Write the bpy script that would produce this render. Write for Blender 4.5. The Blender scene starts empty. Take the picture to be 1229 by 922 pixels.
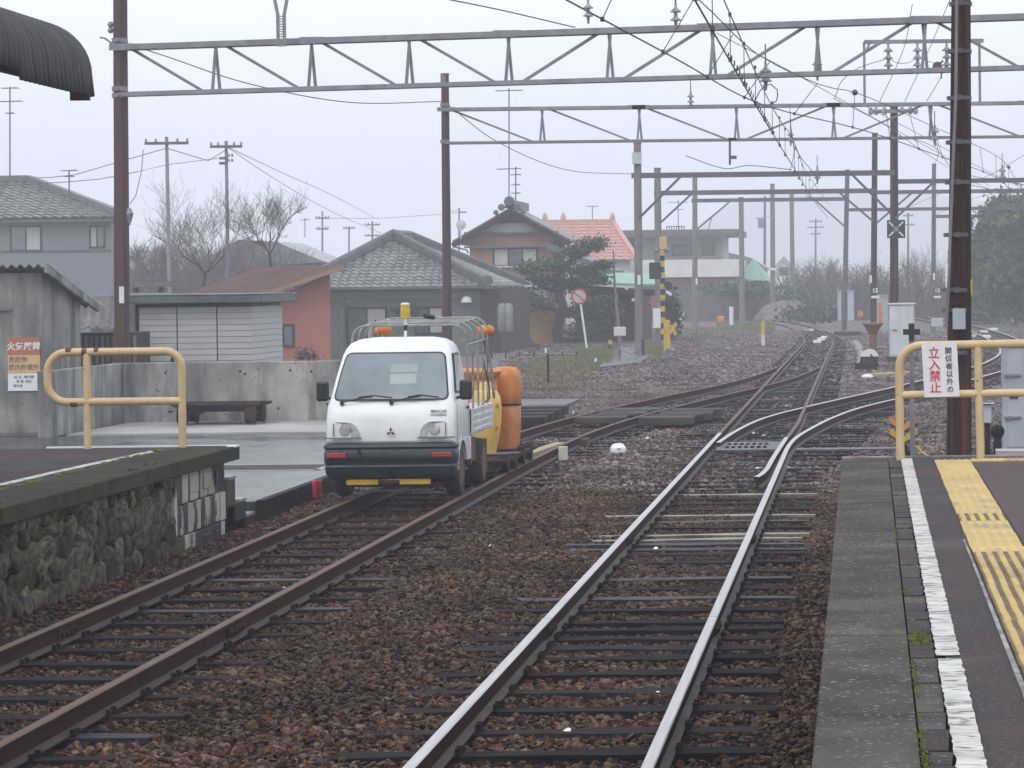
import bpy, math, random
import numpy as np
from mathutils import Vector, Matrix, Euler, noise as mnoise
S = bpy.context.scene; COL = S.collection
R = random.Random(7); NR = np.random.RandomState(5)
rad = math.radians
# ---------------------------------------------------------------- camera
FPX = 3500.0; PX, PY = 1031.0, 340.3; EPS = 0.0114; HC = 2.26; IW, IH = 1229.0, 922.0
cam = bpy.data.cameras.new('camera'); camo = bpy.data.objects.new('camera', cam); COL.objects.link(camo)
camo.location = (0, 0, HC)
camo.rotation_euler = (Euler((rad(90), 0, 0)).to_matrix() @ Matrix.Rotation(-EPS, 3, 'Z')).to_euler()
cam.sensor_fit = 'HORIZONTAL'; cam.sensor_width = 36; cam.lens = FPX / IW * 36
cam.shift_x = (IW / 2 - PX) / IW; cam.shift_y = -(IH / 2 - PY) / IW
cam.clip_start = 0.5; cam.clip_end = 6000
S.camera = camo
# ---------------------------------------------------------------- world / sun / exposure (overcast, misty)
SUN_EL, SUN_AZ = rad(50), rad(200)
w = bpy.data.worlds.new('World'); S.world = w; w.use_nodes = True
nt = w.node_tree; nt.nodes.clear()
sky = nt.nodes.new('ShaderNodeTexSky'); sky.sky_type = 'NISHITA'; sky.sun_disc = False
sky.sun_elevation = SUN_EL; sky.sun_rotation = SUN_AZ; sky.air_density = 1.5; sky.dust_density = 5
mixs = nt.nodes.new('ShaderNodeMix'); mixs.data_type = 'RGBA'; mixs.inputs[0].default_value = 0.9
mixs.inputs[7].default_value = (9.0, 9.65, 10.9, 1)      # uniform cloud deck
tcw = nt.nodes.new('ShaderNodeTexCoord'); mpw = nt.nodes.new('ShaderNodeMapping'); mpw.inputs['Scale'].default_value = (3, 3, 11); nt.links.new(tcw.outputs['Generated'], mpw.inputs[0])
now = nt.nodes.new('ShaderNodeTexNoise'); now.inputs['Scale'].default_value = 1.3; now.inputs['Detail'].default_value = 5; nt.links.new(mpw.outputs[0], now.inputs[0])
crw = nt.nodes.new('ShaderNodeValToRGB'); crw.color_ramp.elements[0].position = .3; crw.color_ramp.elements[1].position = .7; crw.color_ramp.elements[0].color = (9.3, 9.7, 10.6, 1); crw.color_ramp.elements[1].color = (10.6, 10.9, 11.5, 1)
nt.links.new(now.outputs[0], crw.inputs[0]); nt.links.new(crw.outputs[0], mixs.inputs[7])     # faint cloud tone
bgn = nt.nodes.new('ShaderNodeBackground'); bgn.inputs[1].default_value = 0.1
outw = nt.nodes.new('ShaderNodeOutputWorld')
nt.links.new(sky.outputs[0], mixs.inputs[6]); nt.links.new(mixs.outputs[2], bgn.inputs[0]); nt.links.new(bgn.outputs[0], outw.inputs[0])
sl = bpy.data.lights.new('sun', 'SUN'); so = bpy.data.objects.new('sun', sl); COL.objects.link(so)
sl.energy = 0.6; sl.angle = rad(30); sl.color = (1, .97, .93)
so.rotation_euler = Vector((math.sin(SUN_AZ) * math.cos(SUN_EL), math.cos(SUN_AZ) * math.cos(SUN_EL), math.sin(SUN_EL))).to_track_quat('Z', 'Y').to_euler()
S.view_settings.view_transform = 'Standard'; S.view_settings.look = 'None'
S.view_settings.exposure = 0.55
S.cycles.volume_bounces = 3; S.view_settings.gamma = 1
# ---------------------------------------------------------------- measuring helpers: a pixel of the photo at a depth -> a point of the place
def uv(x, y):
    dx, dy = x - PX, y - PY
    return dx - EPS * dy, dy + EPS * dx
def P(x, y, d):
    u, v = uv(x, y); return Vector((u * d / FPX, d, HC - v * d / FPX))
def G(x, y, z=-0.18):
    u, v = uv(x, y); d = (HC - z) * FPX / v; return Vector((u * d / FPX, d, z))
# ---------------------------------------------------------------- materials
MATS = {}
def mat(name, col, col2=None, scale=3.0, rough=.7, rvar=.15, bump=.15, bscale=40, metal=0, streak=None, sscale=(6, 6, .5), slo=.5, shi=.75, samt=.7, orand=.12, spec=.5, alpha=1, trans=0, stretch=(1, 1, 1), contrast=(.35, .65), blotch=None, bls=1.2, speck=None, crack=None):
    if name in MATS: return MATS[name]
    m = bpy.data.materials.new(name); m.use_nodes = True; MATS[name] = m
    n = m.node_tree; N = n.nodes; L = n.links; b = N['Principled BSDF']
    tc = N.new('ShaderNodeTexCoord'); oi = N.new('ShaderNodeObjectInfo')
    add = N.new('ShaderNodeVectorMath'); add.operation = 'MULTIPLY_ADD'
    L.new(oi.outputs['Random'], add.inputs[0]); add.inputs[1].default_value = (37, 19, 11); L.new(tc.outputs['Object'], add.inputs[2])
    mp = N.new('ShaderNodeMapping'); mp.inputs['Scale'].default_value = stretch; L.new(add.outputs[0], mp.inputs[0])
    no = N.new('ShaderNodeTexNoise'); no.inputs['Scale'].default_value = scale; no.inputs['Detail'].default_value = 8; no.inputs['Roughness'].default_value = .62
    L.new(mp.outputs[0], no.inputs[0])
    if col2 is None: col2 = tuple(c * .72 for c in col)
    cr = N.new('ShaderNodeValToRGB'); cr.color_ramp.elements[0].position = contrast[0]; cr.color_ramp.elements[1].position = contrast[1]
    cr.color_ramp.elements[0].color = (*col2, 1); cr.color_ramp.elements[1].color = (*col, 1)
    L.new(no.outputs[0], cr.inputs[0]); cur = cr.outputs[0]
    def layer(cur, color, mapsc, nsc, lo, hi, amt):
        m2 = N.new('ShaderNodeMapping'); m2.inputs['Scale'].default_value = mapsc; L.new(add.outputs[0], m2.inputs[0])
        n2 = N.new('ShaderNodeTexNoise'); n2.inputs['Scale'].default_value = nsc; n2.inputs['Detail'].default_value = 6; L.new(m2.outputs[0], n2.inputs[0])
        r2 = N.new('ShaderNodeMapRange'); r2.inputs[1].default_value = lo; r2.inputs[2].default_value = hi; r2.inputs[4].default_value = amt; L.new(n2.outputs[0], r2.inputs[0])
        mx = N.new('ShaderNodeMix'); mx.data_type = 'RGBA'; L.new(r2.outputs[0], mx.inputs[0]); L.new(cur, mx.inputs[6]); mx.inputs[7].default_value = (*color, 1)
        return mx.outputs[2]
    if streak: cur = layer(cur, streak, sscale, 1.0, slo, shi, samt)
    if blotch: cur = layer(cur, blotch, (1, 1, 1), bls, .5, .68, .8)
    if crack:
        m5 = N.new('ShaderNodeMapping'); m5.inputs['Scale'].default_value = crack[1]; L.new(add.outputs[0], m5.inputs[0])
        n5 = N.new('ShaderNodeTexNoise'); n5.inputs['Scale'].default_value = 1; n5.inputs['Detail'].default_value = 3; L.new(m5.outputs[0], n5.inputs[0])
        s5 = N.new('ShaderNodeMath'); s5.operation = 'SUBTRACT'; s5.inputs[1].default_value = .5; L.new(n5.outputs[0], s5.inputs[0])
        a5 = N.new('ShaderNodeMath'); a5.operation = 'ABSOLUTE'; L.new(s5.outputs[0], a5.inputs[0])
        r5 = N.new('ShaderNodeMapRange'); r5.inputs[1].default_value = crack[2] * .4; r5.inputs[2].default_value = crack[2]; r5.inputs[3].default_value = .92; r5.inputs[4].default_value = 0; L.new(a5.outputs[0], r5.inputs[0])
        x5 = N.new('ShaderNodeMix'); x5.data_type = 'RGBA'; L.new(r5.outputs[0], x5.inputs[0]); L.new(cur, x5.inputs[6]); x5.inputs[7].default_value = (*crack[0], 1); cur = x5.outputs[2]
    if speck:
        n4 = N.new('ShaderNodeTexNoise'); n4.inputs['Scale'].default_value = speck[1]; n4.inputs['Detail'].default_value = 2; L.new(add.outputs[0], n4.inputs[0])
        r4 = N.new('ShaderNodeMapRange'); r4.inputs[1].default_value = speck[2]; r4.inputs[2].default_value = speck[2] + .07; L.new(n4.outputs[0], r4.inputs[0])
        m4 = N.new('ShaderNodeMix'); m4.data_type = 'RGBA'; L.new(r4.outputs[0], m4.inputs[0]); L.new(cur, m4.inputs[6]); m4.inputs[7].default_value = (*speck[0], 1); cur = m4.outputs[2]
    if orand:
        mr = N.new('ShaderNodeMapRange'); L.new(oi.outputs['Random'], mr.inputs[0]); mr.inputs[3].default_value = 1 - orand; mr.inputs[4].default_value = 1 + orand
        vm = N.new('ShaderNodeVectorMath'); vm.operation = 'SCALE'; L.new(cur, vm.inputs[0]); L.new(mr.outputs[0], vm.inputs['Scale']); cur = vm.outputs[0]
    L.new(cur, b.inputs['Base Color'])
    rr = N.new('ShaderNodeMapRange'); L.new(no.outputs[0], rr.inputs[0]); rr.inputs[1].default_value = .3; rr.inputs[2].default_value = .7
    rr.inputs[3].default_value = max(.03, rough - rvar); rr.inputs[4].default_value = min(1, rough + rvar); L.new(rr.outputs[0], b.inputs['Roughness'])
    b.inputs['Metallic'].default_value = metal; b.inputs['Specular IOR Level'].default_value = spec
    if bump:
        n3 = N.new('ShaderNodeTexNoise'); n3.inputs['Scale'].default_value = bscale; n3.inputs['Detail'].default_value = 5; L.new(mp.outputs[0], n3.inputs[0])
        bp = N.new('ShaderNodeBump'); bp.inputs['Strength'].default_value = bump; bp.inputs['Distance'].default_value = .02; L.new(n3.outputs[0], bp.inputs['Height']); L.new(bp.outputs[0], b.inputs['Normal'])
    if alpha < 1: b.inputs['Alpha'].default_value = alpha
    if trans: b.inputs['Transmission Weight'].default_value = trans
    return m
M = {}
M['steel'] = mat('galvanised_steel', (.25, .255, .29), (.17, .17, .20), scale=2, rough=.6, bump=.05, metal=.2, streak=(.12, .11, .11), sscale=(5, 5, 5))
M['steel2'] = mat('weathered_steel', (.13, .12, .15), (.07, .06, .08), scale=2, rough=.6, bump=.05, metal=.2)
M['wire'] = mat('wire_metal', (.05, .05, .06), rough=.6, bump=0)
M['porcelain'] = mat('insulator_porcelain', (.35, .36, .38), (.1, .1, .12), scale=20, rough=.3, bump=0)
M['redbrown'] = mat('reddish_wood_pole', (.105, .050, .040), (.045, .026, .026), scale=5, stretch=(6, 6, .35), rough=.8, bump=.6, bscale=8, streak=(.026, .017, .02), sscale=(16, 16, .25), slo=.48, shi=.6)
M['darkpole'] = mat('creosoted_wood_pole', (.055, .026, .020), (.010, .007, .008), scale=5, stretch=(7, 7, .35), rough=.7, bump=.8, bscale=8, streak=(.13, .055, .035), sscale=(12, 12, .35), slo=.52, shi=.66, samt=.65, spec=.15)
M['conpole'] = mat('concrete_pole', (.20, .19, .185), (.12, .112, .11), scale=3, stretch=(3, 3, .5), rough=.8)
M['concrete'] = mat('stained_concrete', (.36, .355, .33), (.19, .19, .18), scale=1.3, rough=.8, bump=.3, bscale=25, streak=(.065, .07, .07), sscale=(3.2, 3.2, .55), slo=.44, shi=.62, samt=.8, blotch=(.13, .135, .13), bls=1.1, speck=((.10, .10, .10), 14, .66))
M['concrete_dark'] = mat('dark_wet_concrete', (.085, .08, .072), (.035, .033, .031), scale=2.2, rough=.75, spec=.12, bump=.4, bscale=50, blotch=(.12, .115, .10), bls=.8)
M['coping_dark'] = mat('mossy_dark_coping', (.062, .056, .044), (.022, .020, .018), scale=3, rough=.85, spec=.08, bump=.8, bscale=60, blotch=(.050, .052, .022), bls=1.6, speck=((.13, .12, .10), 45, .66))
M['asphalt_wet'] = mat('wet_asphalt', (.05, .052, .06), (.022, .023, .028), scale=.55, rough=.24, rvar=.18, bump=.12, bscale=60)
M['apron'] = mat('wet_pale_concrete', (.36, .35, .33), (.25, .25, .24), scale=.8, rough=.5, rvar=.2, bump=.1, bscale=30)
M['platform_asphalt'] = mat('platform_asphalt', (.060, .047, .047), (.020, .018, .021), scale=1.6, rough=.78, rvar=.2, spec=.14, bump=.7, bscale=90, blotch=(.075, .046, .042), bls=1.1, stretch=(1, .5, 1), speck=((.13, .12, .12), 60, .62))
M['brown_paving'] = mat('brown_platform_paving', (.095, .062, .060), (.040, .030, .033), scale=1.4, rough=.75, rvar=.2, spec=.16, bump=.6, bscale=70, speck=((.15, .12, .12), 50, .66))
M['tactile_base'] = mat('worn_tactile_base', (.21, .15, .075), (.085, .062, .045), scale=4, rough=.8, spec=.15, bump=.3, orand=.2)
M['coping'] = mat('wet_coping_concrete', (.125, .116, .104), (.055, .049, .044), scale=2.6, speck=((.27, .26, .24), 42, .62), rough=.85, rvar=.1, spec=.1, bump=.9, bscale=120, blotch=(.05, .042, .04), bls=.9, orand=.08)
M['whitepaint'] = mat('cracked_white_paint', (.60, .60, .57), (.36, .34, .31), scale=5, rough=.6, bump=.3, bscale=40, streak=(.06, .055, .055), sscale=(9, 9, 5), slo=.56, shi=.66, samt=.8, crack=((.05, .045, .045), (2.2, 11, 2), .022))
M['railing'] = mat('cream_yellow_paint', (.60, .455, .245), (.50, .37, .19), scale=4, rough=.45, bump=.06, blotch=(.52, .37, .20), bls=9, orand=.04, speck=((.22, .10, .05), 16, .70))
M['rust_spot'] = mat('rust', (.16, .06, .03), (.07, .03, .02), scale=12, rough=.8, bump=.3)
M['tactile'] = mat('tactile_yellow', (.55, .40, .12), (.42, .30, .11), scale=5, rough=.55, bump=.2, bscale=60, streak=(.20, .15, .10), sscale=(4, 1.2, 1), slo=.52, shi=.66, samt=.6, orand=.1)
M['tactile_worn'] = mat('tactile_worn', (.40, .30, .14), (.12, .085, .06), scale=7, rough=.55, bump=.2, bscale=60, orand=.18, contrast=(.38, .6))
M['moss'] = mat('moss', (.16, .19, .03), (.07, .09, .015), scale=20, rough=.9, bump=1, bscale=60)
M['sleeper'] = mat('wet_dark_sleeper', (.020, .018, .022), (.007, .006, .008), scale=3, stretch=(.5, 5, 5), rough=.75, rvar=.16, spec=.06, bump=.7, bscale=12, orand=.5, blotch=(.032, .024, .023), bls=5)
M['sleeper_wet'] = mat('glistening_wet_sleeper', (.020, .020, .026), (.008, .008, .010), scale=3, stretch=(.5, 5, 5), rough=.5, rvar=.2, spec=.15, bump=.7, bscale=12, orand=.3)
M['sleeper_pale'] = mat('pale_sleeper', (.20, .18, .12), (.06, .055, .045), scale=3, stretch=(.5, 5, 5), rough=.3, bump=.4, bscale=12)
M['rail_side'] = mat('rusty_rail', (.060, .025, .016), (.018, .010, .009), scale=6, rough=.85, spec=.08, bump=.4, bscale=40, stretch=(2, .6, 2), orand=.05)
M['rail_rusttop'] = mat('rail_top_rust', (.13, .062, .045), (.07, .032, .024), scale=6, rough=.6, spec=.25, bump=.1, stretch=(3, .4, 1), orand=.05)
M['rail_shine'] = mat('rail_top_polished', (.52, .51, .52), (.38, .36, .36), scale=8, rough=.42, rvar=.1, bump=.05, metal=.35, stretch=(6, .2, 1), orand=.0)
M['rail_foot'] = mat('rail_foot', (.075, .052, .046), (.025, .018, .017), scale=6, rough=.6, spec=.2, bump=.2, orand=.05)
M['blackiron'] = mat('black_iron', (.024, .021, .020), (.010, .009, .009), scale=6, rough=.7, spec=.12, bump=.3)
M['brownwood'] = mat('brown_timber', (.055, .032, .026), (.02, .013, .012), scale=4, stretch=(1, 4, 4), rough=.8, spec=.1, bump=.4)
M['white'] = mat('white_paint', (.78, .79, .80), (.70, .71, .72), scale=2, rough=.35, bump=.0, orand=0)
M['carwhite'] = mat('white_car_paint', (.74, .76, .78), (.66, .68, .70), scale=2.5, rough=.25, rvar=.08, bump=.0, orand=0, streak=(.50, .46, .40), sscale=(7, 7, 1.2), slo=.60, shi=.82, samt=.4)
M['bumper'] = mat('navy_bumper_plastic', (.018, .022, .040), (.011, .014, .027), scale=3, rough=.38, bump=.05, orand=0)
M['black'] = mat('black_plastic', (.012, .012, .014), rough=.5, bump=.05, orand=0)
M['tyre'] = mat('tyre_rubber', (.018, .017, .018), (.035, .03, .028), scale=8, rough=.8, bump=.3)
M['glass'] = mat('windscreen_glass', (.10, .13, .14), (.08, .10, .11), scale=1, rough=.06, rvar=.02, bump=0, alpha=.72, orand=0, spec=.8)
M['housglass'] = mat('house_window_glass', (.13, .15, .17), (.08, .09, .11), scale=2, rough=.15, rvar=.05, bump=0, spec=.8, orand=.2)
M['curtain'] = mat('pale_curtain', (.45, .45, .43), scale=4, stretch=(8, 8, .5), rough=.8)
M['lamp'] = mat('headlight_lens', (.55, .56, .55), (.25, .25, .25), scale=16, rough=.15, rvar=.04, bump=.3, bscale=60, stretch=(1, 1, .5), orand=0)
M['amber'] = mat('amber_lens', (.45, .13, .02), (.3, .08, .015), scale=8, rough=.25, bump=0, orand=0)
M['redlens'] = mat('orange_red_lens', (.38, .05, .02), rough=.25, bump=0, orand=0)
M['yellowlamp'] = mat('yellow_beacon', (.68, .46, .02), (.42, .24, .02), scale=12, rough=.2, bump=0, orand=0)
M['yellow'] = mat('yellow_paint', (.65, .44, .03), (.42, .27, .03), scale=6, rough=.5, bump=.1, orand=.05)
M['orange'] = mat('orange_plastic', (.62, .21, .03), (.42, .12, .025), scale=3, rough=.45, rvar=.1, bump=.1, streak=(.55, .38, .22), sscale=(7, 7, 2.2), slo=.5, shi=.72, samt=.6, orand=.05)
M['paleyellow'] = mat('pale_yellow_plastic', (.68, .50, .13), (.56, .38, .10), scale=3, rough=.5, bump=.05, streak=(.30, .19, .06), sscale=(5, 5, 1.5), slo=.55, shi=.8, samt=.5, orand=0)
M['pipe'] = mat('painted_pipe', (.30, .31, .29), (.13, .13, .12), scale=8, rough=.45, bump=.1)
M['pink'] = mat('pink_marker', (.62, .02, .12), rough=.5, bump=0, orand=0)
M['red'] = mat('red_paint', (.50, .045, .03), rough=.5, bump=0, orand=0)
M['cabgrey'] = mat('pale_grey_cabinet', (.42, .46, .52), (.33, .36, .41), scale=2, rough=.45, bump=.05, streak=(.22, .2, .18), sscale=(6, 6, .5), slo=.6, shi=.85, samt=.5)
M['cabwhite'] = mat('white_cabinet', (.55, .58, .62), (.45, .47, .5), scale=2, rough=.5, bump=.05, streak=(.25, .22, .18), sscale=(5, 5, .4), slo=.58, shi=.8)
M['siding'] = mat('grey_siding', (.44, .435, .43), (.39, .385, .38), scale=2, rough=.5, bump=.03, orand=.04)
M['shedroof'] = mat('dark_green_fascia', (.10, .13, .13), (.06, .08, .085), scale=3, rough=.4, bump=.05)
M['shedtop'] = mat('shed_roof_metal', (.3, .36, .36), rough=.35, bump=.05)
M['corr'] = mat('corrugated_cement', (.13, .12, .12), (.055, .05, .055), scale=2.5, rough=.8, bump=.4, stretch=(1, 1, 1), blotch=(.18, .17, .16), bls=2)
M['canopy'] = mat('canopy_cement_sheet', (.095, .088, .092), (.032, .03, .036), scale=3, rough=.75, bump=.5, stretch=(.35, 7, .35), streak=(.16, .15, .15), sscale=(.4, 9, .4), slo=.52, shi=.75, samt=.6)
M['orangewall'] = mat('terracotta_render', (.36, .135, .10), (.30, .11, .085), scale=1.5, rough=.85, bump=.1)
M['redroof'] = mat('rusted_red_metal_roof', (.24, .12, .095), (.13, .08, .075), scale=1.3, rough=.5, bump=.1, stretch=(1, 1, 1), blotch=(.085, .07, .075), bls=.35)
M['greytile'] = mat('grey_kawara_tile', (.20, .20, .215), (.09, .09, .10), scale=2.2, rough=.3, rvar=.1, bump=.05, blotch=(.12, .12, .13), bls=2)
M['ridgetile'] = mat('ridge_tile', (.13, .13, .145), (.07, .07, .08), scale=3, rough=.45, bump=.1)
M['pinktile'] = mat('salmon_tile', (.50, .27, .21), (.40, .21, .16), scale=2, rough=.6, bump=.05)
M['greenwall'] = mat('grey_green_render', (.16, .175, .165), (.125, .14, .13), scale=1.2, rough=.8, bump=.05)
M['bluewall'] = mat('grey_blue_render', (.20, .225, .25), (.165, .19, .21), scale=1, rough=.8, bump=.05)
M['palewall'] = mat('pale_render', (.48, .49, .47), (.40, .41, .40), scale=1, rough=.8, bump=.05)
M['whitewall'] = mat('white_render', (.74, .73, .70), (.62, .61, .6), scale=1, rough=.8, bump=.05)
M['tanwall'] = mat('tan_board_wall', (.30, .18, .12), (.23, .13, .09), scale=2, stretch=(6, 6, .6), rough=.8)
M['darkwood'] = mat('dark_board_wall', (.055, .038, .04), (.03, .022, .025), scale=3, stretch=(6, 6, .6), rough=.8)
M['green'] = mat('pale_green_metal', (.22, .42, .36), (.18, .34, .30), scale=2, rough=.5, bump=0)
M['straw'] = mat('straw_mat', (.52, .33, .13), (.33, .20, .08), scale=6, stretch=(6, 6, 1), rough=.9, bump=.4)
M['greyriver'] = None
M['bark'] = mat('bark', (.06, .045, .042), (.03, .023, .022), scale=6, stretch=(4, 4, .6), rough=.9, bump=.5)
M['twig'] = mat('twig', (.095, .072, .066), (.055, .042, .04), scale=6, rough=.9, bump=0)
M['pine'] = mat('pine_needles', (.085, .105, .055), (.028, .045, .025), scale=1.2, rough=.8, bump=0, orand=0, contrast=(.4, .6))
M['leaf'] = mat('green_leaves', (.07, .12, .05), (.035, .06, .03), scale=.9, rough=.7, bump=0, orand=.1, contrast=(.4, .6))
M['bamboo'] = mat('bamboo_leaves', (.10, .14, .06), (.035, .055, .028), scale=.5, rough=.8, spec=.2, bump=0, orand=.1, contrast=(.4, .6))
M['grass'] = mat('grass', (.16, .19, .06), (.10, .11, .045), scale=2.2, rough=.9, bump=0, orand=.1)
M['drygrass'] = mat('dry_grass', (.22, .18, .09), (.12, .12, .055), scale=2, rough=.9, bump=0, orand=.1)
M['path'] = mat('path_asphalt', (.065, .06, .07), (.05, .047, .055), scale=1, rough=.5, bump=.2)
M['stone'] = mat('wall_stone', (.14, .12, .082), (.018, .018, .020), scale=2.0, rough=.85, rvar=.1, spec=.12, bump=.5, bscale=16, orand=.6, blotch=(.085, .08, .035), bls=3.5, speck=((.17, .16, .12), 9, .66), contrast=(.42, .66))
M['mortar'] = mat('dark_mortar', (.035, .032, .027), rough=.8, bump=.6, bscale=20)
M['block'] = mat('stained_concrete_block', (.46, .44, .36), (.30, .28, .24), scale=2, rough=.7, bump=.4, bscale=30, streak=(.02, .019, .02), sscale=(3, 3.2, .7), slo=.47, shi=.52, samt=.97, orand=.15)
M['signwhite'] = mat('sign_white', (.72, .74, .76), (.64, .66, .68), scale=6, rough=.4, bump=0, orand=0)
M['signred'] = mat('sign_red', (.60, .02, .045), rough=.5, bump=0, orand=0)
M['signink'] = mat('sign_ink', (.03, .03, .05), rough=.5, bump=0, orand=0)
M['signbrick'] = mat('faded_red_sign', (.42, .15, .09), (.35, .12, .08), scale=4, rough=.5, bump=0, orand=0)
M['signorange'] = mat('faded_orange_sign', (.62, .40, .20), (.52, .33, .17), scale=4, rough=.5, bump=0, orand=0)
M['signgrey'] = mat('faded_ink', (.16, .15, .16), rough=.5, bump=0, orand=0)
# ground: small rounded stones as colour cells, rusty near the rails, greyer away from them
def ground_mat():
    m = bpy.data.materials.new('gravel_ground'); m.use_nodes = True; N = m.node_tree.nodes; L = m.node_tree.links; b = N['Principled BSDF']
    g = N.new('ShaderNodeNewGeometry')
    v = N.new('ShaderNodeTexVoronoi'); v.inputs['Scale'].default_value = 17; L.new(g.outputs['Position'], v.inputs['Vector'])
    sep = N.new('ShaderNodeSeparateColor'); L.new(v.outputs['Color'], sep.inputs[0])
    cr = N.new('ShaderNodeValToRGB'); e = cr.color_ramp.elements
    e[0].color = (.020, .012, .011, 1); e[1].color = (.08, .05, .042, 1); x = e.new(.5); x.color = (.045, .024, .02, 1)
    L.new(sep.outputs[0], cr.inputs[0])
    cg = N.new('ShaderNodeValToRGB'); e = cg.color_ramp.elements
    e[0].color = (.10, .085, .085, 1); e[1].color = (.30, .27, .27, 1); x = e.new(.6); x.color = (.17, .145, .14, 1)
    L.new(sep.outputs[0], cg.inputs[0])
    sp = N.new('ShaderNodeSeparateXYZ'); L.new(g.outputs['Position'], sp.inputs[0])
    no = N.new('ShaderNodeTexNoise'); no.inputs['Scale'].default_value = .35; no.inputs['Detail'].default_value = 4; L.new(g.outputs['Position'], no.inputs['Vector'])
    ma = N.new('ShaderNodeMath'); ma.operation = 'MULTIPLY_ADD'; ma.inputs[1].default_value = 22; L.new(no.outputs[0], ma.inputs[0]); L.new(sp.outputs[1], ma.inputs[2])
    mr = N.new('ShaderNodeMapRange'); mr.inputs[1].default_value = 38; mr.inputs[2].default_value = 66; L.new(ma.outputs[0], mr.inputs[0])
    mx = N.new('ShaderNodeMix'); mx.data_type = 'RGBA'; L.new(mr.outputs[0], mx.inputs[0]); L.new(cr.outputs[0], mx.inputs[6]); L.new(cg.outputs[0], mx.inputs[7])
    L.new(mx.outputs[2], b.inputs['Base Color']); b.inputs['Roughness'].default_value = .85; b.inputs['Specular IOR Level'].default_value = .05
    bp = N.new('ShaderNodeBump'); bp.inputs['Strength'].default_value = 1; bp.inputs['Distance'].default_value = .04; bp.invert = True
    L.new(v.outputs['Distance'], bp.inputs['Height']); L.new(bp.outputs[0], b.inputs['Normal'])
    return m
M['ground'] = ground_mat()
def stone_mat(name, cols, rough=.5):
    m = bpy.data.materials.new(name); m.use_nodes = True; N = m.node_tree.nodes; L = m.node_tree.links; b = N['Principled BSDF']
    oi = N.new('ShaderNodeObjectInfo'); cr = N.new('ShaderNodeValToRGB'); e = cr.color_ramp.elements
    e[0].color = (*cols[0], 1); e[1].color = (*cols[-1], 1); e[1].position = 1
    for i, c in enumerate(cols[1:-1]): x = e.new((i + 1) / (len(cols) - 1)); x.color = (*c, 1)
    L.new(oi.outputs['Random'], cr.inputs[0])
    tc = N.new('ShaderNodeTexCoord'); no = N.new('ShaderNodeTexNoise'); no.inputs['Scale'].default_value = 3; L.new(tc.outputs['Object'], no.inputs[0])
    mr = N.new('ShaderNodeMapRange'); mr.inputs[1].default_value = .3; mr.inputs[2].default_value = .7; mr.inputs[3].default_value = .65; mr.inputs[4].default_value = 1.3; L.new(no.outputs[0], mr.inputs[0])
    vm = N.new('ShaderNodeVectorMath'); vm.operation = 'SCALE'; L.new(cr.outputs[0], vm.inputs[0]); L.new(mr.outputs[0], vm.inputs['Scale'])
    gp = N.new('ShaderNodeNewGeometry'); n6 = N.new('ShaderNodeTexNoise'); n6.inputs['Scale'].default_value = .75; n6.inputs['Detail'].default_value = 5; L.new(gp.outputs['Position'], n6.inputs['Vector'])
    r6 = N.new('ShaderNodeMapRange'); r6.inputs[1].default_value = .35; r6.inputs[2].default_value = .65; r6.inputs[3].default_value = .55; r6.inputs[4].default_value = 1.35; L.new(n6.outputs[0], r6.inputs[0])
    v6 = N.new('ShaderNodeVectorMath'); v6.operation = 'SCALE'; L.new(vm.outputs[0], v6.inputs[0]); L.new(r6.outputs[0], v6.inputs['Scale']); vm = v6
    L.new(vm.outputs[0], b.inputs['Base Color']); b.inputs['Roughness'].default_value = rough; b.inputs['Specular IOR Level'].default_value = .07
    return m
M['rock_near'] = stone_mat('rusty_ballast', [(.008, .005, .006), (.032, .013, .010), (.070, .026, .013), (.016, .008, .009), (.105, .046, .022), (.038, .017, .016), (.060, .033, .026), (.15, .098, .062), (.026, .011, .010), (.013, .008, .009), (.10, .040, .020), (.15, .10, .07)], .42)
M['rock_far'] = stone_mat('grey_ballast', [(.07, .055, .055), (.13, .105, .10), (.20, .175, .17), (.10, .07, .065), (.27, .25, .24), (.14, .11, .11), (.08, .06, .06)], .6)
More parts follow.
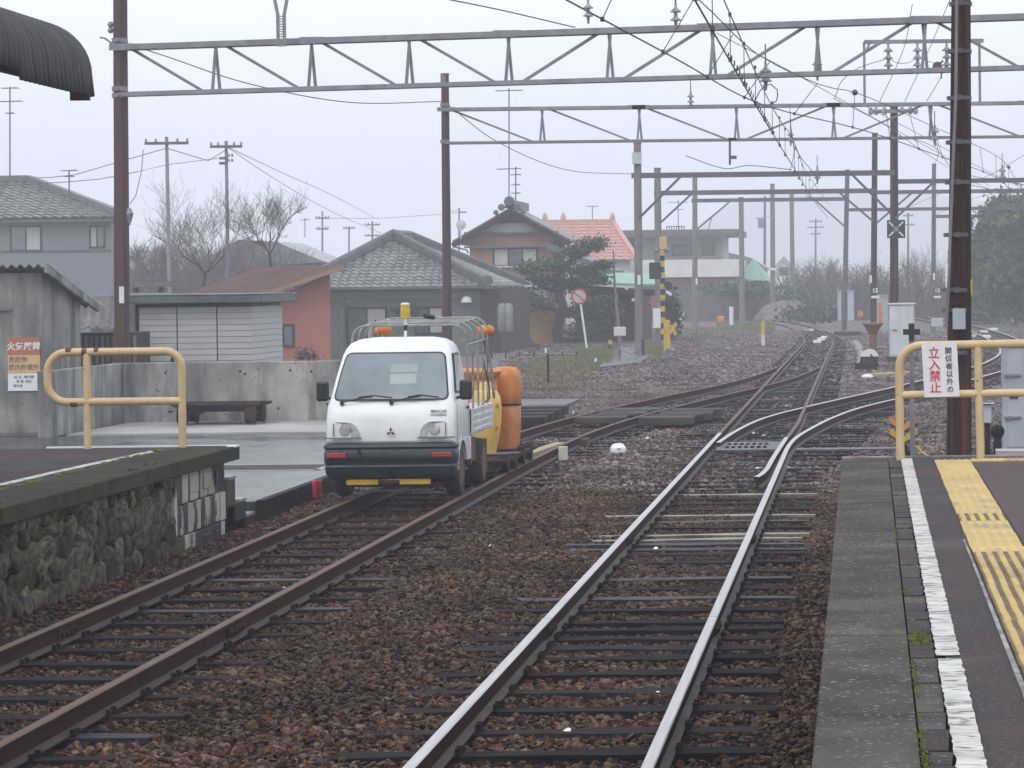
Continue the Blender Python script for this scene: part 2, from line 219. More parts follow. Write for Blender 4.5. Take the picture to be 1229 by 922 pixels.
# ---------------------------------------------------------------- object helpers
OFF = {}
def link(name, me, parent=None):
    o = bpy.data.objects.new(name, me); COL.objects.link(o)
    if parent: o.parent = parent
    return o
def thing(name, label, cat, loc=(0, 0, 0), group=None):
    o = link(name, None); o.location = loc; o.empty_display_size = .2
    o['label'] = label; o['category'] = cat
    if group: o['group'] = group
    OFF[o.name] = Vector(loc); return o
def tag(o, label, cat, group=None, kind=None):
    o['label'] = label; o['category'] = cat
    if group: o['group'] = group
    if kind: o['kind'] = kind
    return o
def struct(o): o['kind'] = 'structure'; return o
class MB:
    def __init__(s): s.v = []; s.f = []; s.m = []
    def add(s, vs, fs, mi=0):
        k = len(s.v); s.v += [tuple(p) for p in vs]; s.f += [[i + k for i in f] for f in fs]; s.m += [mi] * len(fs); return s
    def hexa(s, p, mi=0):   # 8 points: bottom ring then top ring
        return s.add(p, [(3, 2, 1, 0), (4, 5, 6, 7), (0, 1, 5, 4), (1, 2, 6, 5), (2, 3, 7, 6), (3, 0, 4, 7)], mi)
    def box(s, c, sz, rz=0, rx=0, ry=0, mi=0):
        x, y, z = (q / 2 for q in sz)
        p = [Vector(q) for q in ((-x, -y, -z), (x, -y, -z), (x, y, -z), (-x, y, -z), (-x, -y, z), (x, -y, z), (x, y, z), (-x, y, z))]
        if rz or rx or ry:
            r = Euler((rx, ry, rz)).to_matrix(); p = [r @ q for q in p]
        c = Vector(c); return s.hexa([q + c for q in p], mi)
    def b2(s, a, b, mi=0):  # box between two corners
        return s.box([(a[i] + b[i]) / 2 for i in range(3)], [abs(b[i] - a[i]) for i in range(3)], mi=mi)
    def beam(s, a, b, w, h=None, mi=0):
        a, b = Vector(a), Vector(b); h = h or w; d = (b - a).normalized(); up = Vector((0, 0, 1)) if abs(d.z) < .95 else Vector((0, 1, 0))
        sx = d.cross(up).normalized() * (w / 2); uz = sx.cross(d).normalized() * (h / 2)
        return s.hexa([a - sx - uz, a + sx - uz, a + sx + uz, a - sx + uz, b - sx - uz, b + sx - uz, b + sx + uz, b - sx + uz], mi)
    def tube(s, path, r, n=8, mi=0, cap=True):
        path = [Vector(p) for p in path]; k = len(s.v); m = len(path); prev = None
        for i, p in enumerate(path):
            d = (path[min(i + 1, m - 1)] - path[max(i - 1, 0)]).normalized()
            if prev is None:
                a = d.cross(Vector((0, 0, 1)) if abs(d.z) < .9 else Vector((1, 0, 0))).normalized()
            else:
                a = (prev - d * prev.dot(d)); a = a.normalized() if a.length > 1e-6 else d.orthogonal().normalized()
            prev = a; b = d.cross(a); rr = r[i] if isinstance(r, (list, tuple)) else r
            for j in range(n):
                t = 2 * math.pi * j / n; s.v.append(tuple(p + (a * math.cos(t) + b * math.sin(t)) * rr))
        for i in range(m - 1):
            for j in range(n):
                j2 = (j + 1) % n; s.f.append([k + i * n + j, k + i * n + j2, k + (i + 1) * n + j2, k + (i + 1) * n + j]); s.m.append(mi)
        if cap and n > 2:
            s.f.append([k + j for j in range(n)][::-1]); s.f.append([k + (m - 1) * n + j for j in range(n)]); s.m += [mi, mi]
        return s
    def lathe(s, prof, c, n=16, axis='z', mi=0):
        c = Vector(c); k = len(s.v)
        for r, h in prof:
            for j in range(n):
                t = 2 * math.pi * j / n; x, y = r * math.cos(t), r * math.sin(t)
                q = {'z': (x, y, h), 'y': (x, h, y), 'x': (h, x, y)}[axis]; s.v.append(tuple(c + Vector(q)))
        for i in range(len(prof) - 1):
            for j in range(n):
                j2 = (j + 1) % n; s.f.append([k + i * n + j, k + i * n + j2, k + (i + 1) * n + j2, k + (i + 1) * n + j]); s.m.append(mi)
        s.f.append([k + j for j in range(n)][::-1]); s.f.append([k + (len(prof) - 1) * n + j for j in range(n)]); s.m += [mi, mi]
        return s
    def prism(s, poly, axis, a, b, mi=0):  # poly in the two other axes
        k = len(s.v); n = len(poly)
        for h in (a, b):
            for p, q in poly: s.v.append({'x': (h, p, q), 'y': (p, h, q), 'z': (p, q, h)}[axis])
        s.f.append([k + i for i in range(n)]); s.f.append([k + n + i for i in range(n)][::-1]); s.m += [mi, mi]
        for i in range(n):
            j = (i + 1) % n; s.f.append([k + i, k + j, k + n + j, k + n + i]); s.m.append(mi)
        return s
    def build(s, name, m, parent=None, smooth=False, bev=0, local=False):
        off = Vector((0, 0, 0))
        if parent is not None:
            off = OFF.get(parent.name, Vector())
        if local: vs = s.v
        else: vs = [(v[0] - off[0], v[1] - off[1], v[2] - off[2]) for v in s.v]
        me = bpy.data.meshes.new(name); me.from_pydata(vs, [], s.f)
        ms = m if isinstance(m, (list, tuple)) else [m]
        for q in ms: me.materials.append(q)
        if len(ms) > 1: me.polygons.foreach_set('material_index', s.m)
        if smooth: me.polygons.foreach_set('use_smooth', [True] * len(me.polygons)); 
        me.update(); me.validate()
        import bmesh
        bm = bmesh.new(); bm.from_mesh(me); bmesh.ops.recalc_face_normals(bm, faces=bm.faces); bm.to_mesh(me); bm.free()
        if smooth:
            try: me.set_sharp_from_angle(angle=rad(40))
            except Exception: pass
        o = link(name, me, parent)
        OFF[o.name] = off
        if bev:
            bv = o.modifiers.new('bevel', 'BEVEL'); bv.width = bev; bv.segments = 2; bv.limit_method = 'ANGLE'
        return o
def solo(name, mb, m, label, cat, loc=None, group=None, kind=None, **k):
    # a thing that is one mesh: origin at loc
    if loc is not None:
        mb.v = [(v[0] - loc[0], v[1] - loc[1], v[2] - loc[2]) for v in mb.v]
    o = mb.build(name, m, **k)
    if loc is not None: o.location = loc; OFF[o.name] = Vector(loc)
    return tag(o, label, cat, group, kind)
def copy_tree(o, parent=None):
    c = o.copy(); COL.objects.link(c)
    if parent: c.parent = parent
    if o.name in OFF: OFF[c.name] = OFF[o.name]
    for ch in list(o.children): copy_tree(ch, c)
    return c
def text_mesh(body, size, m, parent, loc, name='lettering', space=1.0, extr=.002, face=0, sx=1.0, shear=0, bold=0.0):
    cu = bpy.data.curves.new(name, 'FONT'); cu.body = body; cu.size = size; cu.extrude = extr; cu.align_x = 'CENTER'; cu.align_y = 'CENTER'; cu.space_line = space; cu.shear = shear; cu.offset = bold; cu.resolution_u = 2
    t = bpy.data.objects.new('tmp', cu); COL.objects.link(t); bpy.context.view_layer.update()
    me = bpy.data.meshes.new_from_object(t.evaluated_get(bpy.context.evaluated_depsgraph_get())); bpy.data.objects.remove(t)
    mt = Matrix.Rotation(face, 4, 'Z') @ Matrix.Rotation(rad(90), 4, 'X') @ Matrix.Diagonal((sx, 1, 1, 1))
    me.transform(mt); off = OFF.get(parent.name, Vector())
    me.transform(Matrix.Translation(Vector(loc) - off)); me.materials.clear(); me.materials.append(m)
    o = link(name, me, parent); OFF[o.name] = off; return o
def spline(pts, step=1.0):
    # Catmull-Rom through 2D points ordered in y, resampled
    pts = [Vector((*p, 0)) if len(p) == 2 else Vector(p) for p in pts]; out = []
    q = [pts[0] * 2 - pts[1]] + pts + [pts[-1] * 2 - pts[-2]]
    for i in range(1, len(q) - 2):
        n = max(1, int((q[i + 1] - q[i]).length / step))
        for j in range(n):
            t = j / n; a, b, c, d = q[i - 1], q[i], q[i + 1], q[i + 2]
            out.append(.5 * ((2 * b) + (c - a) * t + (2 * a - 5 * b + 4 * c - d) * t * t + (3 * b - a - 3 * c + d) * t ** 3))
    out.append(pts[-1]); return out
def offset(path, o):
    r = []
    for i, p in enumerate(path):
        d = (path[min(i + 1, len(path) - 1)] - path[max(i - 1, 0)]).normalized(); r.append(p + Vector((d.y, -d.x, 0)) * o)
    return r
def leaves(n, pos_fn, size, flat=0.0):
    # n small leaf faces; pos_fn(k) -> (n,3) array
    p = pos_fn(n); n = len(p)
    a = NR.normal(size=(n, 3)); a[:, 2] *= (1 - flat); a /= np.linalg.norm(a, axis=1)[:, None]
    b = NR.normal(size=(n, 3)); b -= a * (a * b).sum(1)[:, None]; b /= np.linalg.norm(b, axis=1)[:, None]
    s = size * (.5 + NR.rand(n, 1)); a = a * s; b = b * s * .45
    v = np.stack([p - a, p + b, p + a, p - b], 1).reshape(-1, 3)
    f = np.arange(4 * n).reshape(n, 4); mb = MB(); mb.v = v.tolist(); mb.f = f.tolist(); mb.m = [0] * n
    return mb
def gauss(c, r):
    def fn(n): return np.array(c) + NR.normal(size=(n, 3)) * np.array(r) * .5
    return fn
def fastbuild(mb, name, m, parent=None):
    off = OFF.get(parent.name, Vector()) if parent else Vector()
    me = bpy.data.meshes.new(name); v = np.array(mb.v) - np.array(off); me.from_pydata(v.tolist(), [], mb.f); me.materials.append(m); me.update()
    o = link(name, me, parent); OFF[o.name] = off; return o
def ellip(c, r, shell=.55):
    def fn(n):
        d = NR.normal(size=(n, 3)); d /= np.linalg.norm(d, axis=1)[:, None]; q = shell + (1 - shell) * NR.rand(n, 1) ** .5
        return np.array(c) + d * q * np.array(r)
    return fn
# ================================================================ GROUND
def hgt(x, y):
    h = -.185 + .02 * mnoise.noise(Vector((x * .9, y * .5, 0))) + .012 * mnoise.noise(Vector((x * 3, y * 3, 5)))
    if y < 45: h += .035 * math.exp(-((x + 3.15) / .8) ** 2)     # heap between the two tracks
    if y > 60 and x < -2.5: h += min(.12, (y - 60) * .004)
    return h
xs = [-700, -300, -120, -60, -35, -22, -15] + list(np.arange(-12, 9.01, .25)) + [11, 15, 25, 50, 120, 300, 700]
ys = [-80, -20, 0, 5] + list(np.arange(9, 45, .25)) + list(np.arange(45, 130, 1.0)) + list(np.arange(130, 300, 6)) + [320, 400, 550, 800, 1400]
gb = MB()
for y in ys:
    for x in xs: gb.v.append((float(x), float(y), hgt(x, y) - .012 if -12 <= x <= 9 and 9 <= y <= 300 else -.2))
nx = len(xs)
for j in range(len(ys) - 1):
    for i in range(nx - 1): gb.f.append([j * nx + i, j * nx + i + 1, (j + 1) * nx + i + 1, (j + 1) * nx + i])
gb.m = [0] * len(gb.f)
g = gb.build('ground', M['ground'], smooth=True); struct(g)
# ================================================================ TRACKS
RAIL_PROF = [(-.054, -.14), (.054, -.14), (.054, -.13), (.010, -.112), (.008, -.04), (.030, -.03), (.032, -.006), (.026, 0), (-.026, 0), (-.032, -.006), (-.030, -.03), (-.008, -.04), (-.010, -.112), (-.054, -.13)]
def rail(path, parent, side, top, foot=M['rail_foot'], name='rail', zo=0.0):
    mb = MB(); n = len(RAIL_PROF)
    for i, p in enumerate(path):
        d = (path[min(i + 1, len(path) - 1)] - path[max(i - 1, 0)]).normalized(); r = Vector((d.y, -d.x, 0))
        for a, z in RAIL_PROF: mb.v.append(tuple(p + r * a + Vector((0, 0, z + zo))))
    for i in range(len(path) - 1):
        for j in range(n):
            j2 = (j + 1) % n; mb.f.append([i * n + j, i * n + j2, (i + 1) * n + j2, (i + 1) * n + j])
            mb.m.append(1 if j in (6, 7, 8) else (2 if j in (0, 1, 2, 12, 13) else 0))
    mb.f.append(list(range(n))[::-1]); mb.m.append(0); k = (len(path) - 1) * n; mb.f.append([k + j for j in range(n)]); mb.m.append(0)
    return mb.build(name, [side, top, foot], parent)
def line(x, y0, y1, step=2.0):
    n = max(1, int(abs(y1 - y0) / step)); return [Vector((x, y0 + (y1 - y0) * i / n, 0)) for i in range(n + 1)]
SLEEPERS = []   # (x, y, halflen) for keeping stones off
sl_meshes = {}
def sleeper_mesh(hl, w, kind):
    key = (round(hl, 2), round(w, 2), kind)
    if key not in sl_meshes:
        mb = MB(); n = 6; rr = random.Random(len(sl_meshes))
        for i in range(n + 1):
            x = -hl + 2 * hl * i / n
            for (yy, zz) in ((-w / 2, -.13), (w / 2, -.13), (w / 2 * (1 - rr.uniform(0, .12)), rr.uniform(-.008, .002)), (-w / 2 * (1 - rr.uniform(0, .12)), rr.uniform(-.008, .002))): mb.v.append((x, yy, zz))
        for i in range(n):
            for j in range(4): j2 = (j + 1) % 4; mb.f.append([i * 4 + j, i * 4 + j2, i * 4 + 4 + j2, i * 4 + 4 + j])
        mb.f += [[3, 2, 1, 0], [n * 4 + j for j in range(4)]]; mb.m = [0] * len(mb.f)
        o = mb.build('sleeper', M[kind], local=True); sl_meshes[key] = o.data; bpy.data.objects.remove(o)
    return sl_meshes[key]
def sleeper(parent, x, y, hl=1.05, w=.2, rz=0, kind='sleeper', z=-.142):
    if kind == 'sleeper' and R.random() < .2: kind = 'sleeper_wet'
    o = link('sleeper', sleeper_mesh(hl, w, kind), parent); o.location = Vector((x, y, z + R.uniform(-.006, .004))) - OFF[parent.name]
    o.rotation_euler = (0, R.uniform(-.006, .006), rz + R.uniform(-.012, .012)); SLEEPERS.append((x, y, hl, w, rz)); return o
def spikes(parent, pts):
    mb = MB()
    for (x, y) in pts:
        for sx in (-1, 1):
            for sy in (-.05, .05):
                mb.box((x + sx * .066, y + sy + R.uniform(-.02, .02), -.122), (.03, .026, .03 + R.uniform(0, .012)))
    o = mb.build('rail_spikes', M['blackiron'], parent); o['kind'] = 'stuff'
def fishplate(parent, x, y, side):
    mb = MB(); mb.box((x + side * .02, y, -.072), (.016, .46, .07))
    for k in range(4): mb.box((x + side * .034, y - .17 + k * .113, -.075), (.03, .034, .034), rx=.4)
    mb.build('fishplate', M['rail_side'], parent)
XL, XR = -2.155, -1.021
mt = thing('railway_track', 'straight main track with polished rail tops running beside the right platform', 'railway track', (-1.587, 20, -.14))
JY = [19.9, 26.8]
for X in (XL, XR):
    segs = [5.5, 19.9, 26.8, 44.6 if X == XL else 39.6]
    for a, b in zip(segs[:-1], segs[1:]): rail(line(X, a + .006, b - .006, 1.2), mt, M['rail_side'], M['rail_shine'])
for X in (XL, XR):
    for jy in JY: fishplate(mt, X, jy, 1); fishplate(mt, X, jy, -1)
far = [(0, 44.61), (0, 60), (0, 80), (0, 100), (0, 112), (-.12, 120), (-.62, 134), (-1.62, 155), (-3.0, 172), (-6, 195), (-12, 225)]
cpath = spline([(-1.588 + a, b) for a, b in far], 3.0)
rail(offset(cpath, -.567), mt, M['rail_side'], M['rail_rusttop'])
rail([Vector((-1.085, 43.2, 0))] + offset(cpath, .567)[1:], mt, M['rail_side'], M['rail_rusttop'])
y = 9.0; sp = []
while y < 42.5:
    hl = 1.05 if y < 38 else 1.2 + (y - 38) * .06
    near = min(abs(y - j) for j in JY)
    kind = 'sleeper_pale' if any(abs(y - q) < .36 for q in (27.9, 30.2, 33.4)) else 'sleeper'
    sleeper(mt, -1.64 + (0 if y < 38 else (y - 38) * .03) + R.uniform(-.07, .05), y, hl + .06, .20 if near > .5 else .23, kind=kind)
    if y < 34: sp += [(XL, y), (XR, y)]
    y += (.76 if near > 1 else .5) * R.uniform(.93, 1.07)
while y < 62:
    sleeper(mt, -1.45 + (y - 42) * .02, y, min(2.0, 1.35 + (y - 42) * .04), .2); y += .62
while y < 150:
    q = min(cpath, key=lambda p: abs(p.y - y)); sleeper(mt, q.x + (-.6 if 62 < y < 80 else 0), y, 1.1 if not 62 < y < 80 else 1.7, .22, rz=math.atan2(-(q.x + 1.6) * .012, 1)); y += .72
spikes(mt, sp)
# guard bar inside the right rail ahead of the switch
gr = rail(spline([(-1.235, 34.3), (-1.19, 34.9), (-1.160, 35.8), (-1.145, 38.6), (-1.10, 43.15)], .5), mt, M['rail_side'], M['rail_shine'], name='guard_rail')
# point rods between the rails
mb = MB()
for k in range(5): mb.tube([(XL + .1, 41.3 + k * .42, -.075), (XR - .1, 41.3 + k * .42, -.075)], .022, 6)
mb.tube([(XR + .1, 41.6, -.10), (.6, 41.6, -.10)], .025, 6)
mb.build('point_rod', M['steel'], mt)
mb = MB()
for k in range(14): mb.box((XL + .25 + (k % 7) * .09, 41.5 + (k // 7) * .75, -.06), (.05, .16, .05))
mb.build('slide_chair_bolts', M['rail_side'], mt)
# diverging track to the right
bt = thing('railway_track', 'polished track curving away to the right behind the railing', 'railway track', (1.45, 65, -.14))
bc = spline([(-1.587, 37.5), (-1.40, 44.5), (-1.07, 49.5), (-.56, 53), (.06, 56.6), (1.55, 65), (3.3, 76), (4.3, 84), (5.15, 95), (5.6, 110), (5.68, 131), (5.2, 160), (3.6, 200)], 1.2)
i0 = [i for i, p in enumerate(bc) if p.y > 44.4][0]; i1 = [i for i, p in enumerate(bc) if p.y > 68][0]
for s in (-1, 1):
    q = offset(bc, s * .567)
    if s > 0: q = spline([(XR, 39.612), (-1.012, 41.0), (-.965, 42.8), (-.83, 45.1), (-.49, 49.2), (-.03, 53), (.60, 56.6)], .6)[:-1] + [p for p in q if p.y > 56.6]
    k1 = [i for i, p in enumerate(q) if p.y > 68][0]; k0 = 0 if s > 0 else [i for i, p in enumerate(q) if p.y > 41.5][0]
    rail(q[k0:k1 + 1], bt, M['rail_side'], M['rail_shine']); rail(q[k1:], bt, M['rail_side'], M['rail_shine'])
    # pieces of check rail
y = 62.3
while y < 140:
    q = min(bc, key=lambda p: abs(p.y - y)); j = bc.index(q); d = (bc[min(j + 1, len(bc) - 1)] - bc[j - 1]); sleeper(bt, q.x, y, 1.1, .22, rz=-math.atan2(d.x, d.y)); y += .7
# siding with the truck
st = thing('railway_track', 'rust red siding under the small white truck bending right towards the main track', 'railway track', (-4.92, 25, -.14))
scp = [(-4.915, 6), (-4.915, 13), (-4.915, 30), (-4.90, 38), (-4.79, 44.8), (-4.46, 50.2), (-3.98, 55), (-3.38, 60), (-2.72, 65.2), (-2.08, 72), (-1.70, 79.5)]
sc = spline(scp, 1.2)
ja = [i for i, p in enumerate(sc) if p.y > 19.4][0]; jb = [i for i, p in enumerate(sc) if p.y > 40][0]
for s in (-1, 1):
    q = offset(sc, s * .575)
    for a, b in ((0, ja), (ja, jb), (jb, len(q) - 1)):
        seg = [p.copy() for p in q[a:b + 1]]; seg[0].y += .012; rail(seg, st, M['rail_side'], M['rail_rusttop'])
    for sd in (-1, 1): fishplate(st, q[ja].x, q[ja].y, sd)
y = 9.0; sp = []
while y < 80:
    q = min(sc, key=lambda p: abs(p.y - y)); j = sc.index(q); d = (sc[min(j + 1, len(sc) - 1)] - sc[max(j - 1, 0)])
    if not 49.2 < y < 55.2: sleeper(st, q.x, y, 1.06, .19, rz=-math.atan2(d.x, d.y))
    if y < 31: sp += [(q.x - .575, y), (q.x + .575, y)]
    y += .76 * R.uniform(.94, 1.06)
spikes(st, sp)
# ---- plank crossing over the siding
cr = thing('plank_crossing', 'dark timber foot crossing laid across the rusty siding behind the truck', 'crossing', (-4.5, 52, -.1))
for k in range(4):
    mb = MB(); mb.box((-7.0, 50.6 + k * 1.15, -.06 + .01 * k), (3.1, .85, .16)); mb.build('plank', M['blackiron'], cr, bev=.01)
for k in range(5):
    mb = MB(); cx = sc[[i for i, p in enumerate(sc) if p.y > 50.2 + k * .8][0]].x; mb.box((cx, 50.2 + k * .8, -.03), (.86, .7, .1)); mb.build('plank', M['blackiron'] if k % 2 else M['concrete_dark'], cr, bev=.01)
for k in range(5):
    mb = MB(); cx = sc[[i for i, p in enumerate(sc) if p.y > 50.0 + k * .8][0]].x; mb.box((cx + 1.15, 49.9 + k * .75, -.045), (.92, .68, .13)); mb.build('plank', M['blackiron'] if k % 2 else M['concrete_dark'], cr, bev=.01)
# ---- loose ballast stones
def gn_stones(name, pts, smin, smax, m, seed=0):
    me = bpy.data.meshes.new(name); me.from_pydata(pts, [], []); o = link(name, me)
    ng = bpy.data.node_groups.new(name, 'GeometryNodeTree'); ng.interface.new_socket(name='Geometry', in_out='INPUT', socket_type='NodeSocketGeometry'); ng.interface.new_socket(name='Geometry', in_out='OUTPUT', socket_type='NodeSocketGeometry')
    N, L = ng.nodes, ng.links; gi = N.new('NodeGroupInput'); go = N.new('NodeGroupOutput')
    join = N.new('GeometryNodeGeometryToInstance'); sm = N.new('GeometryNodeSetMaterial'); sm.inputs['Material'].default_value = m
    for k in range(5):
        ic = N.new('GeometryNodeMeshIcoSphere'); ic.inputs['Radius'].default_value = .5; ic.inputs['Subdivisions'].default_value = 1
        sp = N.new('GeometryNodeSetPosition'); rv = N.new('FunctionNodeRandomValue'); rv.data_type = 'FLOAT_VECTOR'
        rv.inputs[0].default_value = (-.17, -.17, -.17); rv.inputs[1].default_value = (.17, .17, .17); rv.inputs['Seed'].default_value = seed * 10 + k
        L.new(ic.outputs[0], sp.inputs[0]); L.new(rv.outputs[0], sp.inputs['Offset']); L.new(sp.outputs[0], join.inputs[0])
    iop = N.new('GeometryNodeInstanceOnPoints'); iop.inputs['Pick Instance'].default_value = True
    L.new(gi.outputs[0], iop.inputs['Points']); L.new(join.outputs[0], iop.inputs['Instance'])
    rr = N.new('FunctionNodeRandomValue'); rr.data_type = 'FLOAT_VECTOR'; rr.inputs[1].default_value = (.5, .5, 6.28); rr.inputs['Seed'].default_value = 3 + seed; L.new(rr.outputs[0], iop.inputs['Rotation'])
    rs = N.new('FunctionNodeRandomValue'); rs.data_type = 'FLOAT_VECTOR'; rs.inputs[0].default_value = (smin, smin, smin * .6); rs.inputs[1].default_value = (smax, smax, smax * .75); rs.inputs['Seed'].default_value = 9 + seed; L.new(rs.outputs[0], iop.inputs['Scale'])
    L.new(iop.outputs[0], sm.inputs[0]); L.new(sm.outputs[0], go.inputs[0])
    md = o.modifiers.new('stones', 'NODES'); md.node_group = ng; return o
from collections import defaultdict
SG = defaultdict(list)
for s in SLEEPERS: SG[int(s[1])].append(s)
def on_sleeper(x, y):
    for k in (int(y) - 1, int(y), int(y) + 1):
        for (sx, sy, hl, w_, rz) in SG.get(k, ()):
            if abs(x - sx) < hl + .02 and abs((y - sy) - math.tan(rz) * (x - sx)) < w_ / 2 + .012: return True
    return False
def right_lim(y): return -.2 if y < 25.1 else 3.2 + (y - 25) * .06
def left_lim(y): return -6.33 if y < 30 else (-6.35 if y < 49.5 else -12)
pts = []; den = 1150
n = int((34 - 12.5) * 9.4 * den * .62)
for _ in range(n):
    y = 12.5 + 21.5 * R.random() ** 1.0; x = R.uniform(-6.4, 2.2)
    if x < left_lim(y) or x > right_lim(y) or x < -1031 * y / 3500 - .3 or x > 225 * y / 3500 + .3: continue
    if on_sleeper(x, y) and R.random() > (.10 if abs(x + 1.587) < 1 or abs(x + 4.915) < 1 else .45): continue
    if x < -5.98 and R.random() < .4: continue
    if min(abs(x - XL), abs(x - XR), abs(x + 5.49), abs(x + 4.34)) < .055: continue
    pts.append((x, y, hgt(x, y) + R.uniform(-.008, .02)))
o = gn_stones('ballast_stones', pts, .020, .066, M['rock_near'], 1); tag(o, 'rust brown loose track ballast between and beside the near rails', 'gravel', kind='stuff')
pts = []
for _ in range(130000):
    y = 34 + 36 * R.random(); x = R.uniform(-12, 5.0)
    if x < left_lim(y) or x < -1031 * y / 3500 - .3 or x > 200 * y / 3500: continue
    if on_sleeper(x, y) and R.random() > .1: continue
    if 49.3 < y < 55 and -9 < x < -2.9: continue
    pts.append((x, y, hgt(x, y) + R.uniform(-.01, .02)))
o = gn_stones('ballast_stones', pts, .03, .085, M['rock_far'], 2); tag(o, 'greyer loose stones around the turnout and beyond the plank crossing', 'gravel', kind='stuff')
pts = []
for _ in range(46000):
    y = 31 + 28 * R.random(); x = R.uniform(-6.3, 3.0)
    if x < left_lim(y) or x < -1031 * y / 3500 - .3 or (on_sleeper(x, y)): continue
    if R.random() < (y - 34) / 26: continue
    pts.append((x, y, hgt(x, y) + R.uniform(-.005, .022)))
o = gn_stones('ballast_stones', pts, .03, .075, M['rock_near'], 4); tag(o, 'brown stones thinning out among the grey ones around the switch', 'gravel', kind='stuff')
pts = []
for _ in range(52000):
    y = 70 + 75 * R.random(); x = R.uniform(-14, 12)
    if x < -420 * y / 3500: continue
    if on_sleeper(x, y): continue
    pts.append((x, y, hgt(x, y) + R.uniform(-.01, .02)))
o = gn_stones('ballast_stones', pts, .06, .15, M['rock_far'], 3); tag(o, 'pale distant gravel around the far bend of the tracks', 'gravel', kind='stuff')
pts = [(R.uniform(-6, -.3), R.uniform(13, 60), -.16) for _ in range(34)]
o = gn_stones('pale_stones', pts, .05, .09, M['whitewall'], 5); tag(o, 'scattered whitish stones lying on the dark ballast', 'stones', kind='stuff')
# ================================================================ RIGHT PLATFORM
PZ = .76; PE = 25.06
def sk(x, y): return x + (y - 9) / 16 * .055 if x > -.1 else x
pf = thing('platform', 'right hand platform with dark concrete coping, cracked white line and asphalt top', 'platform', (1.5, 16, 0))
mb = MB(); mb.b2((-.14, 3, -.25), (8, PE - .02, PZ - .10)); mb.build('retaining_wall', M['concrete_dark'], pf)
mb = MB(); mb.b2((.33, 3, PZ - .101), (8, PE - .03, PZ - .004)); mb.build('asphalt_surface', M['platform_asphalt'], pf)
mb = MB(); mb.b2((.93, 3, PZ - .0035), (8, PE - .035, PZ - .001)); mb.build('brown_paving', M['brown_paving'], pf)
js = [3, 5.6, 7.9, 10.15, 12.42, 12.98, 15.3, 17.6, 19.95, 22.5, PE]
for a, b in zip(js[:-1], js[1:]):
    mb = MB(); z0, z1 = PZ - .10, PZ + R.uniform(-.003, .003)
    mb.hexa([(-.165, a + .006, z0), (sk(.175, a), a + .006, z0), (sk(.175, b), b - .006, z0), (-.165, b - .006, z0), (-.165, a + .006, z1), (sk(.175, a), a + .006, z1), (sk(.175, b), b - .006, z1), (-.165, b - .006, z1)])
    mb.build('coping_slab', M['coping'], pf, bev=.008)
yy = 3.0
while yy < PE - .4:   # strip of cracked blocks between coping and line
    ln = R.uniform(.25, .75); b = min(yy + ln, PE - .05); mb = MB(); z1 = PZ - R.uniform(.002, .012)
    mb.hexa([(sk(.182, yy), yy + .01, PZ - .1), (sk(.285, yy) + R.uniform(-.008, 0), yy + .01, PZ - .1), (sk(.285, b), b - .01, PZ - .1), (sk(.182, b), b - .01, PZ - .1),
             (sk(.182, yy), yy + .01, z1), (sk(.28, yy) + R.uniform(-.01, 0), yy + .014, z1), (sk(.285, b), b - .014, z1), (sk(.182, b), b - .01, z1)])
    mb.build('edge_block', M['platform_asphalt'] if R.random() < .6 else M['coping'], pf); yy = b
mb = MB(); k = 440
for i in range(k + 1):
    y = 3 + (PE - .12 - 3) * i / k; q = .006 * mnoise.noise(Vector((0, y * 9, 1))) + R.uniform(-.0025, .0025); q2 = .006 * mnoise.noise(Vector((5, y * 9, 1))) + R.uniform(-.0025, .0025); mb.v += [(sk(.285, y) + q, y, PZ + .001), (sk(.38, y) + q2, y, PZ + .001)]
for i in range(k):
    if not (11.6 < 3 + (PE - 3.12) * i / k < 11.68): mb.f.append([2 * i, 2 * i + 1, 2 * i + 3, 2 * i + 2]); mb.m.append(0)
mb.build('white_line', M['whitepaint'], pf)
mb = MB(); mb.b2((-.165, PE - .02, PZ - .12), (8, PE + .05, PZ + .012)); mb.build('end_kerb', M['concrete'], pf, bev=.008)
def pts_fn(spec):
    def fn(n): return np.concatenate([np.array(c) + NR.normal(size=(k, 3)) * np.array(s) for c, s, k in spec])
    return fn
lf = leaves(1, pts_fn([((.235, 12.3, PZ), (.022, .09, .002), 700), ((.19, 9.0, PZ), (.008, .45, .002), 500), ((.195, 11.1, PZ), (.005, .3, .002), 250), ((.21, 14.2, PZ), (.012, .06, .002), 150), ((.20, 17.5, PZ), (.006, .3, .002), 150)]), .006); o = fastbuild(lf, 'moss_patch', M['moss'], pf); o['kind'] = 'stuff'
# tactile paving
tm = None
def tile_mesh(worn):
    mb = MB(); mb.box((0, 0, .0), (.296, .296, .012))
    for i in range(5):
        for j in range(5):
            x, y = -.12 + .06 * i, -.12 + .06 * j; r, q = (.019, .014) if worn else (.016, .010); k = len(mb.v)
            for rr, zz in ((r, .006), (q, .0115)):
                for t in range(6): mb.v.append((x + rr * math.cos(t * 1.047), y + rr * math.sin(t * 1.047), zz))
            for t in range(6): t2 = (t + 1) % 6; mb.f.append([k + t, k + t2, k + 6 + t2, k + 6 + t]); mb.m.append(1)
            mb.f.append([k + 6 + t for t in range(6)]); mb.m.append(1)
    o = mb.build('tactile_tile', [M['tactile_base'], M['tactile']] if worn else [M['tactile'], M['tactile']], local=True); me = o.data; bpy.data.objects.remove(o); return me
tn, tw = tile_mesh(False), tile_mesh(True)
tp = thing('tactile_paving', 'strip of yellow dotted tactile tiles along the right platform turning right at its end', 'tactile paving', (.75, 16, PZ), None)
y = 8.2
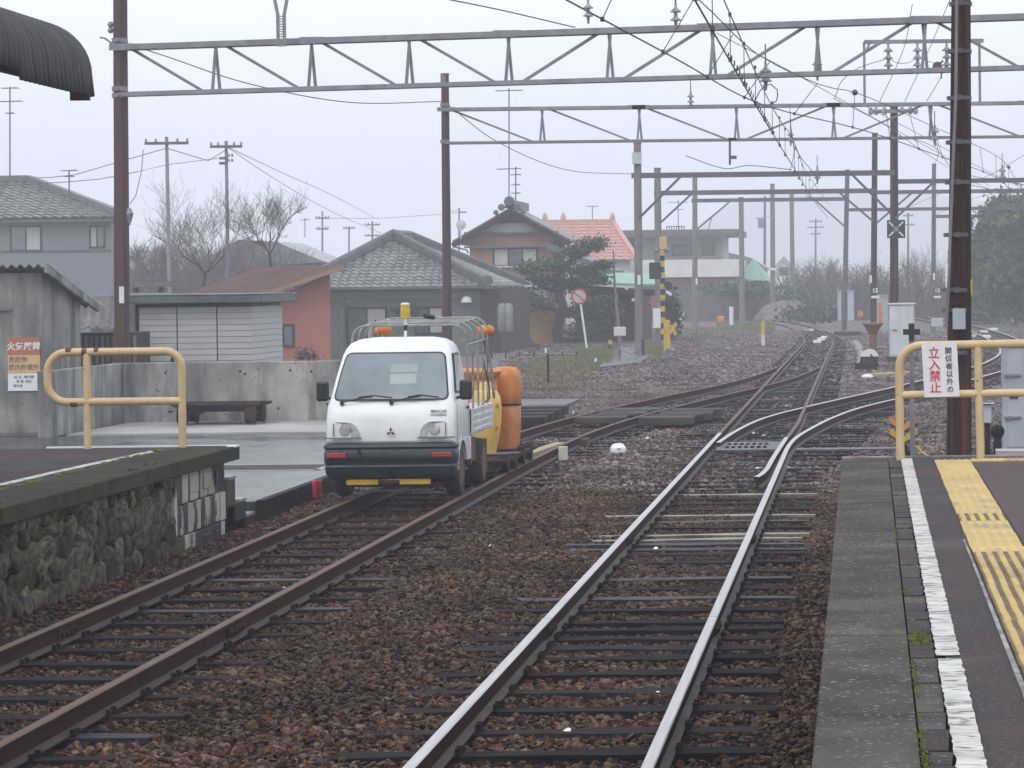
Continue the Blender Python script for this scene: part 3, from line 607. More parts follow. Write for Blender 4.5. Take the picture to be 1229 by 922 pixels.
while y < PE - .45:
    o = link('tactile_tile', tw if y < 16.3 else (tw if 18.2 < y < 18.9 else tn), tp); o.location = Vector((.755 + .012 * (y - 9) / 16 + R.uniform(-.003, .003), y, PZ + .001)) - OFF[tp.name]; y += .3
x = .77 + .3
while x < 3.2:
    o = link('tactile_tile', tn, tp); o.location = Vector((x, PE - .55, PZ + .001)) - OFF[tp.name]; x += .3
mb = MB(); mb.hexa([(.572, 8, PZ - .003), (.60, 8, PZ - .003), (.60, 17, PZ - .003), (.59, 17, PZ - .003), (.572, 8, PZ + .002), (.60, 8, PZ + .002), (.60, 17, PZ + .002), (.59, 17, PZ + .002)]); mb.build('pale_edging', M['concrete'], tp)
# railing at the platform end
def tube_arc(c, r, a0, a1, n, y):
    return [(c[0] + r * math.cos(a0 + (a1 - a0) * i / n), y, c[1] + r * math.sin(a0 + (a1 - a0) * i / n)) for i in range(n + 1)]
RY = 24.85; rt = PZ + .965
rr_ = thing('safety_railing', 'cream yellow tube railing at the end of the right platform carrying the no entry notice', 'railing', (1.4, RY, PZ))
xl = .335
mb = MB(); mb.tube([(xl, RY, PZ - .02), (xl, RY, rt - .22)] + tube_arc((xl + .19, rt - .19), .19, math.pi, math.pi / 2, 8, RY) + [(2.9, RY, rt + .02)], .036, 12); mb.build('top_rail', M['railing'], rr_, smooth=True)
mb = MB(); mb.tube([(xl, RY, PZ + .545), (2.9, RY, PZ + .565)], .033, 12); mb.build('middle_rail', M['railing'], rr_, smooth=True)
for X in (1.02, 2.3):
    mb = MB(); mb.tube([(X, RY, PZ - .02), (X - .015, RY, rt)], .034, 12); mb.build('post', M['railing'], rr_, smooth=True)
# notice
sg = thing('notice_board', 'white notice with red and black Japanese characters hung on the cream railing', 'sign', (.73, RY - .05, 1.5))
mb = MB(); mb.hexa([(.545, RY - .052, 1.285), (.845, RY - .052, 1.29), (.845, RY - .046, 1.29), (.545, RY - .046, 1.285), (.525, RY - .052, 1.745), (.825, RY - .052, 1.75), (.825, RY - .046, 1.75), (.525, RY - .046, 1.745)]); mb.build('panel', M['signwhite'], sg)
for i, ch in enumerate('立入禁止'): text_mesh(ch, .102, M['signred'], sg, (.630 + i * .004, RY - .054, 1.655 - i * .098), 'lettering', bold=.001)
for i, ch in enumerate('関係者以外の'): text_mesh(ch, .062, M['signink'], sg, (.752 + i * .003, RY - .054, 1.675 - i * .0655), 'lettering', bold=.0006)
# ================================================================ LEFT PLATFORM
LZ = .68; LE = 29.75
lp = thing('platform', 'left hand platform with dark coping on a cobble and block retaining wall', 'platform', (-8, 22, 0))
mb = MB(); mb.b2((-6.9, 4, LZ - .14), (-14, LE - .1, LZ - .004)); mb.build('asphalt_surface', M['platform_asphalt'], lp)
js = [4, 9, 13, 16.2, 18.9, 21.5, 24.1, 26.8, LE]
for a, b in zip(js[:-1], js[1:]): mb = MB(); mb.b2((-6.335, a + .005, LZ - .14), (-6.9, b - .005, LZ + R.uniform(-.003, .003))); mb.build('coping_slab', M['coping_dark'], lp, bev=.012)
mb = MB(); k = 60
for i in range(k + 1):
    y = 5 + (28.9 - 5) * i / k; x = -7.04 + max(0, (y - 26) * .035) ; mb.v += [(x + R.uniform(-.008, .008), y, LZ + .003), (x - .10 + R.uniform(-.008, .008), y, LZ + .003)]
for i in range(k): mb.f.append([2 * i, 2 * i + 1, 2 * i + 3, 2 * i + 2])
mb.m = [0] * k; mb.build('white_line', M['whitepaint'], lp)
mb = MB(); mb.b2((-6.40, LE - .03, LZ - .02), (-8.3, LE + .02, LZ + .008)); mb.b2((-6.336, LE - .25, LZ - .015), (-6.42, LE + .01, LZ + .008)); mb.build('white_nosing', M['white'], lp)
mb = MB(); mb.b2((-6.475, 4, -.4), (-13.5, LE - .45, LZ - .141)); mb.build('retaining_wall', M['mortar'], lp)
mb = MB()
for _ in range(150): yq = R.uniform(12, 29); mb.box((-6.92 - R.uniform(0, .12), yq, LZ), (R.uniform(.02, .06), R.uniform(.05, .3), .008), rz=R.uniform(-.2, .2))
o = mb.build('moss_patch', M['moss'], lp); o['kind'] = 'stuff'
# cobbles: about ten lumpy stone shapes shared by all
def cobble():
    import bmesh
    bm = bmesh.new(); bmesh.ops.create_icosphere(bm, subdivisions=3, radius=1); sx = [R.uniform(.75, 1.1) for _ in range(3)]; sd = R.uniform(0, 99)
    for v in bm.verts:
        p = v.co; k = 1 + .34 * mnoise.noise(p * 1.3 + Vector((sd, 0, 0))) + .045 * mnoise.noise(p * 4.5 + Vector((sd, 3, 0))); v.co = Vector((p.x * sx[0], p.y * sx[1], p.z * sx[2])) * k
        for ax in range(3): v.co[ax] = max(-.78, min(.78, v.co[ax])) / .78 * .9
    me = bpy.data.meshes.new('stone'); bm.to_mesh(me); bm.free(); me.polygons.foreach_set('use_smooth', [True] * len(me.polygons)); me.materials.append(M['stone']); return me
CB = [cobble() for _ in range(10)]
zrow = -.22; r_ = 0
while zrow < LZ - .18:
    hz = R.uniform(.07, .105); y = 19.2 + R.uniform(0, .3)
    while y < 27.0:
        hy = R.uniform(.11, .21)
        if y + hy * 2 > 27.08: hy = max(.08, (27.08 - y) / 2)
        o = link('stone', R.choice(CB), lp); o.location = Vector((-6.50 + R.uniform(-.02, .035) + (.10 - .1 * (zrow + .2)), y + hy, zrow + hz + R.uniform(-.03, .03))) - OFF[lp.name]
        o.scale = (R.uniform(.045, .075), hy * 1.12, hz * R.uniform(1.1, 1.4)); o.rotation_euler = (R.uniform(-.6, .6), R.uniform(-.15, .15), R.uniform(-.2, .2)); y += 2 * hy * .94
    zrow += 2 * hz * .88; r_ += 1
# block section
yb = [27.22, 27.8, 28.35, 28.9, 29.2, 29.45]
mb = MB(); mb.b2((-6.38, 27.10, -.25), (-6.56, 27.2, LZ - .141)); mb.build('concrete_pier', M['block'], lp, bev=.01)
for (za, zb) in ((-.22, -.06), (-.045, .235), (.25, .535)):
    for a, b in zip(yb[:-1], yb[1:]):
        mb = MB(); mb.b2((-6.42 + R.uniform(-.008, .008), a + .012, za), (-6.60, b - .012, zb)); mb.b2((-6.412, a + .10, za + .07), (-6.5, b - .12, zb - .06)); mb.build('concrete_block', M['block'], lp, bev=.008)
mb = MB(); mb.b2((-6.47, LE - .42, -.3), (-13.5, LE - .2, LZ - .141)); mb.build('end_wall', M['concrete_dark'], lp)
for i, (zt, yt) in enumerate(((.36, 30.0), (.10, 30.5), (-.08, 31.0))):
    mb = MB(); mb.b2((-6.44, 29.6, -.3), (-8, yt, zt - .03)); mb.build('step', M['concrete_dark'], lp, bev=.01)
    mb = MB(); mb.b2((-6.43, yt - .35, zt - .029), (-7.6, yt + .01, zt)); mb.build('step_edge', M['apron'], lp)
# left railing loop
LY = 29.5; lt = LZ + .975
lr = thing('safety_railing', 'cream yellow railing with rounded loop end on the left platform edge', 'railing', (-7.4, LY, LZ))
xa, xm, xb = -8.24, -7.82, -6.86
lo = LZ + .47; rc = (lt - lo) / 2
pth = [(xb, LY, LZ - .02), (xb, LY, lt - .2)] + tube_arc((xb - .17, lt - .17), .17, 0, math.pi / 2, 8, LY) + [(xa + rc, LY, lt)] + tube_arc((xa + .22, lt - .2), .2, math.pi / 2, math.pi, 6, LY)[1:] + tube_arc((xa + .22, lo + .2), .2, math.pi, math.pi * 1.5, 6, LY) + [(xb, LY, lo)]
mb = MB(); mb.tube(pth, .04, 12); mb.build('rail_loop', M['railing'], lr, smooth=True)
mb = MB(); mb.tube([(xm, LY, LZ - .02), (xm, LY, lt)], .038, 12); mb.build('post', M['railing'], lr, smooth=True)
mb = MB()
for q in [(xm - .02, lt + .0, .05), (-8.0, lt + .01, .05), (-7.95, lo - .01, .06), (-7.72, lt + .005, .04)]: mb.lathe([(.005, -q[2]), (.0415, -q[2] * .5), (.0415, q[2] * .5), (.005, q[2])], (q[0], LY, q[1]), 10, 'x')
mb.build('rust_patch', M['rust_spot'], lr)
# ================================================================ APRON, KERB, LOW WALL
mb = MB(); mb.b2((-6.42, 30.9, -.28), (-16, 45.5, .02)); mb.b2((-6.42, 31.0, .021), (-6.9, 45.5, .024))
a = mb.build('apron', M['asphalt_wet'], bev=.01); struct(a)
mb = MB(); mb.b2((-5.98, 45.51, -.28), (-12.4, 49.9, .045)); a = mb.build('pavement', M['apron']); struct(a)
mb = MB(); mb.b2((-12.41, 45.51, -.28), (-30, 60, .03)); a = mb.build('pavement', M['asphalt_wet']); struct(a)
mb = MB(); mb.b2((-6.33, 30.9, -.3), (-6.419, 45.4, .035)); kb = solo('kerb', mb, M['blackiron'], 'black timber kerb edging the wet apron beside the siding', 'kerb', (-6.37, 38, -.3), bev=.006)
mk = MB(); mk.lathe([(.028, 0), (.03, .18), (.022, .2)], (-6.28, 33.5, -.13), 10); solo('marker_peg', mk, M['pink'], 'bright pink peg standing against the black apron kerb', 'peg', (-6.28, 33.5, -.13))
mk = MB(); mk.box((-6.3, 33.9, -.05), (.05, .07, .19)); solo('marker_peg', mk, M['redlens'], 'dull red peg between the pink peg and the truck', 'peg', (-6.3, 33.9, -.14))
mk = MB(); mk.box((-6.30, 36.0, -.06), (.045, .16, .2)); solo('marker_peg', mk, M['redlens'], 'red marker beside the front left wheel of the truck', 'peg', (-6.3, 36, -.16))
dc = thing('drain_cover', 'rectangular drain cover with pale frame sunk in the wet apron', 'drain cover', (-7.2, 36.6, .02))
mb = MB()
for (a, b) in (((-8.35, 36.1), (-6.7, 36.18)), ((-8.35, 37.3), (-6.7, 37.36)), ((-6.78, 36.1), (-6.7, 37.36)), ((-8.35, 36.1), (-8.27, 37.36))): mb.b2((*a, .018), (*b, .03))
mb.build('frame', M['apron'], dc); mb = MB(); mb.b2((-8.26, 36.19, .0), (-6.79, 37.29, .026)); mb.build('lid', M['concrete_dark'], dc)
lw = thing('concrete_wall', 'low stained concrete wall behind the flat cart on the apron', 'wall', (-12, 49.5, 0))
mb = MB(); mb.b2((-12.52, 49.5, -.2), (-6.9, 49.7, 1.05)); mb.build('long_section', M['concrete'], lw, bev=.015)
mb = MB(); mb.b2((-12.52, 45.0, -.2), (-12.70, 49.70, 1.048)); mb.build('return_section', M['concrete'], lw, bev=.015)
mb = MB()
for _ in range(14): x = R.uniform(-12.3, -8.4); mb.lathe([(.022, -.004), (.022, .004)], (x, 49.497, R.choice((.25, .32, .9, .87)) + R.uniform(-.03, .03)), 8, 'y')
mb.build('tie_holes', M['black'], lw)
# flat cart
fc = thing('flat_cart', 'low brown wooden flat cart parked against the concrete wall', 'cart', (-10.6, 48.6, .05))
for k in range(7):
    mb = MB(); y0 = 48.05 + k * .16; mb.box((-10.62 + R.uniform(-.03, .03), y0 + .08, .375 + R.uniform(-.006, .006)), (1.42, .15, .035)); mb.build('deck_plank', M['brownwood'], fc)
mb = MB()
for y0 in (48.2, 48.95): mb.b2((-11.22, y0, .26), (-10.0, y0 + .08, .357))
for x0 in (-11.15, -10.15): mb.b2((x0, 48.1, .20), (x0 + .1, 49.1, .259))
mb.build('frame', M['blackiron'], fc)
for x0 in (-11.19, -10.07):
    for y0 in (48.12, 48.9): mb = MB(); mb.lathe([(.02, -.07), (.14, -.07), (.14, .05), (.16, .055), (.16, .075), (.02, .075)], (x0, y0, .205), 16, 'x'); mb.build('wheel', M['blackiron'] if x0 < -10.5 else M['brownwood'], fc)
mb = MB(); mb.tube([(-11.36, 48.3, .34), (-11.2, 48.3, .345), (-10.0, 48.3, .35), (-9.86, 48.3, .40)], .012, 6); mb.build('tie_bar', M['blackiron'], fc)
# small concrete hut
hut = thing('concrete_hut', 'stained concrete store hut with corrugated roof at the left edge', 'hut', (-14, 46.6, 0))
mb = MB(); mb.hexa([(-17, 46.6, -.2), (-13.06, 46.6, -.2), (-13.06, 48.9, -.2), (-17, 48.9, -.2), (-17, 46.6, 2.58), (-13.06, 46.6, 2.58), (-13.06, 48.9, 2.08), (-17, 48.9, 2.08)]); mb.build('wall', M['concrete'], hut)
def corr_sheet(mb, p0, pu, pv, amp, period, th=.012):
    # corrugated sheet: waves run along pu, sheet extends pv
    p0, pu, pv = Vector(p0), Vector(pu), Vector(pv); L_ = pu.length; n = int(L_ / period * 6); nrm = pu.cross(pv).normalized(); k = len(mb.v)
    for i in range(n + 1):
        h = nrm * (amp * math.sin(i / 6 * 2 * math.pi)); a = p0 + pu * (i / n) + h
        for q in (a, a + pv, a - nrm * th, a + pv - nrm * th): mb.v.append(tuple(q))
    for i in range(n):
        a, b = k + i * 4, k + i * 4 + 4
        mb.f += [[a, b, b + 1, a + 1], [a + 2, a + 3, b + 3, b + 2], [a, a + 2, b + 2, b], [a + 1, b + 1, b + 3, a + 3]]; mb.m += [0] * 4
mb = MB(); corr_sheet(mb, (-17, 46.3, 2.69), (4.12, 0, 0), (0, 3.1, -.66), .03, .14); mb.build('corrugated_roof', M['corr'], hut)
mb = MB(); mb.hexa([(-12.93, 46.28, 2.58), (-12.87, 46.28, 2.58), (-12.87, 49.4, 1.93), (-12.93, 49.4, 1.93), (-12.93, 46.28, 2.70), (-12.87, 46.28, 2.70), (-12.87, 49.4, 2.05), (-12.93, 49.4, 2.05)]); mb.build('barge_board', M['concrete'], hut)
mb = MB(); mb.b2((-14.2, 46.55, 1.98), (-13.55, 46.6, 2.02)); mb.build('ledge', M['concrete'], hut)
hs = thing('warning_sign', 'faded red, orange and white fire warning sign on the concrete hut', 'sign', (-13.4, 46.58, 1.2))
y0 = 46.575
def px3(x, y): q = P(x, y, y0); return q.x, q.z
xa_, zt = px3(9, 405); xb_, z1 = px3(48, 426); _, z2 = px3(48, 448); _, z3 = px3(48, 469)
for (a, b, m_) in ((zt, z1 + .004, 'signbrick'), (z1, z2 + .004, 'signorange'), (z2, z3, 'signwhite')): mb = MB(); mb.b2((xa_, y0, a), (xb_, 46.598, b)); mb.build('panel', M[m_], hs)
cx_ = (xa_ + xb_) / 2
text_mesh('火気厳禁', .135, M['signwhite'], hs, (cx_, y0 - .002, (zt + z1) / 2 - .01), bold=.003)
text_mesh('危険物', .10, M['signgrey'], hs, (cx_ - .09, y0 - .002, z1 - .075), bold=.001)
text_mesh('屋内貯蔵所', .098, M['signgrey'], hs, (cx_, y0 - .002, z1 - .20), bold=.001)
text_mesh('品 名  第四類', .055, M['signgrey'], hs, (cx_, y0 - .002, z2 - .06)); text_mesh('数 量  指定', .05, M['signgrey'], hs, (cx_, y0 - .002, z2 - .13)); text_mesh('責任者', .05, M['signgrey'], hs, (cx_ - .1, y0 - .002, z2 - .20))
# ================================================================ OVERHEAD LINE STRUCTURES
GZ = -.2
def pole_at(px, ytop, d, wpx, m, label, name='pole', zt=None, xb=None, ybase=None, taper=.8, extra=None, cat='pole', group=None):
    t = P(px, ytop, d); xb = xb if xb is not None else px
    b = P(xb, 400, d); r = wpx * d / FPX / 2
    root = thing(name, label, cat, (b.x, d, GZ), group)
    top = Vector((t.x, d, zt if zt is not None else t.z)); bot = Vector((b.x, d, GZ - .1)); n = 9; path = []; rs = []
    for i in range(n + 1):
        q = bot.lerp(top, i / n); wv = .012 * r * 8 * math.sin(i * 1.7 + px) if m in (M['redbrown'], M['darkpole']) else 0
        path.append(q + Vector((wv * .12, 0, 0))); rs.append(r * (1 - (1 - taper) * i / n))
    mb = MB(); mb.tube(path, rs, 14); o = mb.build('shaft', m, root, smooth=True)
    mb = MB(); mb.lathe([(r * taper * 1.1, -.03), (r * taper * 1.1, .015)], tuple(top), 14); mb.build('cap', M['steel2'], root)
    return root, bot, top, r
def band(root, p, r, m='steel', h=.04):
    mb = MB(); mb.lathe([(r + .012, -h), (r + .012, h)], tuple(p), 14); mb.box((p[0], p[1] - r - .03, p[2]), (.05, .05, .05)); mb.build('band', M[m], root)
# truss girder between two points
def truss(root, A, B, top_z, bot_z, n, w=.085, flip=None, y_sag=0, dep=.5):
    A, B = Vector(A), Vector(B)
    at = lambda t, z: Vector((A.x + (B.x - A.x) * t, A.y + (B.y - A.y) * t, z))
    mb = MB(); mb.beam(at(0, top_z), at(1, top_z), .30, w * 1.1); mb.build('top_chord', M['steel'], root)
    mb = MB(); mb.beam(at(0, bot_z), at(1, bot_z), .26, w * .85); mb.build('bottom_chord', M['steel'], root)
    for i in range(1, n):
        t = i / n; mb = MB()
        for o in (-.10, .10): mb.beam(at(t, bot_z) + Vector((o * .45, o, 0)), at(t, top_z) + Vector((-o * .25, o, 0)), .05, .035)
        mb.build('vertical_strut', M['steel'], root)
    for i in range(n):
        dn = flip(i) if flip else True; a, b = (at(i / n + .008, top_z), at((i + 1) / n - .012, bot_z)) if dn else (at(i / n + .012, bot_z), at((i + 1) / n - .008, top_z))
        mb = MB(); mb.beam(a, b, .05, .045); mb.build('diagonal_strut', M['steel'], root)
    for i in range(n):
        if R.random() < .9: t = (i + (.98 if i % 2 else .02)) / n; mb = MB(); c = at(t, top_z); mb.box((c.x, c.y - .16, c.z), (.42, .02, w * 1.35)); mb.build('gusset', M['steel'], root)
p1, b1, t1, r1 = pole_at(144, -60, 51, 19, M['redbrown'], 'tall reddish wooden mast behind the concrete wall at left', 'overhead_line_mast', taper=.85, xb=146)
for y in (49, 56, 107, 115): band(p1, P(144, y, 51), r1 * .93)
mb = MB(); q = P(146, 354, 50.82); mb.box((q.x, q.y, q.z), (.085, .012, .29)); mb.build('number_plate', M['signwhite'], p1)
mb = MB(); mb.tube([P(134, 52, 51), P(126, 46, 51), P(120, 45, 51)], .02, 6); mb.lathe([(.03, 0), (.06, .05), (.03, .1), (.06, .15), (.03, .2)], P(133, 40, 51), 8); mb.lathe([(.05, -.25), (.09, -.1), (.05, .0)], P(154, 250, 51), 8); mb.beam(P(146, 255, 51), P(156, 262, 51), .08); mb.build('insulator', M['porcelain'], p1)
tr1 = thing('overhead_gantry', 'nearest pale steel truss gantry spanning all the tracks across the top', 'gantry', (-5, 49, 6.1))
A1, B1 = Vector((-12.85, 51, 0)), Vector((4.6, 46.6, 0))
truss(tr1, A1, B1, 6.53, 5.71, 10, .088, flip=lambda i: i < 4 or i > 7)
mb = MB(); c = P(341, 40, 50)
for s in (-1, 1):
    mb.box((c.x + s * .055, 49.75, 6.68), (.055, .03, .52)); mb.beam((c.x + s * .05, 49.75, 6.93), (c.x + s * .16, 49.75, 7.5), .055, .03)
for k in range(12): mb.box((c.x, 49.74, 6.45 + k * .043), (.08, .02, .018))
mb.box((c.x, 49.75, 6.44), (.16, .035, .05)); mb.build('perforated_hanger', M['steel'], tr1)
p2, b2_, t2, r2 = pole_at(534, 89, 69.6, 11.5, M['redbrown'], 'dark red wooden mast rising behind the truck', 'overhead_line_mast', taper=.8, xb=537)
for y in (126, 170): band(p2, P(534, y, 69.6), r2 * .9)
mb = MB(); mb.lathe([(r2 * .84, -.1), (r2 * .84, .13)], P(533.5, 95, 69.6), 14); mb.build('pale_collar', M['conpole'], p2)
tr2 = thing('overhead_gantry', 'second steel truss gantry with a small frame of insulators standing on it', 'gantry', (-2, 69.6, 6.1))
A2, B2 = Vector((P(534, 130, 69.6).x, 69.6, 0)), Vector((6.4, 69.6, 0))
truss(tr2, A2, B2, 6.52, 5.72, 7, .072, flip=lambda i: i not in (3, 4) and i != 6)
mb = MB(); z1 = P(1037, 51, 69.6).z; xa, xb = P(1037, 51, 69.6).x, P(1150, 51, 69.6).x
mb.beam((xa, 69.5, 6.5), (xa, 69.5, z1), .06); mb.beam((xa, 69.5, z1), (xb + .6, 69.5, z1), .09); mb.beam((xa, 69.5, z1 - .3), (xa + .15, 69.5, z1), .05); mb.beam((xb + .5, 69.5, 6.5), (xb + .5, 69.5, z1), .06); mb.build('insulator_frame', M['steel'], tr2)
def insulator(parent, p, n=3, s=1.0, name='insulator'):
    mb = MB(); p = Vector(p); pr = [(.02 * s, 0), (.02 * s, -.06 * s)]
    for k in range(n): z = -.08 * s - k * .13 * s; pr += [(.03 * s, z), (.085 * s, z - .05 * s), (.085 * s, z - .065 * s), (.03 * s, z - .07 * s)]
    pr += [(.015 * s, pr[-1][1] - .12 * s)]; mb.lathe(pr[::-1], tuple(p), 10); return mb.build(name, M['porcelain'], parent)
for x in (1066, 1101, 1136): q = P(x, 52, 69.5); insulator(tr2, (q.x, 69.5, z1 - .04), 3, 1.35)
mb = MB(); q = P(1125, 81, 60)
# foreground dark mast at right
bm_, bb, bt, br = pole_at(1154, -80, 27.5, 33, M['darkpole'], 'thick dark creosoted wooden mast behind the railing at right', 'overhead_line_mast', taper=.68, xb=1147)
for y in (5, 62, 118, 171, 219, 282, 348, 372, 423): 
    t = (y + 80) / 480; q = bt.lerp(bb, min(1, t)); band(bm_, (q.x, q.y, P(1150, y, 27.5).z), br * (.70 + .27 * t), 'steel2', .018)
mb = MB(); mb.tube([P(1149, -60, 27.32), P(1147, 120, 27.3), P(1143, 220, 27.3), P(1136, 395, 27.3)], .015, 8); mb.build('conduit', M['conpole'], bm_, smooth=True)
mb = MB(); q = P(1151, 383, 27.28); mb.box(tuple(q), (.12, .06, .195)); mb.build('junction_box', M['cabgrey'], bm_, bev=.006)
mb = MB(); q = P(1152, 363, 27.3); mb.box(tuple(q), (.19, .03, .045)); mb.build('wood_plate', M['brownwood'], bm_)
mb = MB(); q = P(1136.5, 330, 27.3); mb.box(tuple(q), (.03, .02, .22)); mb.build('white_plate', M['signwhite'], bm_)
mb = MB(); q = P(1166, 345, 27.4); mb.box(tuple(q), (.012, .02, .15)); mb.build('yellow_plate', M['yellow'], bm_)
# concrete and wooden masts further away
G1 = 'masts of the overhead line beyond the second gantry'
dd = [
 (765, 172, 98, 10.5, 'conpole', 'pale concrete mast standing at the edge of the paved path', 767),
 (789, 202, 112, 9.5, 'conpole', 'concrete mast directly beside the crossing signal post', 791),
 (834, 212, 150, 7, 'conpole', 'slim grey mast in front of the white two storey building', 834),
 (889.5, 237, 165, 7, 'conpole', 'mast left of the pale green roof', 891),
 (927, 221, 185, 6.5, 'conpole', 'mast just right of the pale green roof with a white band', 928),
 (950, 230, 190, 6, 'conpole', 'mast between the pale green roof and the bare thicket', 952),
 (1017, 204, 140, 6.5, 'steel2', 'slender dark mast above the pair of pale cabinets', 1013),
 (1050, 160, 125, 8, 'darkpole', 'dark wooden mast carrying the black number 15 plate', 1048),
 (1073, 128, 100, 11, 'darkpole', 'dark mast with the square cross marked signal board', 1073),
 (1121, 197, 140, 6, 'steel2', 'slender mast partly behind the thick dark mast', 1120),
]
PL = {}
for (px, yt, d, w_, mm, lab, xb) in dd:
    PL[px] = pole_at(px, yt, d, w_, M[mm], lab, 'overhead_line_mast', xb=xb, taper=.85, group=None)
mb = MB(); q = P(764.5, 190, 97.8); mb.box(tuple(q), (.3, .2, .38)); mb.build('white_box', M['cabwhite'], PL[765][0])
mb = MB(); q = P(927.5, 323, 184.7); mb.box(tuple(q), (.34, .1, .15)); mb.build('number_plate', M['signwhite'], PL[927][0])
for px, x, d in ((1050, 1050.5, 124.7), (1121, 1125, 139.7)):
    mb = MB(); q = P(x, 349, d); mb.box(tuple(q), (.34, .03, .26)); mb.build('number_plate', M['black'], PL[px][0]); text_mesh('15', .27, M['signwhite'], PL[px][0], (q.x, q.y - .03, q.z), bold=.01)
    mb = MB(); q = P(x, 356.5, d); mb.box(tuple(q), (.34, .03, .11)); mb.build('lower_plate', M['signwhite'], PL[px][0])
for px, x, y, d in ((765, 767, 336, 97.7), (1050, 1045, 335, 124.7), (1121, 1121, 332, 139.7), (834, 836, 338, 149.7)): mb = MB(); q = P(x, y, d); mb.box(tuple(q), (.1, .02, .32)); mb.build('white_plate', M['signwhite'], PL[px][0])
r = PL[1073][0]
mb = MB(); a, b = P(1043, 134, 99.8), P(1101, 133, 99.8); mb.beam(a, b, .10, .12); mb.build('cross_arm', M['steel'], r)
a, b = P(1045, 134, 99.6), P(1099, 133, 99.6)
for t in (0, .12, .3, .7, .88, 1): q = a.lerp(b, t); mb = MB(); mb.lathe([(.06, -.12), (.09, 0), (.05, .14)], tuple(q), 8); mb.build('insulator', M['porcelain'], r)
sb = thing('signal_board', 'square black signal board with pale diagonal marks on the dark mast', 'signal', P(1075.5, 275, 99.3))
q = P(1075.5, 275, 99.3); mb = MB(); mb.box(tuple(q), (.62, .12, .62)); mb.build('backboard', M['black'], sb, bev=.02)
for s in (-1, 1):
    for u_ in (-1, 1): mb = MB(); mb.beam(q + Vector((s * .09, -.08, u_ * .09)), q + Vector((s * .24, -.08, u_ * .24)), .02, .05); mb.build('diagonal_mark', M['signwhite'], sb)
mb = MB(); mb.lathe([(.09, -.03), (.09, .03)], q + Vector((0, -.08, 0)), 14, 'y'); mb.build('lens', M['steel'], sb)
# single beam portals with knee braces
def portal(label, x0, x1, y0, y1, d, braces, w=.1):
    a, b = P(x0, y0, d), P(x1, y1, d); b.z = a.z; root = thing('portal_beam', label, 'gantry', (a + b) / 2)
    mb = MB(); mb.beam(a, b, w, w * 1.1); mb.build('beam', M['steel2'], root)
    for (xa, ya, xb, yb) in braces: mb = MB(); mb.beam(P(xa, ya, d - .1), P(xb, yb, d - .1), .08); mb.build('knee_brace', M['steel2'], root)
    return root
portal('first single steel beam with long knee braces above the path side mast', 758, 1074, 211, 207, 98, [(767, 262, 818, 211), (1020, 207, 1069, 256)], .16)
portal('second single beam reaching from the mast by the crossing signal', 785, 1052, 232, 228, 118, [(790, 270, 831, 232), (1006, 230, 1048, 266)], .17)
portal('third single beam in front of the white building', 830, 1018, 241, 240, 145, [(837, 275, 875, 243), (978, 240, 1015, 273)], .17)
portal('right hand beam crossing behind the thick dark mast', 1078, 1260, 218, 219, 100, [(1075, 262, 1119, 220)], .14)
portal('lower right hand beam with a brace to the mast', 1052, 1260, 231, 231, 124, [(1052, 268, 1094, 232)], .15)
portal('small distant beam between two slender masts', 1018, 1262, 252, 247, 139, [], .14)
portal('most distant beam right of the dark mast', 1122, 1262, 260, 259, 160, [(1168, 284, 1200, 260)], .16)
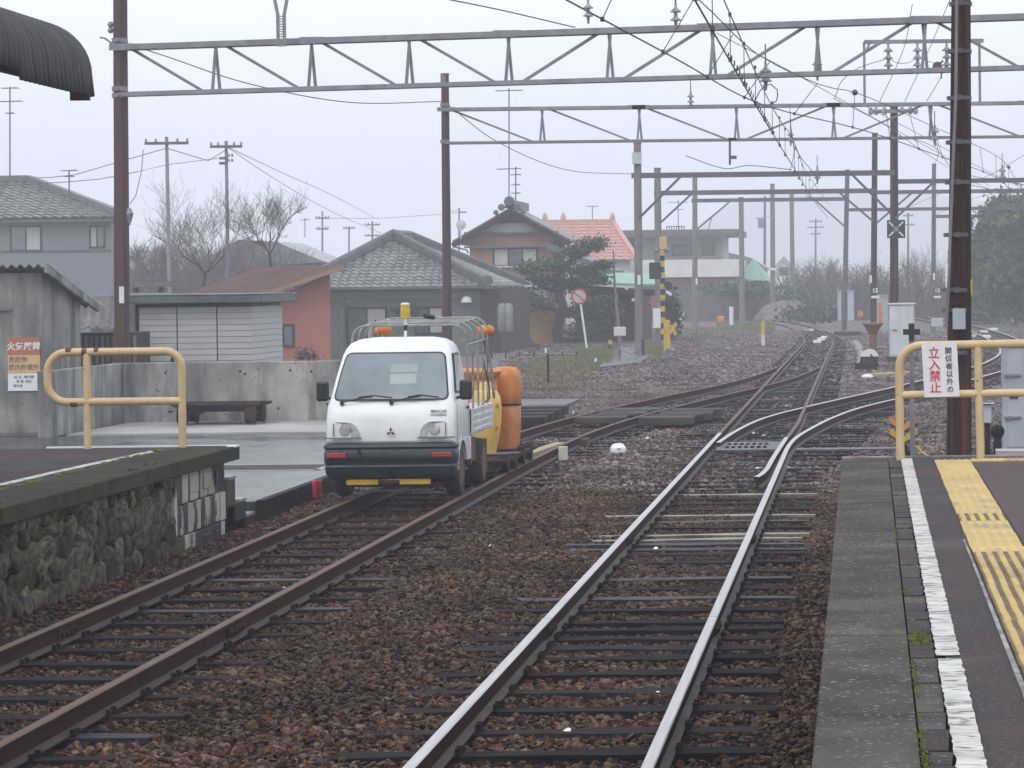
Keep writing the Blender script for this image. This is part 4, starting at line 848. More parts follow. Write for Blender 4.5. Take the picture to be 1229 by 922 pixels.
# ---- overhead wires
WIRES = [
 ('contact wire above the straight main track', [(-1.6, 20, 5.1), (-1.6, 50, 5.1), (-1.55, 74, 5.1), (-1.5, 100, 5.1), (-1.3, 125, 5.1)], .016),
 ('messenger wire sagging above the main contact wire', [(-1.6, 22, 5.75), (-1.6, 35, 5.72), (-1.6, 49, 5.6), (-1.58, 60, 5.62), (-1.55, 69.6, 5.75), (-1.55, 85, 5.6), (-1.5, 100, 5.7), (-1.3, 125, 5.7)], .013),
 ('second contact wire swinging right over the diverging track', [(-3.25, 24, 5.1), (-2.3, 36, 5.1), (-1.5, 46, 5.1), (.1, 54, 5.1), (1.9, 66, 5.1), (3.9, 80.6, 5.1), (5.4, 100, 5.1)], .015),
 ('messenger wire of the diverging track', [(-2.6, 28, 5.95), (-1.9, 36, 5.75), (-1.45, 43, 5.65), (-.6, 49, 5.6), (0.1, 54, 5.75), (1.7, 66, 5.8), (3.9, 80.6, 5.7), (5.4, 100, 5.8)], .012),
 ('pull off wire at the second gantry', [(-4.1, 69.6, 5.35), (-3.2, 69.8, 5.05), (-2.6, 70, 5.12), (-1.6, 70.3, 5.02)], .014),
 ('thin feeder wire rising left of the dark mast', [P(1095, 5, 60), P(1084, 60, 65), P(1056, 122, 69)], .012),
 ('thin feeder wire crossing the insulator frame', [P(1142, -5, 60), P(1117, 55, 65), P(1086, 122, 69)], .012),
 ('thin feeder wire ending at the third insulator', [P(1138, 70, 66), P(1128, 95, 68), P(1112, 122, 69)], .012),
 ('jumper wire looping between the insulators', [P(1066, 70, 69.4), P(1078, 76, 69.4), P(1092, 75, 69.4), P(1101, 70, 69.4), P(1115, 74, 69.4), P(1128, 78, 69.4)], .011),
 ('cable drooping from the left mast behind the first gantry', [P(134, 47, 51), P(200, 68, 54), P(300, 101, 57), P(420, 123, 62), P(530, 122, 69)], .016),
 ('cable drooping from the second mast to the path side mast', [P(540, 128, 69.6), P(600, 172, 76), P(680, 204, 86), P(758, 209, 97)], .016),
 ('wire entering at the top centre and meeting the nearest gantry', [P(515, -5, 44), P(600, 12, 46), P(690, 33, 49)], .016),
 ('looping jumper hanging beneath the first gantry', [P(905, 124, 49), P(913, 108, 49), P(925, 101, 49), P(933, 108, 49), P(932, 121, 49), P(928, 124, 49)], .014),
 ('jumper running up to the insulator frame', [P(1002, 118, 69.4), P(1010, 98, 69.4), P(1030, 82, 69.4), P(1066, 70, 69.4)], .013),
 ('jumper loop below the second gantry', [P(948, 125, 69), P(949, 150, 69), P(953, 180, 70), P(950, 198, 70), P(948, 205, 71)], .012),
 ('wire continuing down towards the far portal', [P(948, 165, 70), P(962, 190, 85), P(981, 215, 100), P(975, 225, 112), P(967, 238, 118)], .018),
 ('wire between the dark mast and the right hand portal', [P(1079, 163, 100), P(1120, 176, 92), P(1145, 205, 96), P(1170, 212, 98), P(1229, 222, 99)], .016),
 ('drop cable beside the second gantry joint', [P(1114, 128, 69), P(1116, 146, 69), P(1122, 166, 69), P(1126, 186, 80), P(1122, 196, 139)], .012),
 ('fine wire crossing behind the thick mast above the right hand beams', [P(1040, 128, 70), P(1110, 165, 84), P(1170, 198, 96), P(1240, 232, 112)], .012),
 ('fine wire dropping steeply right of the second gantry centre', [P(1000, 118, 69), P(1062, 150, 80), P(1120, 190, 98), P(1180, 224, 124), P(1245, 246, 150)], .014),
 ('fine wire from the first gantry joint to the right hand beam', [P(860, 40, 48), P(960, 92, 58), P(1060, 148, 74), P(1150, 196, 96)], .011),
 ('fine wire rising to the right picture edge', [P(1076, 255, 100), P(1130, 232, 90), P(1180, 214, 84), P(1240, 180, 76)], .010),
 ('thin curved wire at far right over the bamboo', [P(1122, 258, 140), P(1170, 238, 130), P(1210, 230, 120), P(1245, 214, 110)], .014),
 ('faint span wire from the right mast to the edge', [P(1165, 222, 100), P(1196, 230, 110), P(1229, 245, 120)], .018),
]
cat_root = None
for lab, pts, r in WIRES:
    pts = [Vector(p) for p in pts]; tl_ = sum((pts[i + 1] - pts[i]).length for i in range(len(pts) - 1)); path = spline([tuple(p) for p in pts], max(.08, tl_ / 45))
    mb = MB(); mb.tube(path, r * .68, 5); solo('overhead_wire', mb, M['wire'], lab, 'wire', tuple(pts[0]))
# droppers, clips and wire insulators
dl = [(y, -1.6, 5.1, 5.74) for y in (23.5, 28, 32.5, 37, 41.5, 46, 50.5, 55, 60, 64.5, 74, 79, 84, 90, 96)]
for i, (y, x, za, zb) in enumerate(dl):
    mb = MB(); mb.tube([(x, y, za), (x, y, zb - .06)], .006, 4); mb.box((x, y, za + .02), (.05, .06, .06)); mb.box((x, y, zb - .05), (.04, .05, .05))
    solo('dropper', mb, M['wire'], 'thin dropper joining messenger and contact wires over the main track', 'dropper', (x, y, za), 'droppers on the main track wires')
def at_y(k, y):
    pts = spline(WIRES[k][1], 1.0)
    for a, b in zip(pts[:-1], pts[1:]):
        if a.y <= y <= b.y: return a.lerp(b, (y - a.y) / max(1e-6, b.y - a.y))
    return pts[-1]
for i in range(14):
    y = 31 + 4.4 * i; a, b = at_y(2, y), at_y(3, y); mb = MB(); mb.tube([a, b], .006, 4); mb.box(tuple(a), (.04, .05, .05))
    if i % 4 == 1: mb.lathe([(.03, -.05), (.06, 0), (.03, .05)], tuple(b), 8)
    solo('dropper', mb, M['wire'], 'short dropper on the wires that swing right', 'dropper', tuple(a), 'droppers on the diverging wires')
mb = MB()
for k in range(46): y = 36.5 + k * .42; mb.box((-1.6 + .02 * (k % 2), y, 5.145), (.016, .035, .036), rx=.5)
solo('wire_clamps', mb, M['wire'], 'dense row of clamps along the main contact wire above the switch', 'clamp', (-1.6, 36, 5.1))
II = [(919, 96, 49, 1.2, 'insulator hanging under the first gantry beside the cable loop'), (981, 86, 48.5, 1.0, 'bell shaped insulator under the first gantry left of the frame'), (949, 168, 69.4, 1.0, 'insulator under the second gantry above the main track'),
      (1122, 166, 69.4, 1.3, 'insulator under the second gantry left of the thick mast'), (1203, 212, 99, 1.6, 'insulator on the right hand beam near the picture edge'), (706, 18, 43, .9, 'clip with two upright pins on the upper left wire'), (811, 23, 40, .9, 'ribbed wire insulator above the first gantry'), (829, 122, 69.3, 1.0, 'pinkish insulator standing on the second gantry'), (981, 213, 99, 1.5, 'insulator on the wire below the first single beam')]
for (x, y, d, s, lab) in II:
    q = P(x, y, d); t = thing('wire_insulator', lab, 'insulator', tuple(q)); insulator(t, (q.x, q.y, q.z + .25 * s), 2, s); mb = MB(); mb.tube([(q.x, q.y, q.z + .24 * s), (q.x, q.y, q.z + .50 * s)], .012, 5); mb.build('pin', M['wire'], t)
t = thing('pulley', 'round rusty pulley on the wire left of the thick mast', 'pulley', P(1125, 80, 60)); q = P(1125, 80, 60); mb = MB(); mb.lathe([(.05, -.04), (.10, -.03), (.08, 0), (.10, .03), (.05, .04)], tuple(q), 14, 'y'); mb.build('wheel', M['rust_spot'], t)
mb = MB(); mb.beam(q, q + Vector((.12, 0, .12)), .04); mb.beam(q + Vector((.08, 0, -.1)), q + Vector((.08, 0, -.25)), .03); mb.build('bracket', M['steel2'], t)
t = thing('wire_hanger', 'short vertical hanger with clamp under the second gantry', 'bracket', P(876, 170, 69.4)); a, b = P(876, 168, 69.4), P(876, 198, 69.4); mb = MB(); mb.beam(a, b, .05); mb.build('rod', M['steel2'], t); mb = MB(); q = P(880, 189, 69.4); mb.box(tuple(q), (.16, .06, .08)); mb.beam(P(874, 167, 69.5), P(884, 167, 69.5), .06); mb.build('clamp', M['steel2'], t)
# ================================================================ UTILITY POLES IN THE DISTANCE
def util(px, yt, d, w, label, arms, m='conpole', xb=None, trans=0):
    root, b, t, r = pole_at(px, yt, d, w, M[m], label, 'utility_pole', xb=xb, taper=.7)
    for (ya, hw, one) in arms:
        q = P(px + (0), ya, d - .15); mb = MB(); s = hw * d / FPX; x0 = -s if not one else -s * .1
        mb.beam(q + Vector((-s if one != 1 else -.05, 0, 0)), q + Vector((s if one != -1 else .05, 0, 0)), .1, .1); mb.build('cross_arm', M['steel2'], root)
        for k in ((-.95, -.5, .5, .95) if one == 0 else (-.9 * -one * -1, -.4 * -one * -1)): mb = MB(); mb.lathe([(.03, 0), (.05, .03), (.03, .12)], q + Vector((s * k, 0, .05)), 7); mb.build('insulator', M['porcelain'], root)
    if trans: q = P(px, trans, d - .4); mb = MB(); mb.lathe([(.25, -.45), (.28, -.4), (.28, .35), (.2, .45)], tuple(q - Vector((.35, 0, 0))), 12); mb.build('transformer', M['steel'], root)
    return root
util(200, 165, 105, 5.6, 'left utility pole with one broad cross arm between the bare trees', [(172, 26, 0)], 'steel', xb=205)
util(271.5, 170, 110, 5.2, 'utility pole with short staggered arms right of the first bare tree', [(176, 19, 0), (190, 8, -1), (196, 8, -1)], 'steel', xb=275)
util(387, 254, 200, 3, 'thin far pole right of the second bare tree', [(262, 8, 0), (275, 7, 0)], 'steel')
util(447, 266, 230, 3.2, 'far pole with double arms above the grey tiled roof', [(270, 9, 0), (283, 9, 0)], 'steel2')
util(419, 272, 240, 2.6, 'small far pole left of the double armed pole', [(274, 7, 0)], 'steel2')
util(918, 236, 260, 4, 'far utility pole with transformer beside the pale green roof', [(241, 12, 0), (262, 10, -1)], 'steel2', trans=268)
util(979, 263, 300, 3, 'far lattice armed pole above the bare thicket', [(266, 8, 0), (273, 10, 0), (281, 6, 0)], 'steel2')
util(1090, 256, 280, 3.4, 'far pole just right of the signal board', [(259, 6, 0), (270, 8, 0)], 'steel2')
util(551, 250, 210, 2.6, 'thin far pole beside the gable house eaves', [(255, 9, 1)], 'steel2')
for lab, pts in [('upper power line sweeping left from the first utility pole', [P(0, 214, 120), P(90, 210, 112), P(200, 178, 105), P(250, 193, 108), P(271, 180, 110)]),
                 ('lower power line left of the bare trees', [P(0, 223, 120), P(120, 215, 112), P(200, 198, 105), P(262, 190, 110)]),
                 ('power line descending right from the second utility pole', [P(272, 176, 110), P(330, 215, 130), P(400, 255, 160), P(470, 285, 200)]),
                 ('second power line descending right above the tree', [P(276, 178, 110), P(340, 208, 130), P(400, 235, 160), P(450, 262, 200)]),
                 ('long level power line behind the second mast', [P(387, 262, 200), P(460, 262, 210), P(520, 258, 210), P(551, 255, 210)]),
                 ('slack service cable left of the first bare tree', [P(172, 180, 105), P(170, 205, 105), P(163, 235, 108), P(156, 245, 110)])]:
    mb = MB(); mb.tube(spline([tuple(p) for p in pts], 3), .015, 4); solo('power_line', mb, M['wire'], lab, 'wire', tuple(pts[0]))
# antennas
def antenna(px, yb, yt, d, lab, els):
    a, b = P(px, yb, d), P(px, yt, d); t = thing('tv_antenna', lab, 'antenna', tuple(a)); mb = MB(); mb.tube([a, b], .03, 6); mb.build('mast', M['steel2'], t)
    for (y, hw) in els:
        q = P(px, y, d); s = hw * d / FPX; mb = MB(); mb.tube([q + Vector((-s, 0, .0)), q + Vector((s, 0, .02))], .02, 4)
        for k in range(6): u_ = -s + 2 * s * k / 5; mb.tube([q + Vector((u_, -.25, 0)), q + Vector((u_, .25, 0))], .014, 4)
        mb.build('element', M['steel2'], t)
antenna(12, 215, 104, 122, 'tall antenna mast on the left grey tiled house', [(106, 9), (122, 14), (136, 4)])
antenna(83, 232, 204, 124, 'small antenna on the right slope of the left house', [(205, 9), (212, 5)])
antenna(611, 248, 106, 128, 'very tall antenna rising from the gable house ridge', [(109, 16), (203, 14)])
antenna(619, 248, 200, 129, 'second antenna beside the tall one on the gable house', [(210, 6), (222, 5), (232, 5)])
antenna(711, 268, 247, 185, 'small antenna above the salmon roof', [(248, 7)])
antenna(814, 275, 240, 200, 'antenna on the white building roof', [(243, 12), (252, 6)])
antenna(366, 285, 262, 180, 'thin antenna behind the second bare tree', [(264, 5)])
# ================================================================ BUILDINGS
def px_x(px, d): return P(px, 340, d).x
def pz(px, y, d): return P(px, y, d).z
def roof_tiles(mb, L0, L1, R0, R1, rows, tw=.30, wave=.035, step=.03):
    # tiled slope: L0->L1 left edge bottom to top, R0->R1 right edge
    L0, L1, R0, R1 = map(Vector, (L0, L1, R0, R1)); nrm = (R0 - L0).cross(L1 - L0).normalized()
    if nrm.z < 0: nrm = -nrm
    wmax = max((R0 - L0).length, .01); u0 = (R0 - L0).normalized()
    for r in range(rows):
        a, b = L0.lerp(L1, r / rows), L0.lerp(L1, (r + 1) / rows + .012); c, d = R0.lerp(R1, r / rows), R0.lerp(R1, (r + 1) / rows + .012)
        sa, sc = (a - L0).dot(u0), (c - L0).dot(u0); sb, sd = (b - L0).dot(u0), (d - L0).dot(u0)
        n = max(2, int((sc - sa) / tw * 5)); k = len(mb.v)
        for i in range(n + 1):
            t = i / n; ph = (sa + (sc - sa) * t) / tw * 2 * math.pi; h = wave * (math.sin(ph) + .4 * math.sin(2 * ph + 1))
            tt = min(1, max(0, ((sa + (sc - sa) * t) - sb) / max(.01, sd - sb)))
            p = a.lerp(c, t); q = b.lerp(d, tt)
            mb.v += [tuple(p + nrm * (h + step)), tuple(q + nrm * (h * .8)), tuple(p + nrm * (h - .01))]
        for i in range(n): e = k + 3 * i; mb.f += [[e, e + 3, e + 4, e + 1], [e + 2, e + 5, e + 3, e]]; mb.m += [0, 0]
def window(root, x0, x1, z0, z1, y, frame='black', sash=2, face='y', pane='housglass', curt=False):
    mb = MB(); w = .07
    if face == 'y':
        mb.b2((x0 - w, y - .06, z0 - w), (x1 + w, y - .002, z0)); mb.b2((x0 - w, y - .06, z1), (x1 + w, y - .002, z1 + w)); mb.b2((x0 - w, y - .06, z0 + .001), (x0, y - .002, z1 - .001)); mb.b2((x1, y - .06, z0 + .001), (x1 + w, y - .002, z1 - .001))
        for k in range(1, sash): xx = x0 + (x1 - x0) * k / sash; mb.b2((xx - .03, y - .055, z0 + .001), (xx + .03, y - .004, z1 - .001))
        f = mb.build('window', M[frame], root)
        for k in range(sash):
            a = x0 + (x1 - x0) * k / sash; b = x0 + (x1 - x0) * (k + 1) / sash; mb = MB(); mb.b2((a, y - .03, z0), (b, y - .012, z1)); mb.build('pane', M['curtain'] if (curt and k % 2 == (1 if curt == 2 else 0)) else M[pane], f)
    return f
# grey tiled single storey house behind the truck
h = thing('grey_tiled_house', 'single storey grey green house with hipped grey tile roof behind the truck', 'house', (-16.5, 105, -.2))
d0 = 103.5; xl, xr = px_x(355, d0) , px_x(585, d0); ez = pz(480, 345, d0); az = pz(473, 286, 107)
ap0, ap1 = Vector((px_x(473, 107), 107, az)), Vector((px_x(473, 107), 111, az)); e0, e1, e2, e3 = Vector((xl, d0, ez)), Vector((xr, d0, ez)), Vector((xr, 114.6, ez)), Vector((xl, 114.6, ez))
mb = MB(); roof_tiles(mb, e0, ap0, e1, ap0, 15); o = mb.build('front_roof_tiles', M['greytile'], h, smooth=False); o['kind'] = 'stuff'
mb = MB(); roof_tiles(mb, e1, ap0, e2, ap1, 15); roof_tiles(mb, e3, ap1, e0, ap0, 15); roof_tiles(mb, e2, ap1, e3, ap1, 15); o = mb.build('side_roof_tiles', M['greytile'], h); o['kind'] = 'stuff'
for a, b in ((e0, ap0), (e1, ap0), (e2, ap1), (e3, ap1), (ap0, ap1)):
    mb = MB(); mb.beam(a + Vector((0, 0, .10)), b + Vector((0, 0, .13)), .26, .20); mb.tube([a + Vector((0, 0, .22)), b + Vector((0, 0, .25))], .10, 8); mb.build('ridge', M['ridgetile'], h)
mb = MB(); mb.lathe([(.02, -.05), (.2, -.05), (.2, .05), (.02, .05)], (xr + .02, d0 - .1, ez + .2), 12, 'y'); mb.build('ridge_end_tile', M['ridgetile'], h)
mb = MB(); mb.b2((xl + .3, d0 + .5, -.3), (px_x(577, d0) , 114, ez - .02)); mb.build('wall', M['greenwall'], h)
mb = MB(); mb.b2((xl + .1, d0 + .1, ez - .10), (xr - .05, 114.4, ez - .03)); mb.build('soffit', M['ridgetile'], h)
mb = MB(); mb.b2((xl + .29, d0 + .44, pz(480, 358, d0)), (px_x(577, d0) + .02, d0 + .499, ez - .11)); mb.build('wall_band', M['bluewall'], h)
mb = MB(); mb.b2((px_x(577, d0 + .5) + .002, d0 + .35, -.3), (px_x(601, d0 + .5), 113, ez - .12)); mb.build('dark_side_wall', M['darkwood'], h)
window(h, px_x(418, 104), px_x(462, 104), pz(440, 430, 104), pz(440, 371, 104), 103.995, curt=2, sash=2)
window(h, px_x(500, 104), px_x(530, 104), pz(440, 400, 104), pz(440, 371, 104), 103.99, curt=2, sash=2)
mb = MB(); mb.tube([P(419, 362, 103.5), P(411, 368, 103.8), P(410, 430, 103.8)], .05, 7); mb.build('downpipe', M['conpole'], h)
mb = MB(); mb.beam((xl, d0 - .06, ez - .02), (xr + .1, d0 - .06, ez - .02), .12, .10); mb.build('gutter', M['ridgetile'], h)
mb = MB(); q = P(560, 361, 103.7); mb.lathe([(.2, -.06), (.16, .1), (.06, .16)], tuple(q), 10); mb.build('wall_lamp', M['whitewall'], h)
for (xx, w_) in ((586, .42), (592, .42)):
    pass
# terracotta house with red metal roof
h = thing('terracotta_house', 'terracotta rendered house with rusted red metal roof behind the steel shed', 'house', (-17, 92, -.2))
d0 = 90.0; xw0, xw1 = px_x(280, d0), px_x(396, d0)
mb = MB(); fp = [(xw0, pz(280, 366, d0)), (px_x(338, d0), pz(338, 353, d0)), (xw1, pz(393, 328, d0))]
mb.prism([(xw0, -.3), (xw1, -.3)] + [fp[2], fp[1], fp[0]], 'y', d0, d0 + 9); n_ = 5
mb.v = [(x - (1.65 if y > d0 + 1 else 0), y, z) for (x, y, z) in mb.v]; mb.build('wall', M['orangewall'], h)
rA, rB = P(300, 362, d0 - .6), P(412, 320, d0 - .6)
back = Vector((-5.5, 14, .06)); mb = MB(); n = 30
pa, pb = rA + Vector((-1.2, 0, -.3)), rB
for i in range(n):
    t0, t1 = i / n, (i + 1) / n; a, b = pa + back * t0, pb + back * t0; c, d_ = pa + back * t1, pb + back * t1
    mb.hexa([a + Vector((0, .02, -.04)), b + Vector((0, .02, -.04)), d_ + Vector((0, -.02, -.04)), c + Vector((0, -.02, -.04)), a, b, d_, c])
    mb.beam(a + Vector((0, 0, .03)), b + Vector((0, 0, .03)), .07, .05)
mb.build('metal_roof', M['redroof'], h)
mb = MB(); mb.beam(pa + Vector((0, -.05, -.03)), pb + Vector((0, -.05, -.03)), .06, .12); mb.build('fascia', M['tanwall'], h)
window(h, px_x(341, d0), px_x(350, d0), pz(345, 414, d0), pz(345, 392, d0), d0 - .002, sash=1)
# steel shed
h = thing('steel_shed', 'grey steel storage shed with dark green flat roof behind the concrete wall', 'shed', (-12.8, 56, -.1))
d0 = 56.0; x0, x1 = px_x(160, d0), px_x(302, d0); zt = pz(230, 364, d0); x2 = x1; y2 = 58.9
mb = MB(); mb.b2((x0 + .02, d0 + .04, -.2), (x1 - .02, y2 - .02, zt - .01)); mb.build('core', M['black'], h)
cols = [px_x(q, d0) for q in (161, 166, 212, 260, 302)]; zs = -.12; bh = .115; nb = int((zt + .12) / bh)
def board(a, b, nm='siding_board'):
    mb = MB(); mb.hexa([a[0], a[1], a[2], a[3], b[0], b[1], b[2], b[3]]); return mb.build(nm, M['siding'], h)
for c0, c1 in zip(cols[:-1], cols[1:]):
    off = .0 if c1 - c0 > .3 else -.02
    for k in range(nb):
        z0 = -.12 + k * bh; mb = MB(); mb.hexa([(c0 + .012, d0 - .012 + off, z0 + .006), (c1 - .012, d0 - .012 + off, z0 + .006), (c1 - .012, d0 + .03, z0 + .006), (c0 + .012, d0 + .03, z0 + .006), (c0 + .012, d0 + off, z0 + bh), (c1 - .012, d0 + off, z0 + bh), (c1 - .012, d0 + .03, z0 + bh), (c0 + .012, d0 + .03, z0 + bh)])
        if off == 0 or k == 0: mb.build('siding_board', M['siding'], h)
for k in range(nb): mb = MB(); z0 = -.12 + k * bh; mb.hexa([(x1 - .03, d0 - .01, z0 + .006), (x1 + .012, d0 - .01, z0 + .006), (x1 + .012, y2, z0 + .006), (x1 - .03, y2, z0 + .006), (x1 - .03, d0 - .01, z0 + bh), (x1, d0 - .01, z0 + bh), (x1, y2, z0 + bh), (x1 - .03, y2, z0 + bh)]); mb.build('siding_board', M['siding'], h)
mb = MB(); mb.b2((x0 - .12, d0 - .3, zt), (x1 + .25, y2 + .2, zt + .16)); mb.build('fascia', M['shedroof'], h, bev=.02)
mb = MB(); mb.b2((x0 - .14, d0 - .32, zt + .161), (x1 + .27, y2 + .22, zt + .18)); mb.build('roof_sheet', M['shedtop'], h)
for q in (169, 207): mb = MB(); p = P(q, 432, 55.95); mb.box(tuple(p), (.06, .03, .1)); mb.build('latch', M['black'], h)
# dark lean to with corrugated roof between hut and shed
h = thing('lean_to', 'dark slatted lean to with corrugated roof between the hut and the steel shed', 'shed', (-14.5, 53, -.1))
mb = MB(); xa, xb = px_x(80, 54.5), px_x(162, 54.5); corr_sheet(mb, (xa, 53.2, pz(120, 394, 53.2)), (xb - xa, 0, 0), (-.5, 2.2, pz(120, 362, 55.4) - pz(120, 394, 53.2)), .03, .17); mb.build('corrugated_roof', M['corr'], h)
mb = MB(); mb.b2((xa, 54.4, -.2), (xb, 55.6, 1.5)); mb.build('back_wall', M['darkwood'], h)
for k in range(13): mb = MB(); x = xa + .1 + k * .1; mb.b2((x, 54.2 + R.uniform(-.02, .02), -.1), (x + .055, 54.24, 1.45)); mb.build('slat', M['corr'] if k % 3 else M['conpole'], h)
mb = MB(); mb.tube([(px_x(141, 54), 54, -.1), (px_x(141, 54), 54, 1.3)], .02, 6); mb.build('pipe', M['conpole'], h)
mb = MB(); mb.b2((px_x(105, 62), 62, -.2), (px_x(160, 62), 66, pz(130, 352, 62))); solo('rounded_tank', mb, M['corr'], 'grey brown low roof seen above the lean to beside the mast', 'shed roof', (-16, 62, -.2), bev=.2)
mb = MB(); mb.b2((px_x(152, 70), 70, pz(170, 345, 70)), (px_x(206, 70), 72, pz(170, 338, 70))); mb.b2((px_x(160, 70.5), 70.5, -.2), (px_x(164, 70.5), 70.7, pz(170, 345, 70))); mb.b2((px_x(190, 70.5), 70.5, -.2), (px_x(194, 70.5), 70.7, pz(170, 345, 70))); solo('carport', mb, M['conpole'], 'flat pale canopy behind the steel shed and left of the utility pole', 'canopy', (-17, 71, -.2))
# two storey house far left
h = thing('two_storey_house', 'two storey grey blue house with hipped tile roof at far left', 'house', (-38, 128, -.2))
d0 = 125.0; xr = px_x(155, d0); xl = px_x(-160, d0); ez = pz(70, 261, d0); dr = 129.0; az = pz(35, 217, dr)
aR, aL = Vector((px_x(36, dr), dr, az)), Vector((px_x(-60, dr), dr, az)); e0, e1, e2, e3 = Vector((xl, d0, ez)), Vector((px_x(150, d0), d0, ez)), Vector((px_x(156, 134), 134, ez)), Vector((xl, 134, ez))
mb = MB(); roof_tiles(mb, e0, aL, e1, aR, 14, tw=.42, step=.05); roof_tiles(mb, e1, aR, e2, aR, 14, tw=.4); roof_tiles(mb, e2, aR, e3, aL, 14, tw=.4); o = mb.build('roof_tiles', M['greytile'], h); o['kind'] = 'stuff'
for a, b in ((e1, aR), (aL, aR)): mb = MB(); mb.beam(a + Vector((0, 0, .1)), b + Vector((0, 0, .12)), .3, .24); mb.build('ridge', M['ridgetile'], h)
mb = MB(); w0, w1 = px_x(134, d0 + .7), px_x(152, 133); zt_ = ez - .08; mb.hexa([(xl + .6, d0 + .7, -.3), (w0, d0 + .7, -.3), (w1, 133, -.3), (xl, 133, -.3), (xl + .6, d0 + .7, zt_), (w0, d0 + .7, zt_), (w1, 133, zt_), (xl, 133, zt_)]); mb.build('wall', M['bluewall'], h)
mb = MB(); mb.b2((xl + .2, d0 + .1, ez - .2), (px_x(150, d0) - .2, d0 + .69, ez - .06)); mb.build('soffit', M['ridgetile'], h)
mb = MB(); mb.b2((xl + .58, d0 + .64, pz(70, 302, d0 + .7)), (w0 + .01, d0 + .699, pz(70, 300, d0 + .7))); mb.build('belt_course', M['ridgetile'], h)
yw = d0 + .695
window(h, px_x(15, yw), px_x(49, yw), pz(30, 300, yw), pz(30, 273, yw), yw, curt=2); window(h, px_x(110, yw), px_x(125, yw), pz(30, 297, yw), pz(30, 274, yw), yw, curt=1)
mb = MB(); a = P(150, 255, 126); mb.tube([a, a + Vector((.2, 0, -.5)), a + Vector((-.1, 0, -.8))], .06, 6); mb.build('downpipe', M['ridgetile'], h)
# low roofs behind the bare trees
h = thing('far_house', 'faint grey hipped roof seen through the bare trees', 'house', (-33, 160, -.2)); d0 = 160.
pts = [P(x, y, d0) for x, y in ((230, 322), (285, 288), (330, 290), (392, 315))]
mb = MB(); k = [Vector(p) for p in pts]; mb.prism([(p.x, p.z) for p in k], 'y', d0, d0 + 8); mb.build('roof', M['greytile'], h); mb = MB(); mb.b2((k[0].x + .6, d0 + .5, -.2), (k[3].x - .6, d0 + 7, k[3].z - .1)); mb.build('wall', M['bluewall'], h)
# two storey japanese gable house
h = thing('gable_house', 'two storey tan house with dark gable roof and ornamental ridge end', 'house', (-15, 128, -.2)); d0 = 125.
apx = P(612, 249, d0); eL, eR = P(543, 289, d0), P(684, 287, d0); dep = 5.5
for nm, e in (('roof_slope', eL), ('roof_slope', eR)):
    nrm = Vector((0, 0, .16)); mb = MB(); mb.hexa([apx - nrm, e - nrm, e - nrm + Vector((0, dep, 0)), apx - nrm + Vector((0, dep, 0)), apx, e, e + Vector((0, dep, 0)), apx + Vector((0, dep, 0))]); mb.build(nm, M['ridgetile'], h)
    mb = MB(); mb.beam(apx + Vector((0, -.03, -.22)), e + Vector((0, -.03, -.22)), .12, .22); mb.build('barge_board', M['brownwood'], h)
mb = MB(); mb.beam(apx + Vector((0, -.1, .14)), apx + Vector((0, dep, .14)), .4, .34); mb.lathe([(.2, -.12), (.24, 0), (.2, .12)], apx + Vector((0, -.2, .25)), 10, 'y')
for s in (-1, 1): mb.lathe([(.14, -.1), (.16, 0), (.14, .1)], apx + Vector((s * .34, -.2, .0)), 8, 'y'); mb.lathe([(.1, -.1), (.12, 0), (.1, .1)], apx + Vector((s * .58, -.2, -.22)), 8, 'y')
mb.build('ridge_ornament', M['ridgetile'], h)
xl, xr = px_x(562, d0), px_x(664, d0); zb = pz(612, 296, d0); zg = pz(612, 280, d0)
mb = MB(); mb.prism([(xl, -.2), (xr, -.2), (xr, zg), (apx.x, apx.z - .4), (xl, zg)], 'y', d0 + .6, d0 + 5.2); mb.build('wall', M['tanwall'], h)
mb = MB(); mb.prism([(px_x(566, d0), zg + .02), (px_x(659, d0), zg + .02), (px_x(645, d0), pz(612, 268, d0)), (px_x(581, d0), pz(612, 268, d0))], 'y', d0 + .5, d0 + .59); mb.build('gable_panel', M['palewall'], h)
mb = MB(); mb.prism([(px_x(588, d0), pz(612, 267, d0)), (px_x(637, d0), pz(612, 267, d0)), (apx.x, pz(612, 256, d0))], 'y', d0 + .45, d0 + .59); mb.build('gable_vent', M['darkwood'], h)
for y_ in (279, 296): mb = MB(); z = pz(612, y_, d0); mb.b2((xl - .2, d0 + .3, z - .04), (xr + .2, d0 + .59, z + .04)); mb.build('belt_course', M['ridgetile'], h)
window(h, px_x(592, d0), px_x(642, d0), pz(612, 318, d0), pz(612, 299, d0), d0 + .599, sash=3, curt=1)
mb = MB(); mb.b2((px_x(590, d0), d0 + .3, pz(612, 321, d0)), (px_x(644, d0), d0 + .59, pz(612, 319, d0))); mb.build('sill', M['palewall'], h)
mb = MB(); a, b = P(655, 291, d0 - 1), P(735, 324, d0 - 1); c = P(790, 350, d0 - 1)
mb.hexa([a + Vector((0, 0, -.25)), b + Vector((0, 0, -.25)), b + Vector((0, 6, -.25)), a + Vector((0, 6, -.25)), a, b, b + Vector((0, 6, 0)), a + Vector((0, 6, 0))]); mb.build('lower_roof', M['ridgetile'], h)
mb = MB(); mb.b2((px_x(595, d0 - 3), d0 - 3, -.2), (px_x(655, d0 - 3), d0 + .5, pz(612, 345, d0 - 3))); mb.b2((px_x(590, d0 - 3.3), d0 - 3.3, pz(612, 345, d0 - 3) + .002), (px_x(660, d0 - 3.3), d0 + .58, pz(612, 334, d0 - 3))); mb.build('ground_floor', M['palewall'], h)
